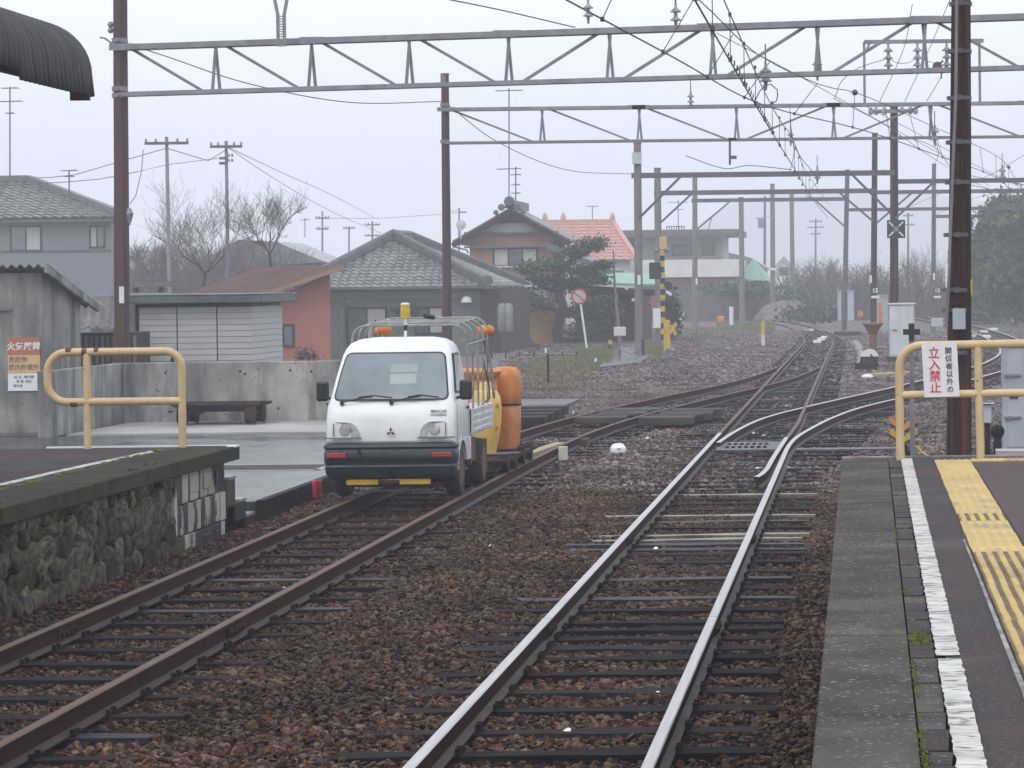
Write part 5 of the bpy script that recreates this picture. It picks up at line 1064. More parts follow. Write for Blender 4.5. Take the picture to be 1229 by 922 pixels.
mb = MB(); q = P(553, 270, d0 - .3); mb.tube([q + Vector((0, 0, -.6)), q], .03, 6); mb.lathe([(.05, 0), (.22, .06)], tuple(q), 10, 'y'); mb.build('dish_antenna', M['palewall'], h)
mb = MB(); mb.tube([P(544, 292, d0), P(547, 297, d0), P(560, 300, d0), P(562, 304, d0)], .04, 6); mb.build('gutter_pipe', M['ridgetile'], h)
# salmon tiled roof
h = thing('salmon_roof_house', 'house with salmon tiled roof behind the gable house', 'house', (-16, 186, -.2)); d0 = 180.
e0, e1, a0, a1 = P(640, 312, d0), P(765, 312, d0), P(654, 267, d0 + 5), P(735, 266, d0 + 5)
mb = MB(); roof_tiles(mb, e0, a0, e1, a1, 12, tw=.5, step=.06); o = mb.build('roof_tiles', M['pinktile'], h); o['kind'] = 'stuff'
mb = MB(); mb.beam(a0, a1, .4, .3); mb.beam(e1, a1, .3, .25)
for x in (654, 676, 735): q = P(x, 262, d0 + 5); mb.lathe([(.2, -.4), (.16, .1), (.05, .35)], tuple(q), 8)
mb.build('ridge', M['pinktile'], h); mb = MB(); mb.b2((e0.x + .5, d0 + .6, -.2), (e1.x - .5, d0 + 9, e0.z - .05)); mb.build('wall', M['palewall'], h)
# white two storey building with flat roof
h = thing('flat_roof_building', 'white two storey building with flat projecting roof and long balcony', 'building', (-15, 205, -.2)); d0 = 200.
mb = MB(); mb.b2((px_x(770, d0 + 3), d0 + 3, 0), (px_x(868, d0 + 3), d0 + 12, pz(800, 283, d0 + 3))); mb.build('upper_floor', M['palewall'], h)
mb = MB(); mb.b2((px_x(732, d0 + 4), d0 + 4, 0), (px_x(770, d0 + 3) - .01, d0 + 12, pz(800, 285, d0 + 3))); mb.build('recessed_bay', M['bluewall'], h)
mb = MB(); mb.b2((px_x(722, d0), d0 - .5, pz(800, 283, d0) + .01), (px_x(888, d0), d0 + 13, pz(800, 276, d0))); mb.build('roof_slab', M['conpole'], h)
mb = MB(); mb.b2((px_x(722, d0), d0 - .55, pz(800, 284, d0)), (px_x(888, d0), d0 - .51, pz(800, 277, d0))); mb.build('roof_fascia', M['corr'], h)
mb = MB(); mb.b2((px_x(728, d0), d0, pz(800, 333, d0)), (px_x(887, d0), d0 + 13, pz(800, 312, d0))); mb.build('balcony', M['whitewall'], h)
mb = MB(); mb.b2((px_x(735, d0 + 2), d0 + 2, -.2), (px_x(880, d0 + 2), d0 + 12, pz(800, 333, d0) - .01)); mb.build('ground_floor', M['bluewall'], h)
mb = MB(); mb.b2((px_x(800, d0 + 1.9), d0 + 1.9, pz(800, 345, d0)), (px_x(872, d0 + 1.9), d0 + 1.99, pz(800, 335, d0))); mb.build('shop_band', M['pinktile'], h)
for (a, b, s) in ((808, 830, 3), (844, 857, 1)): window(h, px_x(a, d0 + 3), px_x(b, d0 + 3), pz(800, 306, d0 + 3), pz(800, 295, d0 + 3), d0 + 2.99, sash=s)
for a in (742, 752, 762): window(h, px_x(a, d0 + 4), px_x(a + 7, d0 + 4), pz(800, 308, d0 + 4), pz(800, 290, d0 + 4), d0 + 3.99, sash=1)
mb = MB()
mb.beam(P(735, 306, d0 + .1), P(775, 306, d0 + .1), .06); mb.beam(P(735, 309, d0 + .1), P(775, 309, d0 + .1), .04)
for x in range(735, 776, 6): mb.beam(P(x, 306, d0 + .1), P(x, 312, d0 + .1), .05)
mb.build('balcony_rail', M['steel'], h)
t = thing('air_conditioner', 'white air conditioner unit hanging on the balcony left of the concrete mast', 'air conditioner', P(747, 320, d0 - .3)); q = P(747, 320, d0 - .3); mb = MB(); mb.box(tuple(q), (.9, .4, .7)); mb.build('casing', M['whitewall'], t, bev=.03); mb = MB(); mb.lathe([(.24, -.02), (.24, .02)], q + Vector((0, -.21, 0)), 14, 'y'); mb.build('fan_grille', M['ridgetile'], t)
mb = MB(); q0 = P(805, 276, d0 + 2)
for x in range(800, 822, 3): mb.beam(P(x, 276, d0 + 2), P(x, 272, d0 + 2), .06)
mb.beam(P(800, 272, d0 + 2), P(822, 272, d0 + 2), .06); mb.beam(P(840, 276, d0 + 2), P(872, 277, d0 + 2), .08); mb.beam(P(850, 276, d0 + 2), P(854, 262, d0 + 2), .06); mb.build('roof_frame', M['steel2'], h)
# translucent sloping ledge roof right of the building
h = thing('pavilion', 'pavilion with pale green pyramid roof right of the white building', 'pavilion', (-7, 210, -.2)); d0 = 208.
ap = P(904, 311, d0 + 4); c0, c1 = P(880, 337, d0), P(926, 337, d0); mb = MB(); k = len(mb.v); c2, c3 = c1 + Vector((0, 8, 0)), c0 + Vector((0, 8, 0))
mb.add([c0, c1, c2, c3, ap], [(0, 1, 4), (1, 2, 4), (2, 3, 4), (3, 0, 4), (3, 2, 1, 0)]); mb.build('roof', M['green'], h); mb = MB(); mb.b2((c0.x + .4, d0 + .6, -.2), (c1.x - .4, d0 + 7, c0.z - .02)); mb.build('wall', M['greenwall'], h)
for x in (886, 895, 906, 915): mb = MB(); q = P(x, 342, d0 + .5); mb.box(tuple(q), (.25, .06, .4)); mb.build('window', M['whitewall'], h)
h = thing('far_house', 'tiny pale gabled house between two masts right of the green pavilion', 'house', (-5, 262, -.2)); d0 = 260.
mb = MB(); mb.prism([(px_x(932, d0), -.2), (px_x(950, d0), -.2), (px_x(950, d0), pz(940, 320, d0)), (px_x(941, d0), pz(940, 310, d0)), (px_x(932, d0), pz(940, 320, d0))], 'y', d0, d0 + 8); mb.build('wall', M['whitewall'], h)
for s in (-1, 1): mb = MB(); mb.beam(P(941, 309, d0 - .3), P(941 + s * 11, 321, d0 - .3), .3, .2); mb.build('roof_edge', M['palewall'], h)
window(h, px_x(936, d0), px_x(945, d0), pz(940, 330, d0), pz(940, 322, d0), d0 - .002, sash=1)
h = thing('far_house', 'low grey roof between the white building and the green pavilion', 'house', (-9, 232, -.2)); d0 = 230.
mb = MB(); mb.prism([(px_x(868, d0), pz(870, 320, d0)), (px_x(868, d0), pz(870, 302, d0)), (px_x(900, d0), pz(900, 309, d0)), (px_x(925, d0), pz(920, 324, d0))], 'y', d0, d0 + 8); mb.build('roof', M['greytile'], h)
mb = MB(); mb.b2((px_x(872, d0), d0 + .5, -.2), (px_x(918, d0), d0 + 7, pz(870, 320, d0))); mb.build('wall', M['bluewall'], h)
# dark wooden house with green metal eaves
h = thing('dark_wooden_house', 'dark boarded single storey house with pale green metal eave beside the path', 'house', (-10, 125, -.2)); d0 = 121.
mb = MB(); mb.b2((px_x(690, d0), d0, -.2), (px_x(765, d0), d0 + 8, pz(720, 350, d0))); mb.build('wall', M['darkwood'], h)
a, b = P(682, 339, d0 - 1), P(790, 341, d0 - 1); mb = MB(); mb.hexa([a + Vector((0, 0, -.08)), b + Vector((0, 0, -.08)), b + Vector((0, 4.5, .3)), a + Vector((0, 4.5, .3)), a, b, b + Vector((0, 4.5, .45)), a + Vector((0, 4.5, .45))]); mb.build('green_roof', M['green'], h)
mb = MB(); mb.beam(P(683, 345, d0 - 1.1), P(792, 352, d0 - 1.1), .1, .25); mb.build('eave_board', M['brownwood'], h)
window(h, px_x(717, d0), px_x(740, d0), pz(720, 378, d0), pz(720, 356, d0), d0 - .002, frame='palewall', sash=2)
for (x, y) in ((735, 343), (752, 346), (760, 360)): mb = MB(); q = P(x, y, d0 - 1.3); mb.box(tuple(q), (.12, .1, .12)); mb.build('rafter_end', M['whitewall'], h)
# white thing outside, long low wall and hedge far back
mb = MB(); q = P(744, 398, 112); mb.box(tuple(q), (.45, .3, .35)); solo('crate', mb, M['whitewall'], 'small white crate on the ground left of the concrete mast', 'crate', tuple(q), bev=.03)
mb = MB(); mb.b2((px_x(797, 205), 190, -.2), (px_x(985, 190), 190.3, pz(900, 349, 190))); solo('boundary_wall', mb, M['orangewall'] if False else mat('faded_pink_wall', (.20, .15, .16), (.15, .12, .13), scale=.6, rough=.9), 'long faded pinkish boundary wall behind the masts', 'wall', (-8, 190, -.2))
# ================================================================ TRUCK ON THE SIDING
TX, TY = -5.04, 31.2
tk = thing('kei_truck', 'small white flatbed truck with navy bumper standing on the rusty siding', 'truck', (TX, 32.5, 0))
def ring(hw, yf, yb, z, r, crown=.03, n=5):
    # rounded rectangle ring, front edge slightly bowed
    pts = []
    for (cx, cy, a0) in ((hw - r, yb - r, 0), (-hw + r, yb - r, 90), (-hw + r, yf + r, 180), (hw - r, yf + r, 270)):
        for i in range(n + 1):
            a = rad(a0 + 90 * i / n); pts.append([TX + cx + r * math.cos(a), cy + r * math.sin(a), z])
    for p in pts:
        if p[1] < yf + r + .001: p[1] -= crown * (1 - ((p[0] - TX) / hw) ** 2)
    return pts
def loft(mb, rings, cap=True):
    k = len(mb.v); n = len(rings[0])
    for r in rings: mb.v += [tuple(p) for p in r]
    for i in range(len(rings) - 1):
        for j in range(n): j2 = (j + 1) % n; mb.f.append([k + i * n + j, k + i * n + j2, k + (i + 1) * n + j2, k + (i + 1) * n + j]); mb.m.append(0)
    if cap: mb.f.append([k + j for j in range(n)][::-1]); mb.f.append([k + (len(rings) - 1) * n + j for j in range(n)]); mb.m += [0, 0]
YB = 32.52
LV = [(.688, TY + .02, .60, .07), (.695, TY + .015, .72, .08), (.692, TY + .03, .86, .08), (.685, TY + .075, 1.0, .08), (.672, TY + .125, 1.055, .08), (.655, TY + .19, 1.15, .08), (.618, TY + .36, 1.38, .08), (.585, TY + .50, 1.55, .08), (.565, TY + .57, 1.61, .09), (.53, TY + .65, 1.665, .10), (.46, TY + .75, 1.705, .12), (.33, TY + .88, 1.725, .14)]
mb = MB(); loft(mb, [ring(hw, yf, YB - (.0 if z < 1.6 else (z - 1.6) * .9), z, r) for hw, yf, z, r in LV]); body = mb.build('cab_body', M['carwhite'], tk, smooth=True)
def yfront(z):
    for (a, b) in zip(LV[:-1], LV[1:]):
        if a[2] <= z <= b[2]: t = (z - a[2]) / (b[2] - a[2]); return a[1] + (b[1] - a[1]) * t, a[0] + (b[0] - a[0]) * t
    return LV[-1][1], LV[-1][0]
def front_panel(mb, zs, inset, proud, n=10, rnd=.05):
    k = len(mb.v)
    for i, z in enumerate(zs):
        yf, hw = yfront(z); e = min(z - zs[0], zs[-1] - z); ins = inset + (rnd - math.sqrt(max(0, rnd ** 2 - max(0, rnd - e) ** 2)) if e < rnd else 0)
        for j in range(n + 1):
            x = -(hw - ins) + 2 * (hw - ins) * j / n; y = yf - .03 * (1 - (x / hw) ** 2) - proud + max(0, abs(x) - (hw - .08)) ** 2 * 6
            mb.v.append((TX + x, y, z))
    for i in range(len(zs) - 1):
        for j in range(n): a = k + i * (n + 1) + j; mb.f.append([a, a + 1, a + n + 2, a + n + 1]); mb.m.append(0)
zz = lambda a, b, n: [a + (b - a) * (0.5 - 0.5 * math.cos(math.pi * i / n)) for i in range(n + 1)]
mb = MB(); front_panel(mb, zz(1.062, 1.572, 14), .045, .004, 16, .06); mb.build('windscreen_rubber', M['black'], tk, smooth=True)
mb = MB(); front_panel(mb, zz(1.078, 1.556, 14), .062, .009, 16, .05); ws = mb.build('windscreen', mat('windscreen_dark', (.20, .25, .27), (.12, .155, .17), scale=1.5, rough=.10, rvar=.03, bump=0, orand=0, spec=.7), tk, smooth=True)
mb = MB(); y_, _ = yfront(1.38); mb.b2((TX - .12, yfront(1.30)[0] - .045, 1.30), (TX + .30, yfront(1.30)[0] - .0385, 1.302))
k0 = len(mb.v); mb2 = MB()
for (z0, z1) in ((1.235, 1.34), (1.36, 1.445)):
    ya, yb2 = yfront(z0)[0] - .041, yfront(z1)[0] - .041; mb2.add([(TX - .03, ya, z0), (TX + .26, ya + .003, z0), (TX + .25, yb2 + .003, z1), (TX - .03, yb2, z1)], [(0, 1, 2, 3)])
mb2.build('painted_rear_window_view', mat('painted_rear_window_light', (.29, .35, .35), (.24, .29, .29), scale=2, rough=.3, bump=0, orand=0), ws)  # pale quads laid on the opaque windscreen, painting in light from the rear window
# headlights
for s in (-1, 1):
    mb = MB(); y0 = TY - .004
    poly = [(.325, .672), (.69, .672), (.692, .75), (.684, .83), (.55, .838), (.42, .832), (.36, .80), (.33, .74)]
    k = len(mb.v)
    for (x, z) in poly: mb.v.append((TX + s * x, TY + .02 - .03 * (1 - (x / .7) ** 2) + max(0, x - .60) ** 2 * 8 - .008, z))
    for (x, z) in poly: mb.v.append((TX + s * x, TY + .07, z))
    n = len(poly); mb.f = [list(range(n)), list(range(n, 2 * n))[::-1]] + [[i, (i + 1) % n, n + (i + 1) % n, n + i] for i in range(n)]; mb.m = [0] * len(mb.f)
    hl = mb.build('headlight', M['lamp'], tk)
    mb = MB(); mb.lathe([(.06, -.008), (.055, -.013), (.02, -.016)], (TX + s * .48, TY + .0, .755), 14, 'y'); mb.build('reflector', M['lamp'], hl, smooth=True)
    mb = MB(); mb.box((TX + s * .60, TY - .004, .755), (.008, .02, .14)); mb.box((TX + s * .50, TY - .012, .667), (.40, .012, .014)); mb.box((TX + s * .50, TY - .01, .652), (.2, .012, .008)); mb.build('lens_trim', M['signgrey'], hl)
    mb = MB(); mb.box((TX + s * .56, TY - .066, .485), (.21, .03, .05), rz=s * .05); mb.build('indicator', M['redlens'], tk, bev=.006)
mb = MB(); mb.b2((TX - .68, TY - .012, .625), (TX + .68, TY - .006, .632)); mb.build('panel_gap', M['signgrey'], tk)
# bumper
BR = [(.655, TY + .02, .225, .07), (.672, TY - .03, .25, .07), (.695, TY - .045, .30, .08), (.705, TY - .05, .36, .08), (.700, TY - .038, .375, .08), (.700, TY - .038, .39, .08), (.708, TY - .052, .41, .08), (.712, TY - .055, .50, .08), (.705, TY - .045, .525, .08), (.703, TY - .04, .545, .08), (.712, TY - .055, .57, .08), (.705, TY - .045, .60, .07), (.69, TY + .0, .618, .06)]
mb = MB(); loft(mb, [ring(hw, yf, TY + .30, z, r) for hw, yf, z, r in BR]); mb.build('bumper', M['bumper'], tk, smooth=True)
mb = MB(); mb.b2((TX - .45, TY - .086, .392), (TX + .45, TY - .078, .402)); mb.b2((TX - .33, TY - .095, .43), (TX - .30, TY - .085, .545)); mb.b2((TX - .06, TY - .092, .53), (TX - .03, TY - .084, .545)); mb.b2((TX + .08, TY - .092, .53), (TX + .11, TY - .084, .545)); mb.build('bumper_slots', M['black'], tk)
for a, b in ((-.47, -.13), (.10, .43)): mb = MB(); mb.b2((TX + a, TY + .0, .165), (TX + b, TY + .06, .222)); mb.build('under_bumper_bar', M['yellow'], tk, bev=.004)
mb = MB(); mb.b2((TX - .14, TY + .03, .18), (TX + .11, TY + .07, .21)); mb.b2((TX - .5, TY + .35, .12), (TX + .5, TY + .40, .16)); mb.tube([(TX - .62, TY + .66, .25), (TX + .62, TY + .66, .25)], .03, 8); mb.build('front_axle', M['rust_spot'], tk)
mb = MB(); mb.tube([(TX - .3, TY + .2, .085), (TX + .42, TY + .2, .09)], .016, 6); mb.build('steel_rod', M['steel'], tk)
# emblem and lettering
mb = MB()
for a in (90, 210, 330):
    c = Vector((math.cos(rad(a)), math.sin(rad(a)))); q = Vector((-c.y, c.x)); L_ = .052; W_ = .030
    pts = [(0, 0), tuple(c * L_ / 2 + q * W_ / 2), tuple(c * L_), tuple(c * L_ / 2 - q * W_ / 2)]
    mb.prism([(TX + .015 + p[0], .728 + p[1]) for p in pts], 'y', TY - .018, TY - .03 + .006)
mb.build('emblem', mat('emblem_red', (.16, .02, .03), rough=.4, bump=0, orand=0), tk)
text_mesh('MINICAB', .042, M['signgrey'], tk, (TX + .52, TY - .012, .945), 'lettering', shear=.2, bold=.0005)
text_mesh('MITSUBISHI', .034, M['signgrey'], tk, (TX + .52, TY - .016, .905), 'lettering')
for o_ in tk.children:
    if o_.name.startswith('lettering'): o_.location.y += .045 - .0
# wipers
for x0, x1 in ((-.50, .02), (.03, .52)):
    mb = MB(); y0 = yfront(1.05)[0] - .06
    mb.tube([(TX + x0 - .02, y0, 1.045), (TX + x0 + .15, y0 + .0, 1.085), (TX + (x0 + x1) / 2 + .05, y0 + .005, 1.105)], .009, 6)
    mb.tube([(TX + x0 + .16, y0 - .002, 1.10), (TX + (x0 + x1) / 2 + .05, y0 + .01, 1.118), (TX + x1, y0 + .012, 1.092)], .009, 6); mb.lathe([(.02, -.02), (.022, .02)], (TX + x0 - .02, y0 + .01, 1.04), 8); mb.build('wiper', M['black'], tk)
# door side: window, seams, mirrors
for s in (-1, 1):
    mb = MB(); pts = [(TY + .30, 1.13, .664), (TY + 1.06, 1.10, .684), (TY + 1.06, 1.55, .594), (TY + .62, 1.55, .594)]
    k = [(TX + s * (x + .004), y, z) for (y, z, x) in pts]; mb.add(k + [(TX + s * (x - .02), y, z) for (y, z, x) in pts], [(0, 1, 2, 3), (4, 5, 6, 7), (0, 1, 5, 4), (1, 2, 6, 5), (2, 3, 7, 6), (3, 0, 4, 7)]); mb.build('side_window', M['black'], tk)
    pts = [(TY + .36, 1.15, .660), (TY + 1.03, 1.13, .681), (TY + 1.03, 1.525, .600), (TY + .64, 1.525, .600)]
    mb = MB(); k = [(TX + s * (x + .010), y, z) for (y, z, x) in pts]; mb.add(k, [(0, 1, 2, 3)]); mb.build('side_glass', M['housglass'], tk)
    mb = MB(); mb.b2((TX + s * .6955, TY + .20, .62), (TX + s * .6995, TY + .208, 1.02)); mb.b2((TX + s * .6955, TY + 1.14, .62), (TX + s * .6995, TY + 1.148, 1.02)); mb.build('door_seam', M['signgrey'], tk)
    mb = MB(); mb.b2((TX + s * .69, TY + .98, .93), (TX + s * .712, TY + 1.10, .955)); mb.build('door_handle', M['black'], tk)
    mb = MB(); mb.box((TX + s * .775, TY + .34, 1.16), (.135, .06, .215)); o = mb.build('mirror', M['black'], tk, bev=.025); mb = MB(); mb.tube([(TX + s * .67, TY + .38, 1.07), (TX + s * .76, TY + .36, 1.10)], .018, 6); mb.build('mirror_arm', M['black'], o)
    # sill panel with wheel arch
    prof = [(TY + .03, .30), (TY + .03, .615), (YB, .615), (YB, .36)] + [(TY + .66 + .34 * math.cos(a), .26 + .34 * math.sin(a)) for a in [rad(q) for q in range(18, 163, 12)]] 
    prof += [(TY + .30, .30)]
    mb = MB(); mb.prism(prof, 'x', TX + s * .60, TX + s * .694); mb.build('sill_panel', M['carwhite'], tk)
    # wheels
    for yw in (TY + .66, TY + 2.55):
        mb = MB(); mb.lathe([(.15, -.075), (.235, -.08), (.258, -.055), (.262, 0), (.258, .055), (.235, .08), (.15, .075)], (TX + s * .60, yw, .262), 24, 'x'); wh = mb.build('wheel', M['tyre'], tk, smooth=True)
        mb = MB(); mb.lathe([(.02, s * .05), (.14, s * .03), (.155, s * .072), (.16, s * .077)], (TX + s * .60, yw, .262), 20, 'x'); mb.build('rim', M['rust_spot'] if s > 0 else M['steel'], wh, smooth=True)
# bed
mb = MB(); mb.b2((TX - .66, TY + 1.40, .60), (TX + .66, TY + 3.22, .66)); mb.build('bed_floor', M['carwhite'], tk)
for s in (-1, 1):
    mb = MB(); x = TX + s * .675
    mb.b2((x - .012, TY + 1.40, .64), (x + .012, TY + 3.22, .90))
    for z in (.655, .73, .805, .885): mb.b2((x - .016 if s < 0 else x + .011, TY + 1.42, z - .016), (x + .024 if s > 0 else x - .011, TY + 3.2, z + .016)) if s > 0 else mb.b2((x - .024, TY + 1.42, z - .016), (x - .011, TY + 3.2, z + .016))
    for y in (1.42, 3.2): mb.b2((x - .025, TY + y - .02, .63), (x + .027, TY + y + .02, .91))
    mb.build('side_gate', M['carwhite'], tk)
mb = MB(); mb.b2((TX - .66, TY + 3.23, .63), (TX + .66, TY + 3.26, .90)); mb.build('tail_gate', M['carwhite'], tk)
mb = MB(); mb.b2((TX - .64, TY + 1.405, .66), (TX + .64, TY + 1.425, 1.0)); mb.build('head_board', M['carwhite'], tk)
mb = MB()
for s in (-1, 1): mb.b2((TX + s * .35, TY + .6, .38), (TX + s * .42, TY + 3.2, .50)); mb.b2((TX + s * .56, TY + 1.7, .30), (TX + s * .64, TY + 2.1, .56)); mb.b2((TX + s * .52, TY + 2.85, .12), (TX + s * .67, TY + 2.87, .50)); mb.b2((TX + s * .64, TY + 1.40, .28), (TX + s * .68, TY + 1.46, .62))
mb.b2((TX - .5, TY + 2.4, .24), (TX + .5, TY + 2.5, .30)); mb.b2((TX - .3, TY + 1, .3), (TX + .3, TY + 2.2, .5)); mb.build('chassis', M['rust_spot'], tk)
# pipe hoops over the bed
hz = [(TY + 1.46, 1.85), (TY + 1.9, 1.87), (TY + 2.35, 1.88), (TY + 2.8, 1.89), (TY + 3.2, 1.91)]
for y, zt in hz:
    hw = .645; r = .16; pth = [(TX - hw, y, .88), (TX - hw, y, zt - r)] + [(TX - hw + r - r * math.cos(a), y, zt - r + r * math.sin(a)) for a in (.4, .8, 1.2, 1.57)] + [(TX + hw - r + r * math.sin(a), y, zt - r + r * math.cos(a)) for a in (0, .4, .8, 1.2, 1.57)] + [(TX + hw, y, .88)]
    mb = MB(); mb.tube(pth, .013, 8); mb.build('hoop', M['pipe'], tk, smooth=True)
mb = MB()
for s in (-1, 1): mb.tube([(TX + s * .645, TY + 1.46, 1.62), (TX + s * .645, TY + 3.2, 1.66)], .012, 6)
mb.tube([(TX + .5, TY + 1.46, 1.84), (TX + .5, TY + 3.2, 1.90)], .011, 6); mb.tube([(TX - .5, TY + 1.46, 1.84), (TX - .5, TY + 3.2, 1.90)], .011, 6); mb.build('hoop_stringer', M['pipe'], tk)
# beacon on the roof
mb = MB(); bx = P(485, 400, 31.9).x; mb.tube([(bx, 32.0, 1.70), (bx, 32.0, 1.93)], .016, 8); mb.build('beacon_pole', M['white'], tk)
mb = MB(); mb.lathe([(.018, 1.80), (.02, 1.83), (.018, 1.86)], (bx, 32.0, 0), 8); mb.build('pole_band', M['black'], tk)
mb = MB(); mb.lathe([(.03, 1.93), (.053, 1.935), (.053, 1.97), (.050, 2.06), (.048, 2.085)], (bx, 32.0, 0), 16); bl = mb.build('beacon', M['yellowlamp'], tk, smooth=True)
mb = MB(); mb.lathe([(.05, 2.085), (.045, 2.10), (.02, 2.105)], (bx, 32.0, 0), 16); mb.build('beacon_cap', M['whitewall'], bl)
# sprayer bars and orange floats on hoops
def ball(mb, c, r): mb.lathe([(r * math.sin(math.pi * i / 8) + .001, -r * math.cos(math.pi * i / 8)) for i in range(9)], tuple(c), 14)
for (x, y, lab) in ((578, 397, 'left of the two orange floats at the right of the hoops'), (587, 397, 'right of the two orange floats at the right of the hoops'), (453, 398, 'left of the two orange floats at the left of the hoops'), (463, 397, 'right of the two orange floats at the left of the hoops')):
    d = 34.2 + (.25 if x in (587, 453) else 0); q = P(x, y, d); mb = MB(); ball(mb, q, .068); mb.lathe([(.07, -.008), (.0705, .008)], tuple(q), 14); solo('float_ball', mb, M['orange'], lab, 'float', tuple(q), group='orange floats tied to the truck hoops', smooth=True)
mb = MB(); mb.tube([P(555, 409, 34.0), P(568, 408, 34.2), P(583, 404, 34.35)], .014, 8); mb.tube([P(581, 404, 34.3), P(590, 445, 34.4), P(593, 478, 34.5)], .018, 8); mb.tube([P(574, 384, 34.2), P(583, 392, 34.3), P(583, 404, 34.3)], .012, 8); mb.build('spray_bar', M['pipe'], tk, smooth=True)
mb = MB(); mb.tube(spline([tuple(p) for p in (P(584, 395, 34.3), P(580, 430, 34.3), P(587, 462, 34.4), P(588, 478, 34.4), P(578, 486, 34.3))], .1), .009, 6); mb.build('hose', M['black'], tk)
mb = MB(); mb.tube([P(450, 384, 34), P(452, 392, 34.2)], .008, 5); mb.tube([P(400, 380, 33), P(510, 379, 33.6)][1:] + [P(520, 381, 33.8)], .03, 6); mb.build('tie_rope', M['black'], tk)
# ---- trolley with tanks behind the truck
tl = thing('rail_trolley', 'low flat rail trolley on small flanged wheels carrying tanks behind the truck', 'trolley', (-4.95, 36.8, 0))
mb = MB(); mb.b2((-5.6, 35.2, .13), (-4.28, 38.6, .17)); mb.build('deck', M['brownwood'], tl)
mb = MB(); mb.b2((-5.45, 35.15, .06), (-5.35, 38.5, .129)); mb.b2((-4.52, 35.15, .06), (-4.42, 38.5, .129)); mb.build('frame', M['blackiron'], tl)
for y in (35.6, 36.35, 37.3, 38.1):
    for s, x in ((-1, -5.49), (1, -4.345)): mb = MB(); mb.lathe([(.02, -.05), (.115, -.045), (.115, .02), (.14, .03), (.14, .045), (.02, .05)], (x, y, .12), 14, 'x'); mb.build('wheel', M['blackiron'], tl)
mb = MB(); mb.tube([(-4.62, 35.0, .255), (-4.13, 35.25, .262)], .014, 6); mb.build('white_bar', M['steel'], tl)
def tank(name, lab, cx, cy, prof, m, seam=None, n=24, sq=1.0):
    t = thing(name, lab, 'tank', (cx, cy, prof[0][1])); mb = MB(); mb.lathe(prof, (cx, cy, 0), n)
    mb.v = [(cx + (v[0] - cx) * (1 + .0), cy + (v[1] - cy) * sq, v[2]) for v in mb.v]; b = mb.build('shell', m, t, smooth=True)
    if seam: mb = MB(); mb.lathe([(seam[0] - .01, seam[1] - .015), (seam[0] + .006, seam[1] - .012), (seam[0] + .006, seam[1] + .008), (seam[0] - .01, seam[1] + .012)], (cx, cy, 0), n); mb.build('seam_ring', M['brownwood'], t)
    return t
cx = P(607.5, 490, 37.5).x
tank('orange_tank', 'tall orange plastic tank with dark middle seam at the back of the trolley', cx, 37.5, [(.10, .172), (.155, .19), (.178, .34), (.19, .50), (.192, .735), (.185, .75), (.185, .765), (.198, .78), (.205, .98), (.200, 1.12), (.175, 1.195), (.12, 1.235), (.03, 1.245)], M['orange'], (.195, .757))
cx = P(583, 500, 36.2).x
t = tank('yellow_tank', 'pale yellow plastic tank between the truck bed and the tall orange tank', cx, 36.2, [(.07, .172), (.12, .19), (.165, .42), (.195, .60), (.20, .78), (.185, .90), (.15, .97), (.10, .99)], M['paleyellow'])
mb = MB(); mb.lathe([(.10, .985), (.085, 1.02), (.085, 1.05), (.06, 1.085), (.02, 1.09)], (cx + .0, 36.2, 0), 16); mb.lathe([(.03, .95), (.03, 1.02), (.01, 1.03)], (cx - .16, 36.15, 0), 10); mb.build('cap', M['paleyellow'], t, smooth=True)
for z in (.80, .52): mb = MB(); mb.box((cx + .165, 36.08, z), (.02, .05, .05)); mb.build('fitting', M['orange'], t)
cx = P(572, 455, 36.9).x
tank('orange_tub', 'wide rimmed orange tub half hidden behind the truck cab', cx, 36.95, [(.20, .172), (.24, .7), (.26, 1.0), (.25, 1.02), (.25, 1.10), (.30, 1.15), (.31, 1.20), (.27, 1.235), (.1, 1.24)], M['orange'])
cx = P(556, 474, 35.4).x
tank('yellow_canister', 'small yellow canister peeping over the truck side gate', -4.72, 34.0, [(.10, .665), (.14, .68), (.15, .90), (.12, .98), (.05, 1.0), (.05, 1.03)], M['paleyellow'], n=16)
# things on the ground between the tracks
mb = MB(); q = G(742, 546, -.16); 
t = thing('ground_marker', 'white dome topped marker box on the gravel between the tracks', 'marker', tuple(q))
mb = MB(); mb.lathe([(.115, .0), (.12, .03), (.115, .07), (.08, .12), (.04, .135), (.005, .137)], tuple(q + Vector((0, 0, .03))), 10); mb.build('dome', M['white'], t, bev=.004); mb = MB(); mb.box(tuple(q + Vector((0, 0, .012))), (.19, .19, .05)); mb.build('base', M['black'], t); mb = MB(); mb.box(tuple(q + Vector((.02, -.112, .09))), (.05, .02, .02)); mb.build('slot', M['signgrey'], t)
a, b = G(628, 553, -.10), G(672, 538, -.10)
t = thing('timber_beam', 'pale yellowish timber beam lying beside the siding rail end', 'timber', tuple(a)); mb = MB(); mb.beam(a + Vector((0, 0, .02)), b + Vector((0, 0, .02)), .16, .14); mb.build('log', mat('pale_old_timber', (.38, .33, .20), (.24, .20, .13), scale=3, stretch=(1, 4, 4), rough=.8, bump=.4), t, bev=.01)
q = G(676, 552, -.15); t = thing('short_post', 'short white square post at the end of the pale timber', 'post', tuple(q)); mb = MB(); mb.box(tuple(q + Vector((0, 0, .09))), (.12, .12, .19)); mb.build('block', mat('old_white_post', (.52, .52, .46), (.38, .38, .33), scale=6, rough=.8), t, bev=.008)
q = G(687, 538, -.16); mb = MB(); mb.box(tuple(q + Vector((0, .3, .05))), (.42, .5, .16)); solo('timber_block', mb, M['concrete_dark'], 'dark block between the timber and the plank crossing', 'block', tuple(q), bev=.01)
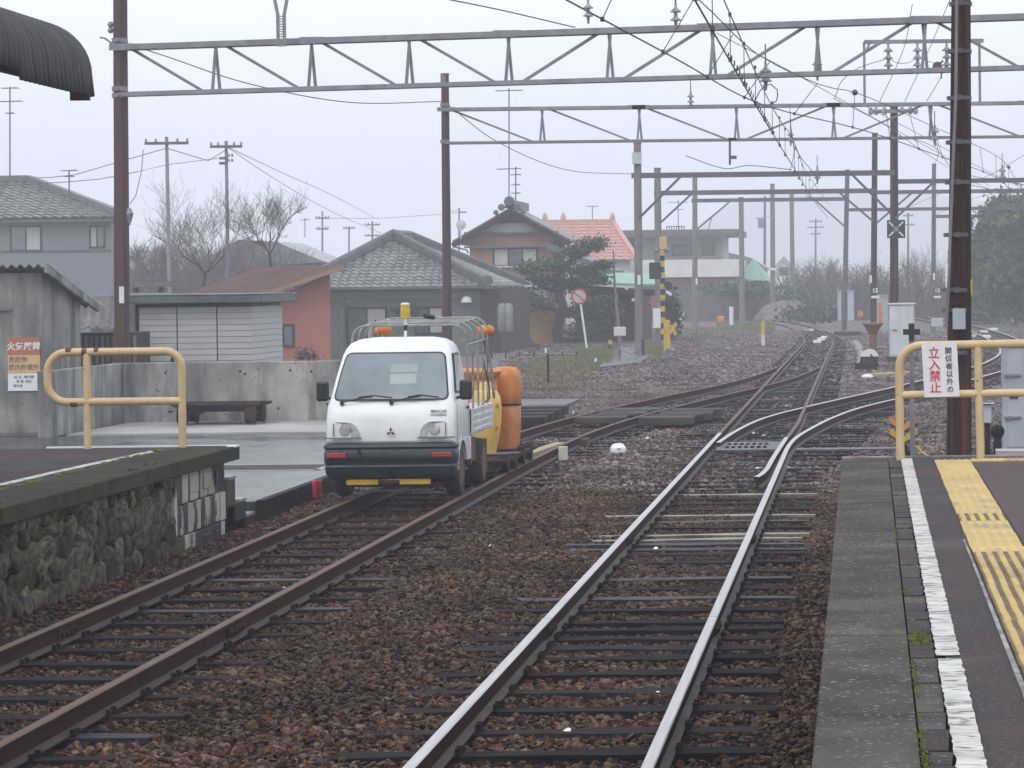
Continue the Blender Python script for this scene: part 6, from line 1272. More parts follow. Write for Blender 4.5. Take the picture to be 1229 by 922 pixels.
# ================================================================ EQUIPMENT AT THE RIGHT
def box_thing(name, lab, cat, x0, x1, yt, yb, d, m, depth=.5, roof=None, doors=1, base=None, hinges=False):
    a, b = P(x0, yt, d), P(x1, yb, d); t = thing(name, lab, cat, ((a.x + b.x) / 2, d, b.z)); mb = MB(); mb.b2((a.x, d, b.z), (b.x, d + depth, a.z)); mb.build('casing', M[m], t, bev=.01)
    if roof: mb = MB(); mb.b2((a.x - .04, d - .05, a.z + .001), (b.x + .04, d + depth + .05, a.z + roof)); mb.build('lid', M[m], t, bev=.01)
    if doors: mb = MB(); w_ = (b.x - a.x); mb.b2((a.x + .04, d - .014, b.z + .05), (b.x - .04, d - .002, a.z - .05)); mb.build('door', M[m], t, bev=.004); mb = MB(); mb.b2((a.x + w_ * .12, d - .03, (a.z + b.z) / 2), (a.x + w_ * .3, d - .015, (a.z + b.z) / 2 + .03)); mb.build('handle', M['black'], t)
    if hinges:
        for z in (.32, .72): mb = MB(); zz_ = b.z + (a.z - b.z) * z; mb.b2((a.x - .01, d - .05, zz_ - .01), (a.x + .22, d - .02, zz_ + .012)); mb.box((a.x + .07, d - .05, zz_), (.05, .03, .04)); mb.build('hinge', M['steel'], t)
    if base: mb = MB(); mb.b2((a.x - .1, d - .1, GZ - .05), (b.x + .1, d + depth + .1, b.z + .001)); mb.build('plinth', M[base], t)
    return t
box_thing('relay_cabinet', 'large pale grey relay cabinet with hinges at the right edge behind the railing', 'cabinet', 1204, 1262, 415, 541, 37, 'cabgrey', .6, .03, 1, 'concrete', hinges=True)
box_thing('relay_cabinet', 'tall white cabinet in front of the dark mast with the square signal board', 'cabinet', 1067, 1098, 366, 428, 90, 'cabwhite', .7, .05, 1, 'concrete_dark')
box_thing('equipment_box', 'left pale cabinet of the pair either side of the slender mast', 'cabinet', 1005, 1010, 350, 385, 138, 'cabgrey', .5, .04, 0)
box_thing('equipment_box', 'right pale cabinet of the pair either side of the slender mast', 'cabinet', 1017, 1025, 350, 385, 138, 'cabgrey', .5, .04, 0)
mb = MB(); q = G(1018, 388, -.2); mb.b2((P(1001, 388, 135).x, 135, -.3), (P(1033, 388, 135).x, 139, .05)); solo('mound', mb, M['black'], 'dark sloping base under the pair of pale cabinets', 'base', tuple(q), bev=.05)
box_thing('equipment_box', 'salmon and white boxes behind the funnel shaped stand', 'box', 1054, 1059, 363, 390, 120, 'orange', .5, 0, 0)
box_thing('equipment_box', 'pale panel right of the number fifteen mast', 'box', 1051, 1066, 355, 396, 128, 'cabgrey', .4, .03, 0)
box_thing('equipment_box', 'low grey box right of the tall white cabinet', 'box', 1118, 1132, 382, 392, 105, 'cabwhite', .5, 0, 0)
box_thing('equipment_box', 'orange brown box near the pale pair of cabinets', 'box', 1029, 1036, 373, 380, 150, 'orange', .5, 0, 0)
box_thing('battery_box', 'small grey box on a black stem behind the railing post', 'box', 1181, 1190, 485, 508, 36, 'cabgrey', .12, .01, 0)
t = thing('signal_motor', 'black point motor on the ground behind the right railing', 'point motor', (1.6, 36, -.2))
mb = MB(); a = P(1160, 540, 36.3); mb.b2((a.x, 36.2, -.2), (P(1203, 540, 36).x, 36.8, .02)); mb.build('housing', M['blackiron'], t, bev=.02); mb = MB(); q = P(1185, 520, 36.1); mb.tube([(q.x, 36.1, -.2), (q.x, 36.1, P(1185, 508, 36.1).z)], .035, 8)
q2 = P(1197, 518, 36.4); ball(mb, q2, .09); mb.tube([(q2.x, 36.4, -.1), tuple(q2)], .05, 8); mb.build('stem', M['blackiron'], t)
t = thing('cable_cover', 'white concrete cable cover at the foot of the relay cabinet', 'cover', P(1205, 546, 30)); mb = MB(); mb.hexa([P(1195, 548, 31), P(1235, 548, 31), P(1235, 545, 33), P(1195, 545, 33)] + [p + Vector((0, 0, .06)) for p in (P(1195, 548, 31), P(1235, 548, 31), P(1235, 545, 33), P(1195, 545, 33))]); mb.build('slab', M['apron'], t)
# plus shaped stop marker
d = 32.5; t = thing('plus_marker', 'black plus shaped marker on a thin grey post behind the railing corner', 'sign', P(1094, 550, d)); q = P(1094, 398.5, d)
mb = MB(); mb.b2((q.x - .032, d - .03, q.z - .095), (q.x + .032, d, q.z + .095)); mb.b2((q.x - .095, d - .0302, q.z - .032), (q.x - .0325, d - .0002, q.z + .032)); mb.b2((q.x + .0325, d - .0302, q.z - .032), (q.x + .095, d - .0002, q.z + .032)); mb.build('plus', M['black'], t)
mb = MB(); mb.b2((q.x - .028, d, -.2), (q.x + .028, d + .04, q.z + .05)); mb.build('post', M['steel'], t)
# switch stands
def stand(lab, px, d, s, arrow):
    g0 = P(px, 500, d); g0.z = GZ; t = thing('switch_stand', lab, 'switch stand', tuple(g0))
    mb = MB(); mb.box(g0 + Vector((0, 0, .10 * s)), (.5 * s, .35 * s, .16 * s)); mb.beam(g0 + Vector((-.12 * s, 0, .15 * s)), g0 + Vector((-.02, 0, .5 * s)), .07 * s); mb.beam(g0 + Vector((.12 * s, 0, .15 * s)), g0 + Vector((.02, 0, .5 * s)), .07 * s); mb.beam(g0 + Vector((.05 * s, -.05, .45 * s)), g0 + Vector((.28 * s, -.25, .12 * s)), .04 * s); mb.build('frame', M['blackiron'], t, bev=.005)
    if arrow:
        mb = MB(); mb.tube([g0 + Vector((0, 0, .45 * s)), g0 + Vector((0, 0, .95 * s))], .025, 6); mb.build('spindle', M['blackiron'], t)
        for z in (.62, .82):
            mb = MB(); z0 = g0.z + z * s; mb.prism([(g0.x - .17, z0 + .05), (g0.x, z0 - .06), (g0.x + .17, z0 + .05), (g0.x + .17, z0 + .13), (g0.x, z0 + .02), (g0.x - .17, z0 + .13)], 'y', d - .05, d - .03); mb.build('arrow_plate', M['orange'] if z > .7 else M['yellow'], t)
            mb = MB(); mb.prism([(g0.x - .18, z0 + .02), (g0.x, z0 - .09), (g0.x + .18, z0 + .02), (g0.x + .18, z0 + .048), (g0.x, z0 - .062), (g0.x - .18, z0 + .048)], 'y', d - .055, d - .025); mb.build('arrow_edge', M['black'], t)
    else:
        mb = MB(); mb.lathe([(.02, -.05), (.26, -.05), (.26, .05), (.02, .05)], g0 + Vector((.1, -.05, .36)), 20, 'y'); w_ = mb.build('weight', M['black'], t)
        mb = MB(); c = g0 + Vector((.1, -.11, .36)); mb.prism([(c.x + .262 * math.cos(a), c.z + .262 * math.sin(a)) for a in [rad(q) for q in range(10, 171, 16)]], 'y', c.y - .012, c.y + .12); mb.build('white_half', M['whitewall'], w_)
    return t
stand('black switch stand with orange and black arrow plates behind the railing corner', 1084, 37.5, .75, True)
stand('black switch stand with half white round weight right of the rusty curve', 1040, 82, 1.25, False)
t = thing('funnel_stand', 'rusty brown funnel topped stand between the rusty curve and the white cabinet', 'stand', P(1048, 428, 90)); q = P(1048, 428, 90)
mb = MB(); mb.lathe([(.11, 0), (.12, .70), (.15, .74), (.27, .95), (.32, .98), (.32, 1.03), (.1, 1.05)], tuple(q), 8); mb.build('funnel', mat('rusty_orange_steel', (.20, .10, .06), (.12, .06, .04), scale=3, rough=.7), t)
# white striped cable ducts, cones of rubble
t = thing('cable_duct', 'broken row of white concrete duct lids leading to the switch stand', 'cable duct', P(1035, 420, 95))
pp = [P(1026, 402, 118), P(1030, 408, 110), P(1034, 416, 100), P(1035, 426, 93), P(1034, 435, 86)]
for i in range(16): t_ = i / 15 * 3.999; a = pp[int(t_)].lerp(pp[int(t_) + 1], t_ % 1); a.z = -.12; mb = MB(); mb.box(tuple(a), (.22, .9, .12), rz=R.uniform(-.2, .2)); mb.build('duct_lid', M['apron'], t)
t = thing('plank', 'yellowish plank lying on the gravel beside a white stone', 'plank', G(1070, 451)); mb = MB(); a, b = G(1048, 453), G(1090, 450); mb.beam(a + Vector((0, 0, .05)), b + Vector((0, 0, .05)), .5, .08); mb.build('board', mat('yellow_plank', (.42, .30, .14), (.28, .20, .10), scale=3, rough=.8), t)
mb = MB(); q = G(1041, 454); ball(mb, (q.x, q.y, q.z + .03), .16); mb.v = [(v[0], v[1], q.z + .03 + (v[2] - q.z - .03) * .5) for v in mb.v]; solo('white_stone', mb, M['white'], 'white stone at the left end of the yellowish plank', 'stone', tuple(q))
t = thing('yellow_cable', 'yellow cable drooping behind the platform end kerb', 'cable', P(1105, 540, 27)); mb = MB(); mb.tube(spline([tuple(P(1099, 535, 27)), tuple(P(1106, 542, 27)), tuple(P(1116, 549, 27)), tuple(P(1124, 556, 27))], .05), .012, 6); mb.build('cable', M['yellow'], t)
# white lids among the far track
t = thing('signal_covers', 'white and yellow painted covers lying between the rusty rails at the bend', 'track covers', G(985, 408))
for (x, y, m_) in ((963, 391, 'white'), (975, 396, 'white'), (967, 397, 'yellow'), (986, 407, 'white'), (981, 410, 'white'), (990, 405, 'white')): q = G(x, y, -.1); mb = MB(); mb.box(tuple(q), (.32, 1.6, .10)); mb.build('cover', M[m_], t)
t = thing('signal_covers', 'white painted covers at the far right bend beyond the thick mast', 'track covers', G(1185, 398))
for (x, y) in ((1172, 403), (1181, 398), (1187, 396), (1184, 404), (1193, 395)): q = G(x, y, -.1); mb = MB(); mb.box(tuple(q), (.32, 1.8, .10)); mb.build('cover', M['white'], t)
# small marker posts
def marker(px, yb, yt, lab, cols, w_=.09, head=None, z=-.18):
    g0 = G(px, yb, z); d = g0.y; z1 = P(px, yt, d).z; t = thing('marker_post', lab, 'marker post', tuple(g0)); n = len(cols)
    for i, c in enumerate(cols): a, b = g0.z + (z1 - g0.z) * i / n, g0.z + (z1 - g0.z) * (i + 1) / n; mb = MB(); mb.lathe([(w_ / 2, a), (w_ / 2, b - .004)], (g0.x, g0.y, 0), 10); mb.build('post_section', M[c], t)
    if head == 'x':
        mb = MB()
        for s in (-1, 1): mb.beam((g0.x - .22, d - .06, z1 - s * .16), (g0.x + .22, d - .06, z1 + s * .16), .05, .09)
        mb.build('cross_head', M['whitewall'], t)
    if head == 'plate': mb = MB(); mb.b2((g0.x - .16, d - .06, z1 - .5), (g0.x + .16, d - .04, z1)); mb.build('plate', M['signwhite'], t)
marker(916, 419, 385, 'yellow topped white post left of the rusty bend', ['whitewall', 'yellow'], .14)
marker(938, 387, 351, 'slim orange post with small crossed head above the bend', ['whitewall', 'signorange', 'signorange'], .10, 'x')
marker(1217, 389, 356, 'slim white post with crossed head at the far right', ['whitewall', 'whitewall'], .10, 'x')
marker(878, 393, 368, 'square white post in the grass above the far rails', ['whitewall'], .24)
marker(818, 389, 374, 'short post with white plate right of the crossing signal', ['signorange'], .08, 'plate')
marker(658, 463, 425, 'weathered thin stake at the edge of the dry grass', ['brownwood'], .06)
marker(715, 441, 430, 'tiny white stake on the grass bank beside the path', ['white'], .07)
marker(655, 430, 418, 'white stake behind the tall orange tank', ['white'], .07)
marker(744, 434, 419, 'rusty pin left of the concrete mast', ['rust_spot'], .06)
marker(772, 432, 407, 'dark iron stake right of the concrete mast base', ['blackiron'], .07)
t = thing('hydrant_marker', 'small yellow and black striped marker on the grass bank', 'marker', G(732, 424)); q = G(732, 424)
for i in range(3): mb = MB(); mb.b2((q.x - .09 + (.02 * i), q.y, q.z + i * .16), (q.x + .07, q.y + .12, q.z + (i + 1) * .16 - .003)); mb.build('stripe', M['yellow'] if i % 2 == 0 else M['black'], t)
for (x, y, lab) in ((865, 383, 'small orange box in the grass left of the square white post'), (927, 379, 'orange heap at the foot of the far rubble bank')): mb = MB(); q = G(x, y + 6); mb.box(q + Vector((0, 0, .25)), (.45, .4, .5)); solo('orange_box', mb, M['orange'], lab, 'box', tuple(q), bev=.08)
# ================================================================ LEVEL CROSSING SIGNAL
d = 108; t = thing('crossing_signal', 'yellow and black striped level crossing signal beside the concrete mast', 'crossing signal', P(796, 408, d)); b = P(796, 408, d); tp_ = P(796, 300, d); n = 16
for i in range(n): z0, z1_ = b.z + (tp_.z - b.z) * i / n, b.z + (tp_.z - b.z) * (i + 1) / n; mb = MB(); mb.lathe([(.085, z0), (.085, z1_ - .004)], (b.x, d, 0), 10); mb.build('stripe', M['yellow'] if i % 2 else M['black'], t)
mb = MB(); q = P(796, 292, d); mb.box(tuple(q), (.26, .22, .46)); mb.build('bell_box', M['signorange'], t, bev=.02)
mb = MB(); q = P(786, 325, d - .1); mb.box(tuple(q), (.42, .12, .62)); mb.build('light_board', M['black'], t, bev=.03)
mb = MB(); q = P(802, 342, d - .1); mb.lathe([(.14, -.2), (.16, 0), (.05, .05)], tuple(q), 12, 'y'); mb.box(q + Vector((.04, 0, -.08)), (.2, .12, .2)); mb.build('lamp', M['black'], t)
mb = MB(); mb.beam(P(800, 350, d - .2), P(806, 354, d - .2), .05, .09); mb.build('sign_arm', M['white'], t)
for x in (788, 801): mb = MB(); q = P(x, 301, d); ball(mb, q, .09); mb.build('small_lamp', M['steel'], t)
t = thing('crossing_guard', 'bent yellow guard panel at the foot of the crossing signal', 'barrier', P(802, 410, 106)); mb = MB(); a = P(799, 384, 106); mb.b2((a.x - .08, 106, -.2), (a.x + .14, 106.3, a.z)); mb.build('panel', M['yellow'], t); mb = MB(); mb.beam(P(804, 400, 105.8), P(812, 388, 105.8), .12); mb.beam(P(806, 390, 105.8), P(811, 402, 105.8), .10); mb.build('brace', M['yellow'], t)
mb = MB(); q = P(789, 382, 111.6); mb.box(tuple(q), (.32, .04, .75)); mb.build('pale_panel', M['signwhite'], PL[789][0])
# red and white striped arm near house
mb = MB(); mb.beam(P(779, 362, 115), P(786, 366, 115), .1); solo('barrier_tip', mb, M['red'], 'short red and white barrier tip between the masts', 'barrier', P(779, 362, 115))
# no parking sign
d = 108; g0 = P(705, 420, d); g0.z = GZ; t = thing('round_sign', 'round red bordered sign with diagonal bar on a leaning white post', 'road sign', tuple(g0)); c = P(695, 356, d)
mb = MB(); mb.tube([g0, c + Vector((.04, .04, -.2))], .04, 8); mb.build('post', M['white'], t)
mb = MB(); mb.lathe([(.02, -.01), (.30, -.01), (.30, .01), (.02, .01)], tuple(c), 28, 'y'); fc_ = mb.build('disc', M['red'], t); mb = MB(); mb.lathe([(.01, -.006), (.235, -.006), (.235, .002), (.01, .002)], c + Vector((0, -.012, 0)), 28, 'y'); mb.build('face', mat('faded_sign_face', (.5, .42, .42), rough=.5, bump=0), fc_)
mb = MB(); mb.beam(c + Vector((-.19, -.024, .16)), c + Vector((.19, -.024, -.16)), .012, .055); mb.build('bar', M['signgrey'], fc_)
mb = MB(); mb.tube([P(744, 415, 118), P(741, 380, 118), P(738, 345, 118), P(736, 300, 118)], [.09, .07, .05, .03], 7); solo('bare_tree', mb, mat('grey_brown_bark', (.22, .17, .16), (.14, .11, .10), scale=4, rough=.9), 'slim pale leafless tree beside the pine', 'tree', P(744, 415, 118))
# straw wrapped thing, washing, bicycle in front of the tiled house
mb = MB(); 
k = [P(x, y, 119) for x, y in ((631, 424), (672, 427), (674, 372), (657, 356), (632, 358), (626, 372))]
mb.prism([(p.x, p.z) for p in k], 'y', 119, 119.5); solo('straw_screen', mb, M['straw'], 'tan straw screen standing under the pine', 'screen', tuple(k[0]), bev=.05)
t = thing('propane_cylinders', 'pair of pale cylinders against the dark side wall of the tiled house', 'gas cylinder', P(603, 420, 103)) 
for x in (603, 611): mb = MB(); q = P(x, 425, 103); mb.lathe([(.14, -.3), (.16, -.25), (.16, .55), (.1, .68), (.04, .7)], (q.x, 103, 1.0), 12); mb.build('cylinder', M['steel'], t, smooth=True)
# wire fence and slack ropes on grass edge
t = thing('rope_fence', 'slack rope strung on thin stakes in front of the pine', 'fence', P(600, 425, 96))
for i in range(7): x = 590 + i * 17; q = P(x, 424 + (i % 2), 96); mb = MB(); mb.tube([(q.x, 96, GZ), (q.x, 96, P(x, 423, 96).z + .03)], .03, 5); mb.build('stake', M['brownwood'], t)
mb = MB(); mb.tube([P(590 + i * 8.5, 424 + (1.0 if i % 2 else 0), 96) for i in range(13)], .018, 4); mb.build('rope', M['porcelain'], t)
t = thing('fallen_branches', 'pale fallen branches lying on the bank behind the tanks', 'branches', G(645, 440))
for (a, b, c_) in (((610, 437), (640, 432), (665, 424)), ((625, 443), (648, 436), (655, 430)), ((640, 441), (652, 431), (660, 422)), ((600, 432), (622, 434), (645, 436))): mb = MB(); mb.tube([P(*a, 92), P(*b, 92.3), P(*c_, 92)], [.05, .04, .02], 6); mb.build('branch', M['steel'], t)
# ================================================================ CANOPY TOP LEFT
t = thing('platform_canopy', 'end of a curved corrugated canopy jutting in at the top left', 'canopy', (-7.4, 20, 4))
prof = []   # (x, z) : quarter curve ending in a straight drop
for i in range(11): a = rad(90 - 9 * i); prof.append((-7.08 + .50 * math.cos(a), 4.14 + .46 * math.sin(a)))
prof = [(-9.0, 4.86), (-8.0, 4.72), (-7.5, 4.65)] + prof + [(-6.58, 4.02)]
for (ya, yb2, dz, dx) in ((9, 13.4, .02, .02), (13.3, 16.9, .01, .01), (16.8, 20.0, .02, .02), (19.9, 23.0, .0, .0), (22.9, 25.1, -.02, .0)):
    mb = MB(); per = .13; n = int((yb2 - ya) / per * 6); m_ = len(prof)
    pr = prof if yb2 < 25 else prof[:-1] + [(-6.56, 3.96)]
    for i in range(n + 1):
        y = ya + (yb2 - ya) * i / n; am = .022 * math.sin(i / 6 * 2 * math.pi)
        for j, (x, z) in enumerate(pr):
            if j < 3: nx_, nz_ = .1, 1
            elif j >= m_ - 2: nx_, nz_ = 1, 0
            else: a = rad(90 - 9 * (j - 3)); nx_, nz_ = math.cos(a), math.sin(a)
            mb.v.append((x + nx_ * am + dx, y, z + nz_ * am + dz))
    for i in range(n):
        for j in range(m_ - 1): a = i * m_ + j; mb.f.append([a, a + 1, a + m_ + 1, a + m_]); mb.m.append(0)
    o = mb.build('corrugated_sheet', M['canopy'], t, smooth=True); so_ = o.modifiers.new('thick', 'SOLIDIFY'); so_.thickness = .02
mb = MB(); mb.b2((-6.72, 24.9, 3.90), (-6.56, 24.96, 4.02)); mb.b2((-9, 9, 4.40), (-8.9, 25, 4.55)); mb.beam((-6.9, 9, 4.1), (-6.9, 24.8, 4.1), .08, .1); mb.build('edge_batten', M['darkwood'], t)
# ================================================================ TREES AND GROWTH
def bare_tree(lab, px, yb, yt, spread, d, seed, lean=0, m='twig', group=None, depth=6, tr=.16, flat=1.0):
    rr = random.Random(seed); b = P(px, yb, d); top = P(px, yt, d).z; b.z = max(b.z, GZ); H = top - b.z; root = thing('bare_tree', lab, 'tree', (b.x, d, GZ), group)
    tb, tw_ = MB(), MB(); sp = spread * d / FPX
    def grow(p, dr, L_, r, k):
        n = 3; path = [p]; rs = [r]; q = p; dv = dr
        for i in range(n): dv = (dv + Vector((rr.gauss(0, .17), rr.gauss(0, .17), rr.gauss(0, .10) + .05))).normalized(); q = q + dv * (L_ / n); path.append(q); rs.append(max(.0065, r * (1 - .25 * (i + 1) / n)))
        (tb if k < 3 else tw_).tube(path, rs, 7 if k < 2 else (5 if k < 4 else 3), cap=False)
        if k >= depth: return
        nc = 4 if k == 0 else (3 if k < 3 else (rr.choice((3, 4)) if k < 5 else 2))
        for i in range(nc):
            s_ = path[3] if k == 0 else path[rr.choice((1, 2, 3))]; az = rr.uniform(0, 6.28) if k else 6.28 * (i + rr.uniform(-.2, .2)) / nc + seed
            side = Vector((math.cos(az), math.sin(az) * .8, rr.uniform(-.1, .35))); nd = (dv * (.45 if k == 0 else .8) + side * (.85 if k == 0 else .65)); nd.z = nd.z if nd.z > -.1 else nd.z * .3
            grow(s_, nd.normalized(), L_ * (rr.uniform(1.1, 1.5) if k == 0 else rr.uniform(.70, .92)), max(.0065, rs[-1] * rr.uniform(.42, .62)), k + 1)
    grow(Vector((b.x, d, b.z)), Vector((lean, 0, 1)).normalized(), H * .27, tr, 0)
    # fit the crown to the measured height and spread
    zm = max(v[2] for v in tw_.v); fz = (top - b.z) / (zm - b.z); xm = max(abs(v[0] - b.x) for v in tw_.v); fx = min(2.2, sp * .60 / xm)
    for mm_ in (tb, tw_): mm_.v = [(b.x + (v[0] - b.x) * fx, v[1], b.z + (v[2] - b.z) * fz) for v in mm_.v]
    tb.build('trunk', M['bark'], root); o = fastbuild(tw_, 'twigs', M[m], root); o['kind'] = 'stuff'; return root
bare_tree('left bare tree with dark leaning trunk between the utility poles', 247, 356, 203, 120, 108, 3, -.35, tr=.15)
bare_tree('right bare tree with a wide fan of twigs above the terracotta roof', 326, 330, 214, 104, 106, 11, .10, tr=.15)
for i, (px, yb, yt, d, sd) in enumerate(((205, 352, 262, 135, 5), (290, 345, 275, 140, 6), (228, 352, 270, 150, 8), (180, 352, 280, 140, 9))): bare_tree('smaller bare tree number'.replace(' number', '') + (' left of the first utility pole', ' between the two large bare trees', ' behind the left large bare tree', ' furthest left behind the reddish mast')[(0, 1, 2, 3)[i]], px, yb, yt, 60, d, sd, 0, depth=5, tr=.08)
for i, (px, yt, d, sd, lab) in enumerate(((985, 300, 190, 21, 'bare thicket tree right of the far masts'), (965, 305, 195, 22, 'bare bushy tree between the far masts'), (1035, 300, 190, 23, 'bare tree left of the number fifteen mast'), (1098, 285, 170, 24, 'bare tree right of the signal board mast'), (1110, 300, 180, 25, 'low bare tree left of the thick mast'), (1000, 312, 200, 26, 'low bare tree behind the slender dark mast'), (1140, 290, 185, 27, 'bare tree hidden partly by the thick mast'))): bare_tree(lab, px, 378, yt, 55, d, sd, 0, depth=5, tr=.09)
# pine with cloud shaped pads
d = 118; b = P(672, 418, d); pn = thing('pine_tree', 'old garden pine with layered cloud like pads in front of the gable house', 'tree', (b.x, d, GZ))
mb = MB(); path = [P(672, 420, d), P(668, 395, d), P(676, 365, d), P(664, 335, d), P(682, 318, d), P(690, 300, d)]; mb.tube(path, [.22, .2, .17, .13, .10, .06], 9)
for a, c in (((672, 372), (632, 362)), ((668, 350), (630, 330)), ((676, 340), (715, 325)), ((686, 305), (712, 300)), ((672, 372), (716, 385)), ((668, 395), (700, 400))): mb.tube([P(*a, d), P((a[0] + c[0]) / 2, (a[1] + c[1]) / 2 + 4, d - .5), P(*c, d)], [.09, .07, .03], 6)
mb.build('trunk', M['bark'], pn)
pads = [(714, 293, 17, 11), (690, 303, 16, 9), (700, 300, 12, 8), (640, 322, 21, 11), (668, 318, 22, 12), (700, 326, 24, 13), (655, 338, 24, 11), (682, 342, 22, 12), (715, 335, 18, 9), (628, 358, 22, 10), (650, 365, 18, 9), (710, 365, 20, 12), (720, 385, 18, 16), (700, 395, 20, 14), (685, 375, 15, 9), (612, 362, 12, 7), (724, 318, 12, 7), (690, 412, 24, 8), (735, 372, 12, 14)]
for (x, y, rx, rz_) in pads:
    c = P(x, y, d); sx_, sz_ = rx * d / FPX, rz_ * d / FPX; dy = R.uniform(-1.0, .8)
    lf = leaves(900, gauss((c.x, c.y + dy, c.z), (sx_ * .92, sx_ * .9, sz_ * .72)), .07, .0); o = fastbuild(lf, 'needle_pad', M['pine'], pn); o['kind'] = 'stuff'
def bush(name, lab, px, py, rx, rz_, d, n, m, size=.1, cat='bush', kind=None, group=None):
    c = P(px, py, d); o = fastbuild(leaves(n, gauss(tuple(c), (rx * d / FPX * 1.15, rx * d / FPX * .8, rz_ * d / FPX * 1.15)), size), name, M[m])
    me = o.data; loc = Vector((c.x, c.y, c.z - rz_ * d / FPX)); me.transform(Matrix.Translation(-loc)); o.location = loc; OFF[o.name] = loc; tag(o, lab, cat, group, kind); return o
bush('shrub', 'dark shrub left of the straw screen', 600, 412, 22, 13, 116, 2600, 'leaf'); bush('shrub', 'green climber on the tiled house wall', 487, 371, 12, 5, 103.6, 500, 'leaf', .08); bush('shrub', 'round shrub right of the pine behind the round sign', 728, 392, 17, 24, 122, 3600, 'leaf')
bush('shrub', 'dark bush just right of the crossing signal', 806, 378, 9, 20, 125, 1500, 'leaf'); bush('shrub', 'low shrub in front of the straw screen', 640, 424, 24, 6, 112, 1600, 'pine'); bush('shrub', 'tiny reddish bare shrub at the terracotta wall', 368, 428, 13, 8, 75, 260, 'twig', .05)
bush('hedge', 'dark hedge left part under the green pavilion', 895, 347, 30, 6, 188, 2600, 'leaf', .2, 'hedge'); bush('hedge', 'dark hedge right of the far masts', 962, 355, 22, 6, 188, 1800, 'leaf', .2, 'hedge')
bush('shrub', 'green patch of low growth below the bare thicket', 975, 377, 26, 7, 165, 1800, 'leaf', .15)
# bamboo wood at right and far vegetation masses
def brush(name, lab, x0, x1, yb, yt, d0, d1, n, m, w=.018):
    mb = MB()
    for _ in range(n):
        d = R.uniform(d0, d1); x = R.uniform(x0, x1); b = P(x, yb, d); b.z = GZ; H = (P(x, R.uniform(yt, (yt + yb) / 2 + 6), d).z - GZ); L_ = Vector((R.gauss(0, .22), R.gauss(0, .22), 1)); q1 = b + L_ * H * .5; q2 = q1 + Vector((R.gauss(0, .2), R.gauss(0, .2), .5)) * H
        mb.tube([b, q1, q2], [w * 1.6, w, w * .5], 3, cap=False)
        for k in range(7):
            s_ = b.lerp(q1, R.uniform(.4, 1)) if k < 3 else q1.lerp(q2, R.random()); e_ = s_ + Vector((R.gauss(0, .35), R.gauss(0, .35), R.uniform(.1, .55))) * H * .35; mb.tube([s_, e_], [w * .6, w * .3], 3, cap=False)
    o = fastbuild(mb, name, M[m]); tag(o, lab, 'bushes', kind='stuff'); return o
def mass(name, lab, boxes, m, size, kind='stuff', cat='trees'):
    vs, fs = [], []; mbs = MB()
    for (px, py, rx, rz_, d, n) in boxes:
        c = P(px, py, d); l = leaves(n, gauss(tuple(c), (rx * d / FPX * 1.2, rx * d / FPX, rz_ * d / FPX * 1.2)), size); k = len(mbs.v); mbs.v += l.v; mbs.f += [[i + k for i in f] for f in l.f]
    mbs.m = [0] * len(mbs.f); o = fastbuild(mbs, name, m); tag(o, lab, cat, kind=kind); return o
bx = []
for _ in range(70): px = R.uniform(1168, 1270); py = R.uniform(258, 362); bx.append((px, max(py, 262 + max(0, 1200 - px) * 1.9), R.uniform(9, 20), R.uniform(12, 24), R.uniform(150, 200), 900))
mass('bamboo_grove', 'pale misty bamboo grove filling the right edge', bx, M['bamboo'], .20)
brush('bare_thicket', 'brownish leafless thicket behind the cabinets', 940, 1165, 378, 318, 190, 235, 900, 'twig', .03)
brush('bare_thicket', 'brownish undergrowth beneath the bare trees at left', 150, 345, 356, 295, 150, 170, 900, 'twig', .022)
bush('shrub', 'grey green bushes at the foot of the thicket left of the cabinets', 960, 362, 20, 9, 186, 1500, 'leaf', .14)
# grass tufts
def tufts(name, lab, spots, n, m, h=.22):
    mb = MB()
    for _ in range(n):
        x0, x1, y0, y1 = R.choice(spots); p = G(R.uniform(x0, x1), R.uniform(y0, y1), -.19); 
        p.z = hgt(p.x, p.y) - .01 if -12 <= p.x <= 9 else -.2
        for k in range(3): a = R.uniform(0, 6.28); hh = h * R.uniform(.5, 1.2); w_ = .02; q = Vector((math.cos(a), math.sin(a), 0)); tip = p + Vector((R.gauss(0, .06), R.gauss(0, .06), hh)); mb.add([p - q * w_, p + q * w_, tip], [(0, 1, 2)])
    o = fastbuild(mb, name, m); tag(o, lab, 'grass', kind='stuff')
tufts('grass', 'green grass bank along the paved path', [(690, 745, 412, 440), (700, 735, 425, 445), (760, 860, 396, 412), (640, 720, 430, 452), (770, 795, 415, 432), (860, 930, 388, 400)], 9000, M['grass'], .10)
tufts('dry_grass', 'dry yellowish grass between the branches and the crossing', [(600, 760, 436, 464), (800, 930, 385, 404), (640, 700, 450, 474)], 3500, M['drygrass'], .05)
tufts('grass', 'weeds at the foot of the apron wall and crossing', [(600, 700, 440, 470)], 500, M['drygrass'], .12)
# path
pth = [G(716, 441), G(790, 434), G(800, 412), G(786, 402), G(745, 402), G(738, 420)]
mb = MB(); a = [G(718, 442, -.05), G(768, 436, -.05), G(800, 412, -.05), G(800, 404, -.05), G(752, 408, -.05)]
k = [(p.x, p.y, -.04) for p in a]; mb.prism([(p[0], p[1]) for p in k], 'z', -.25, -.02); struct(mb.build('path', M['path']))
mb = MB(); mb.b2((-12, 58.0, -.25), (-5.9, 61.5, -.10)); struct(mb.build('old_crossing_road', M['path']))
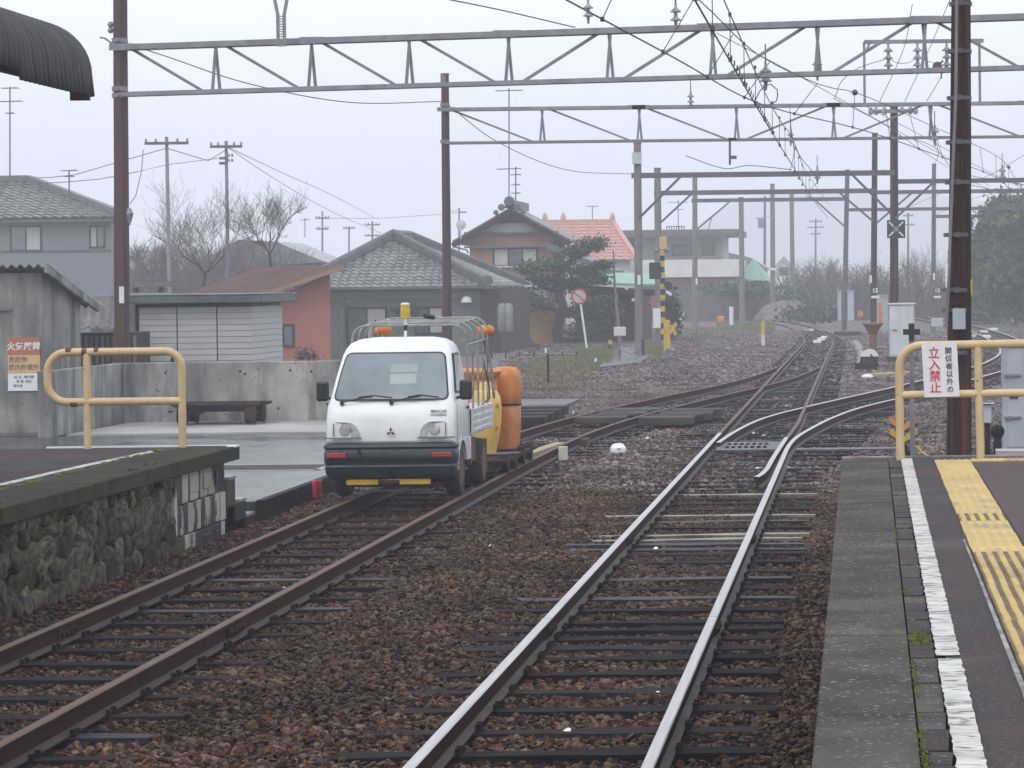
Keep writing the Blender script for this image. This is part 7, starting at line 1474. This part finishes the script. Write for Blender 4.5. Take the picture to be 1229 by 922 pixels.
# rubble bank and dark embankment at the bend
def mound(name, lab, c, sx, sy, sz, m):
    mb = MB(); n, k = 14, 6; cx_, cy_, cz_ = c; mb.lathe([(math.cos(rad(90 * i / k)) + .001, math.sin(rad(90 * i / k))) for i in range(k + 1)], (0, 0, 0), 28)
    mb.v = [(cx_ + x * sx * (1 + .15 * mnoise.noise(Vector((x * 3, y * 3, z * 3)))), cy_ + y * sy, cz_ + z * sz * (1 + .3 * mnoise.noise(Vector((x * 4 + 9, y * 4, z * 4))))) for x, y, z in mb.v]; o = mb.build(name, m, smooth=False); tag(o, lab, 'bank'); struct(o)
mound('rubble_bank', 'rubble bank', (P(945, 380, 185).x, 185, -.3), 2.2, 5, 1.5, M['ground'])
mound('grass_bank', 'bank', (P(1195, 380, 175).x, 175, -.3), 2.0, 6, 1.3, M['ground'])
# hill line
mb = MB(); n = 60
for i in range(n + 1):
    x = -140 + 1000 * i / n; h = 6 + 50 * (1 / (1 + math.exp(-(x + 95) / 16))) - 12 * (1 / (1 + math.exp(-(x - 40) / 30))) + 4 * mnoise.noise(Vector((x * .02, 0, 3))) + 1.2 * mnoise.noise(Vector((x * .12, 2, 3)))
    mb.v += [(x, 1500, -1), (x, 1600, h), (x, 1740, -1)]
for i in range(n): k = i * 3; mb.f += [[k, k + 3, k + 4, k + 1], [k + 1, k + 4, k + 5, k + 2]]; mb.m += [0, 0]
struct(mb.build('hills', mat('wooded_hill', (.05, .075, .05), (.03, .05, .035), scale=.2, rough=1, bump=0), smooth=True))
# ================================================================ HAZE
hb = MB(); hb.b2((-900, -70, -1.4), (900, 1780, 80))
hm = bpy.data.materials.new('mist'); hm.use_nodes = True; n = hm.node_tree; n.nodes.clear()
o_ = n.nodes.new('ShaderNodeOutputMaterial'); pv = n.nodes.new('ShaderNodeVolumePrincipled'); pv.inputs['Density'].default_value = .0016; pv.inputs['Color'].default_value = (.90, .93, 1, 1); pv.inputs['Anisotropy'].default_value = .0
n.links.new(pv.outputs[0], o_.inputs['Volume'])
hz = hb.build('haze', hm); hz['kind'] = 'stuff'; hz['label'] = 'pale mist filling the whole place'; hz['category'] = 'haze'
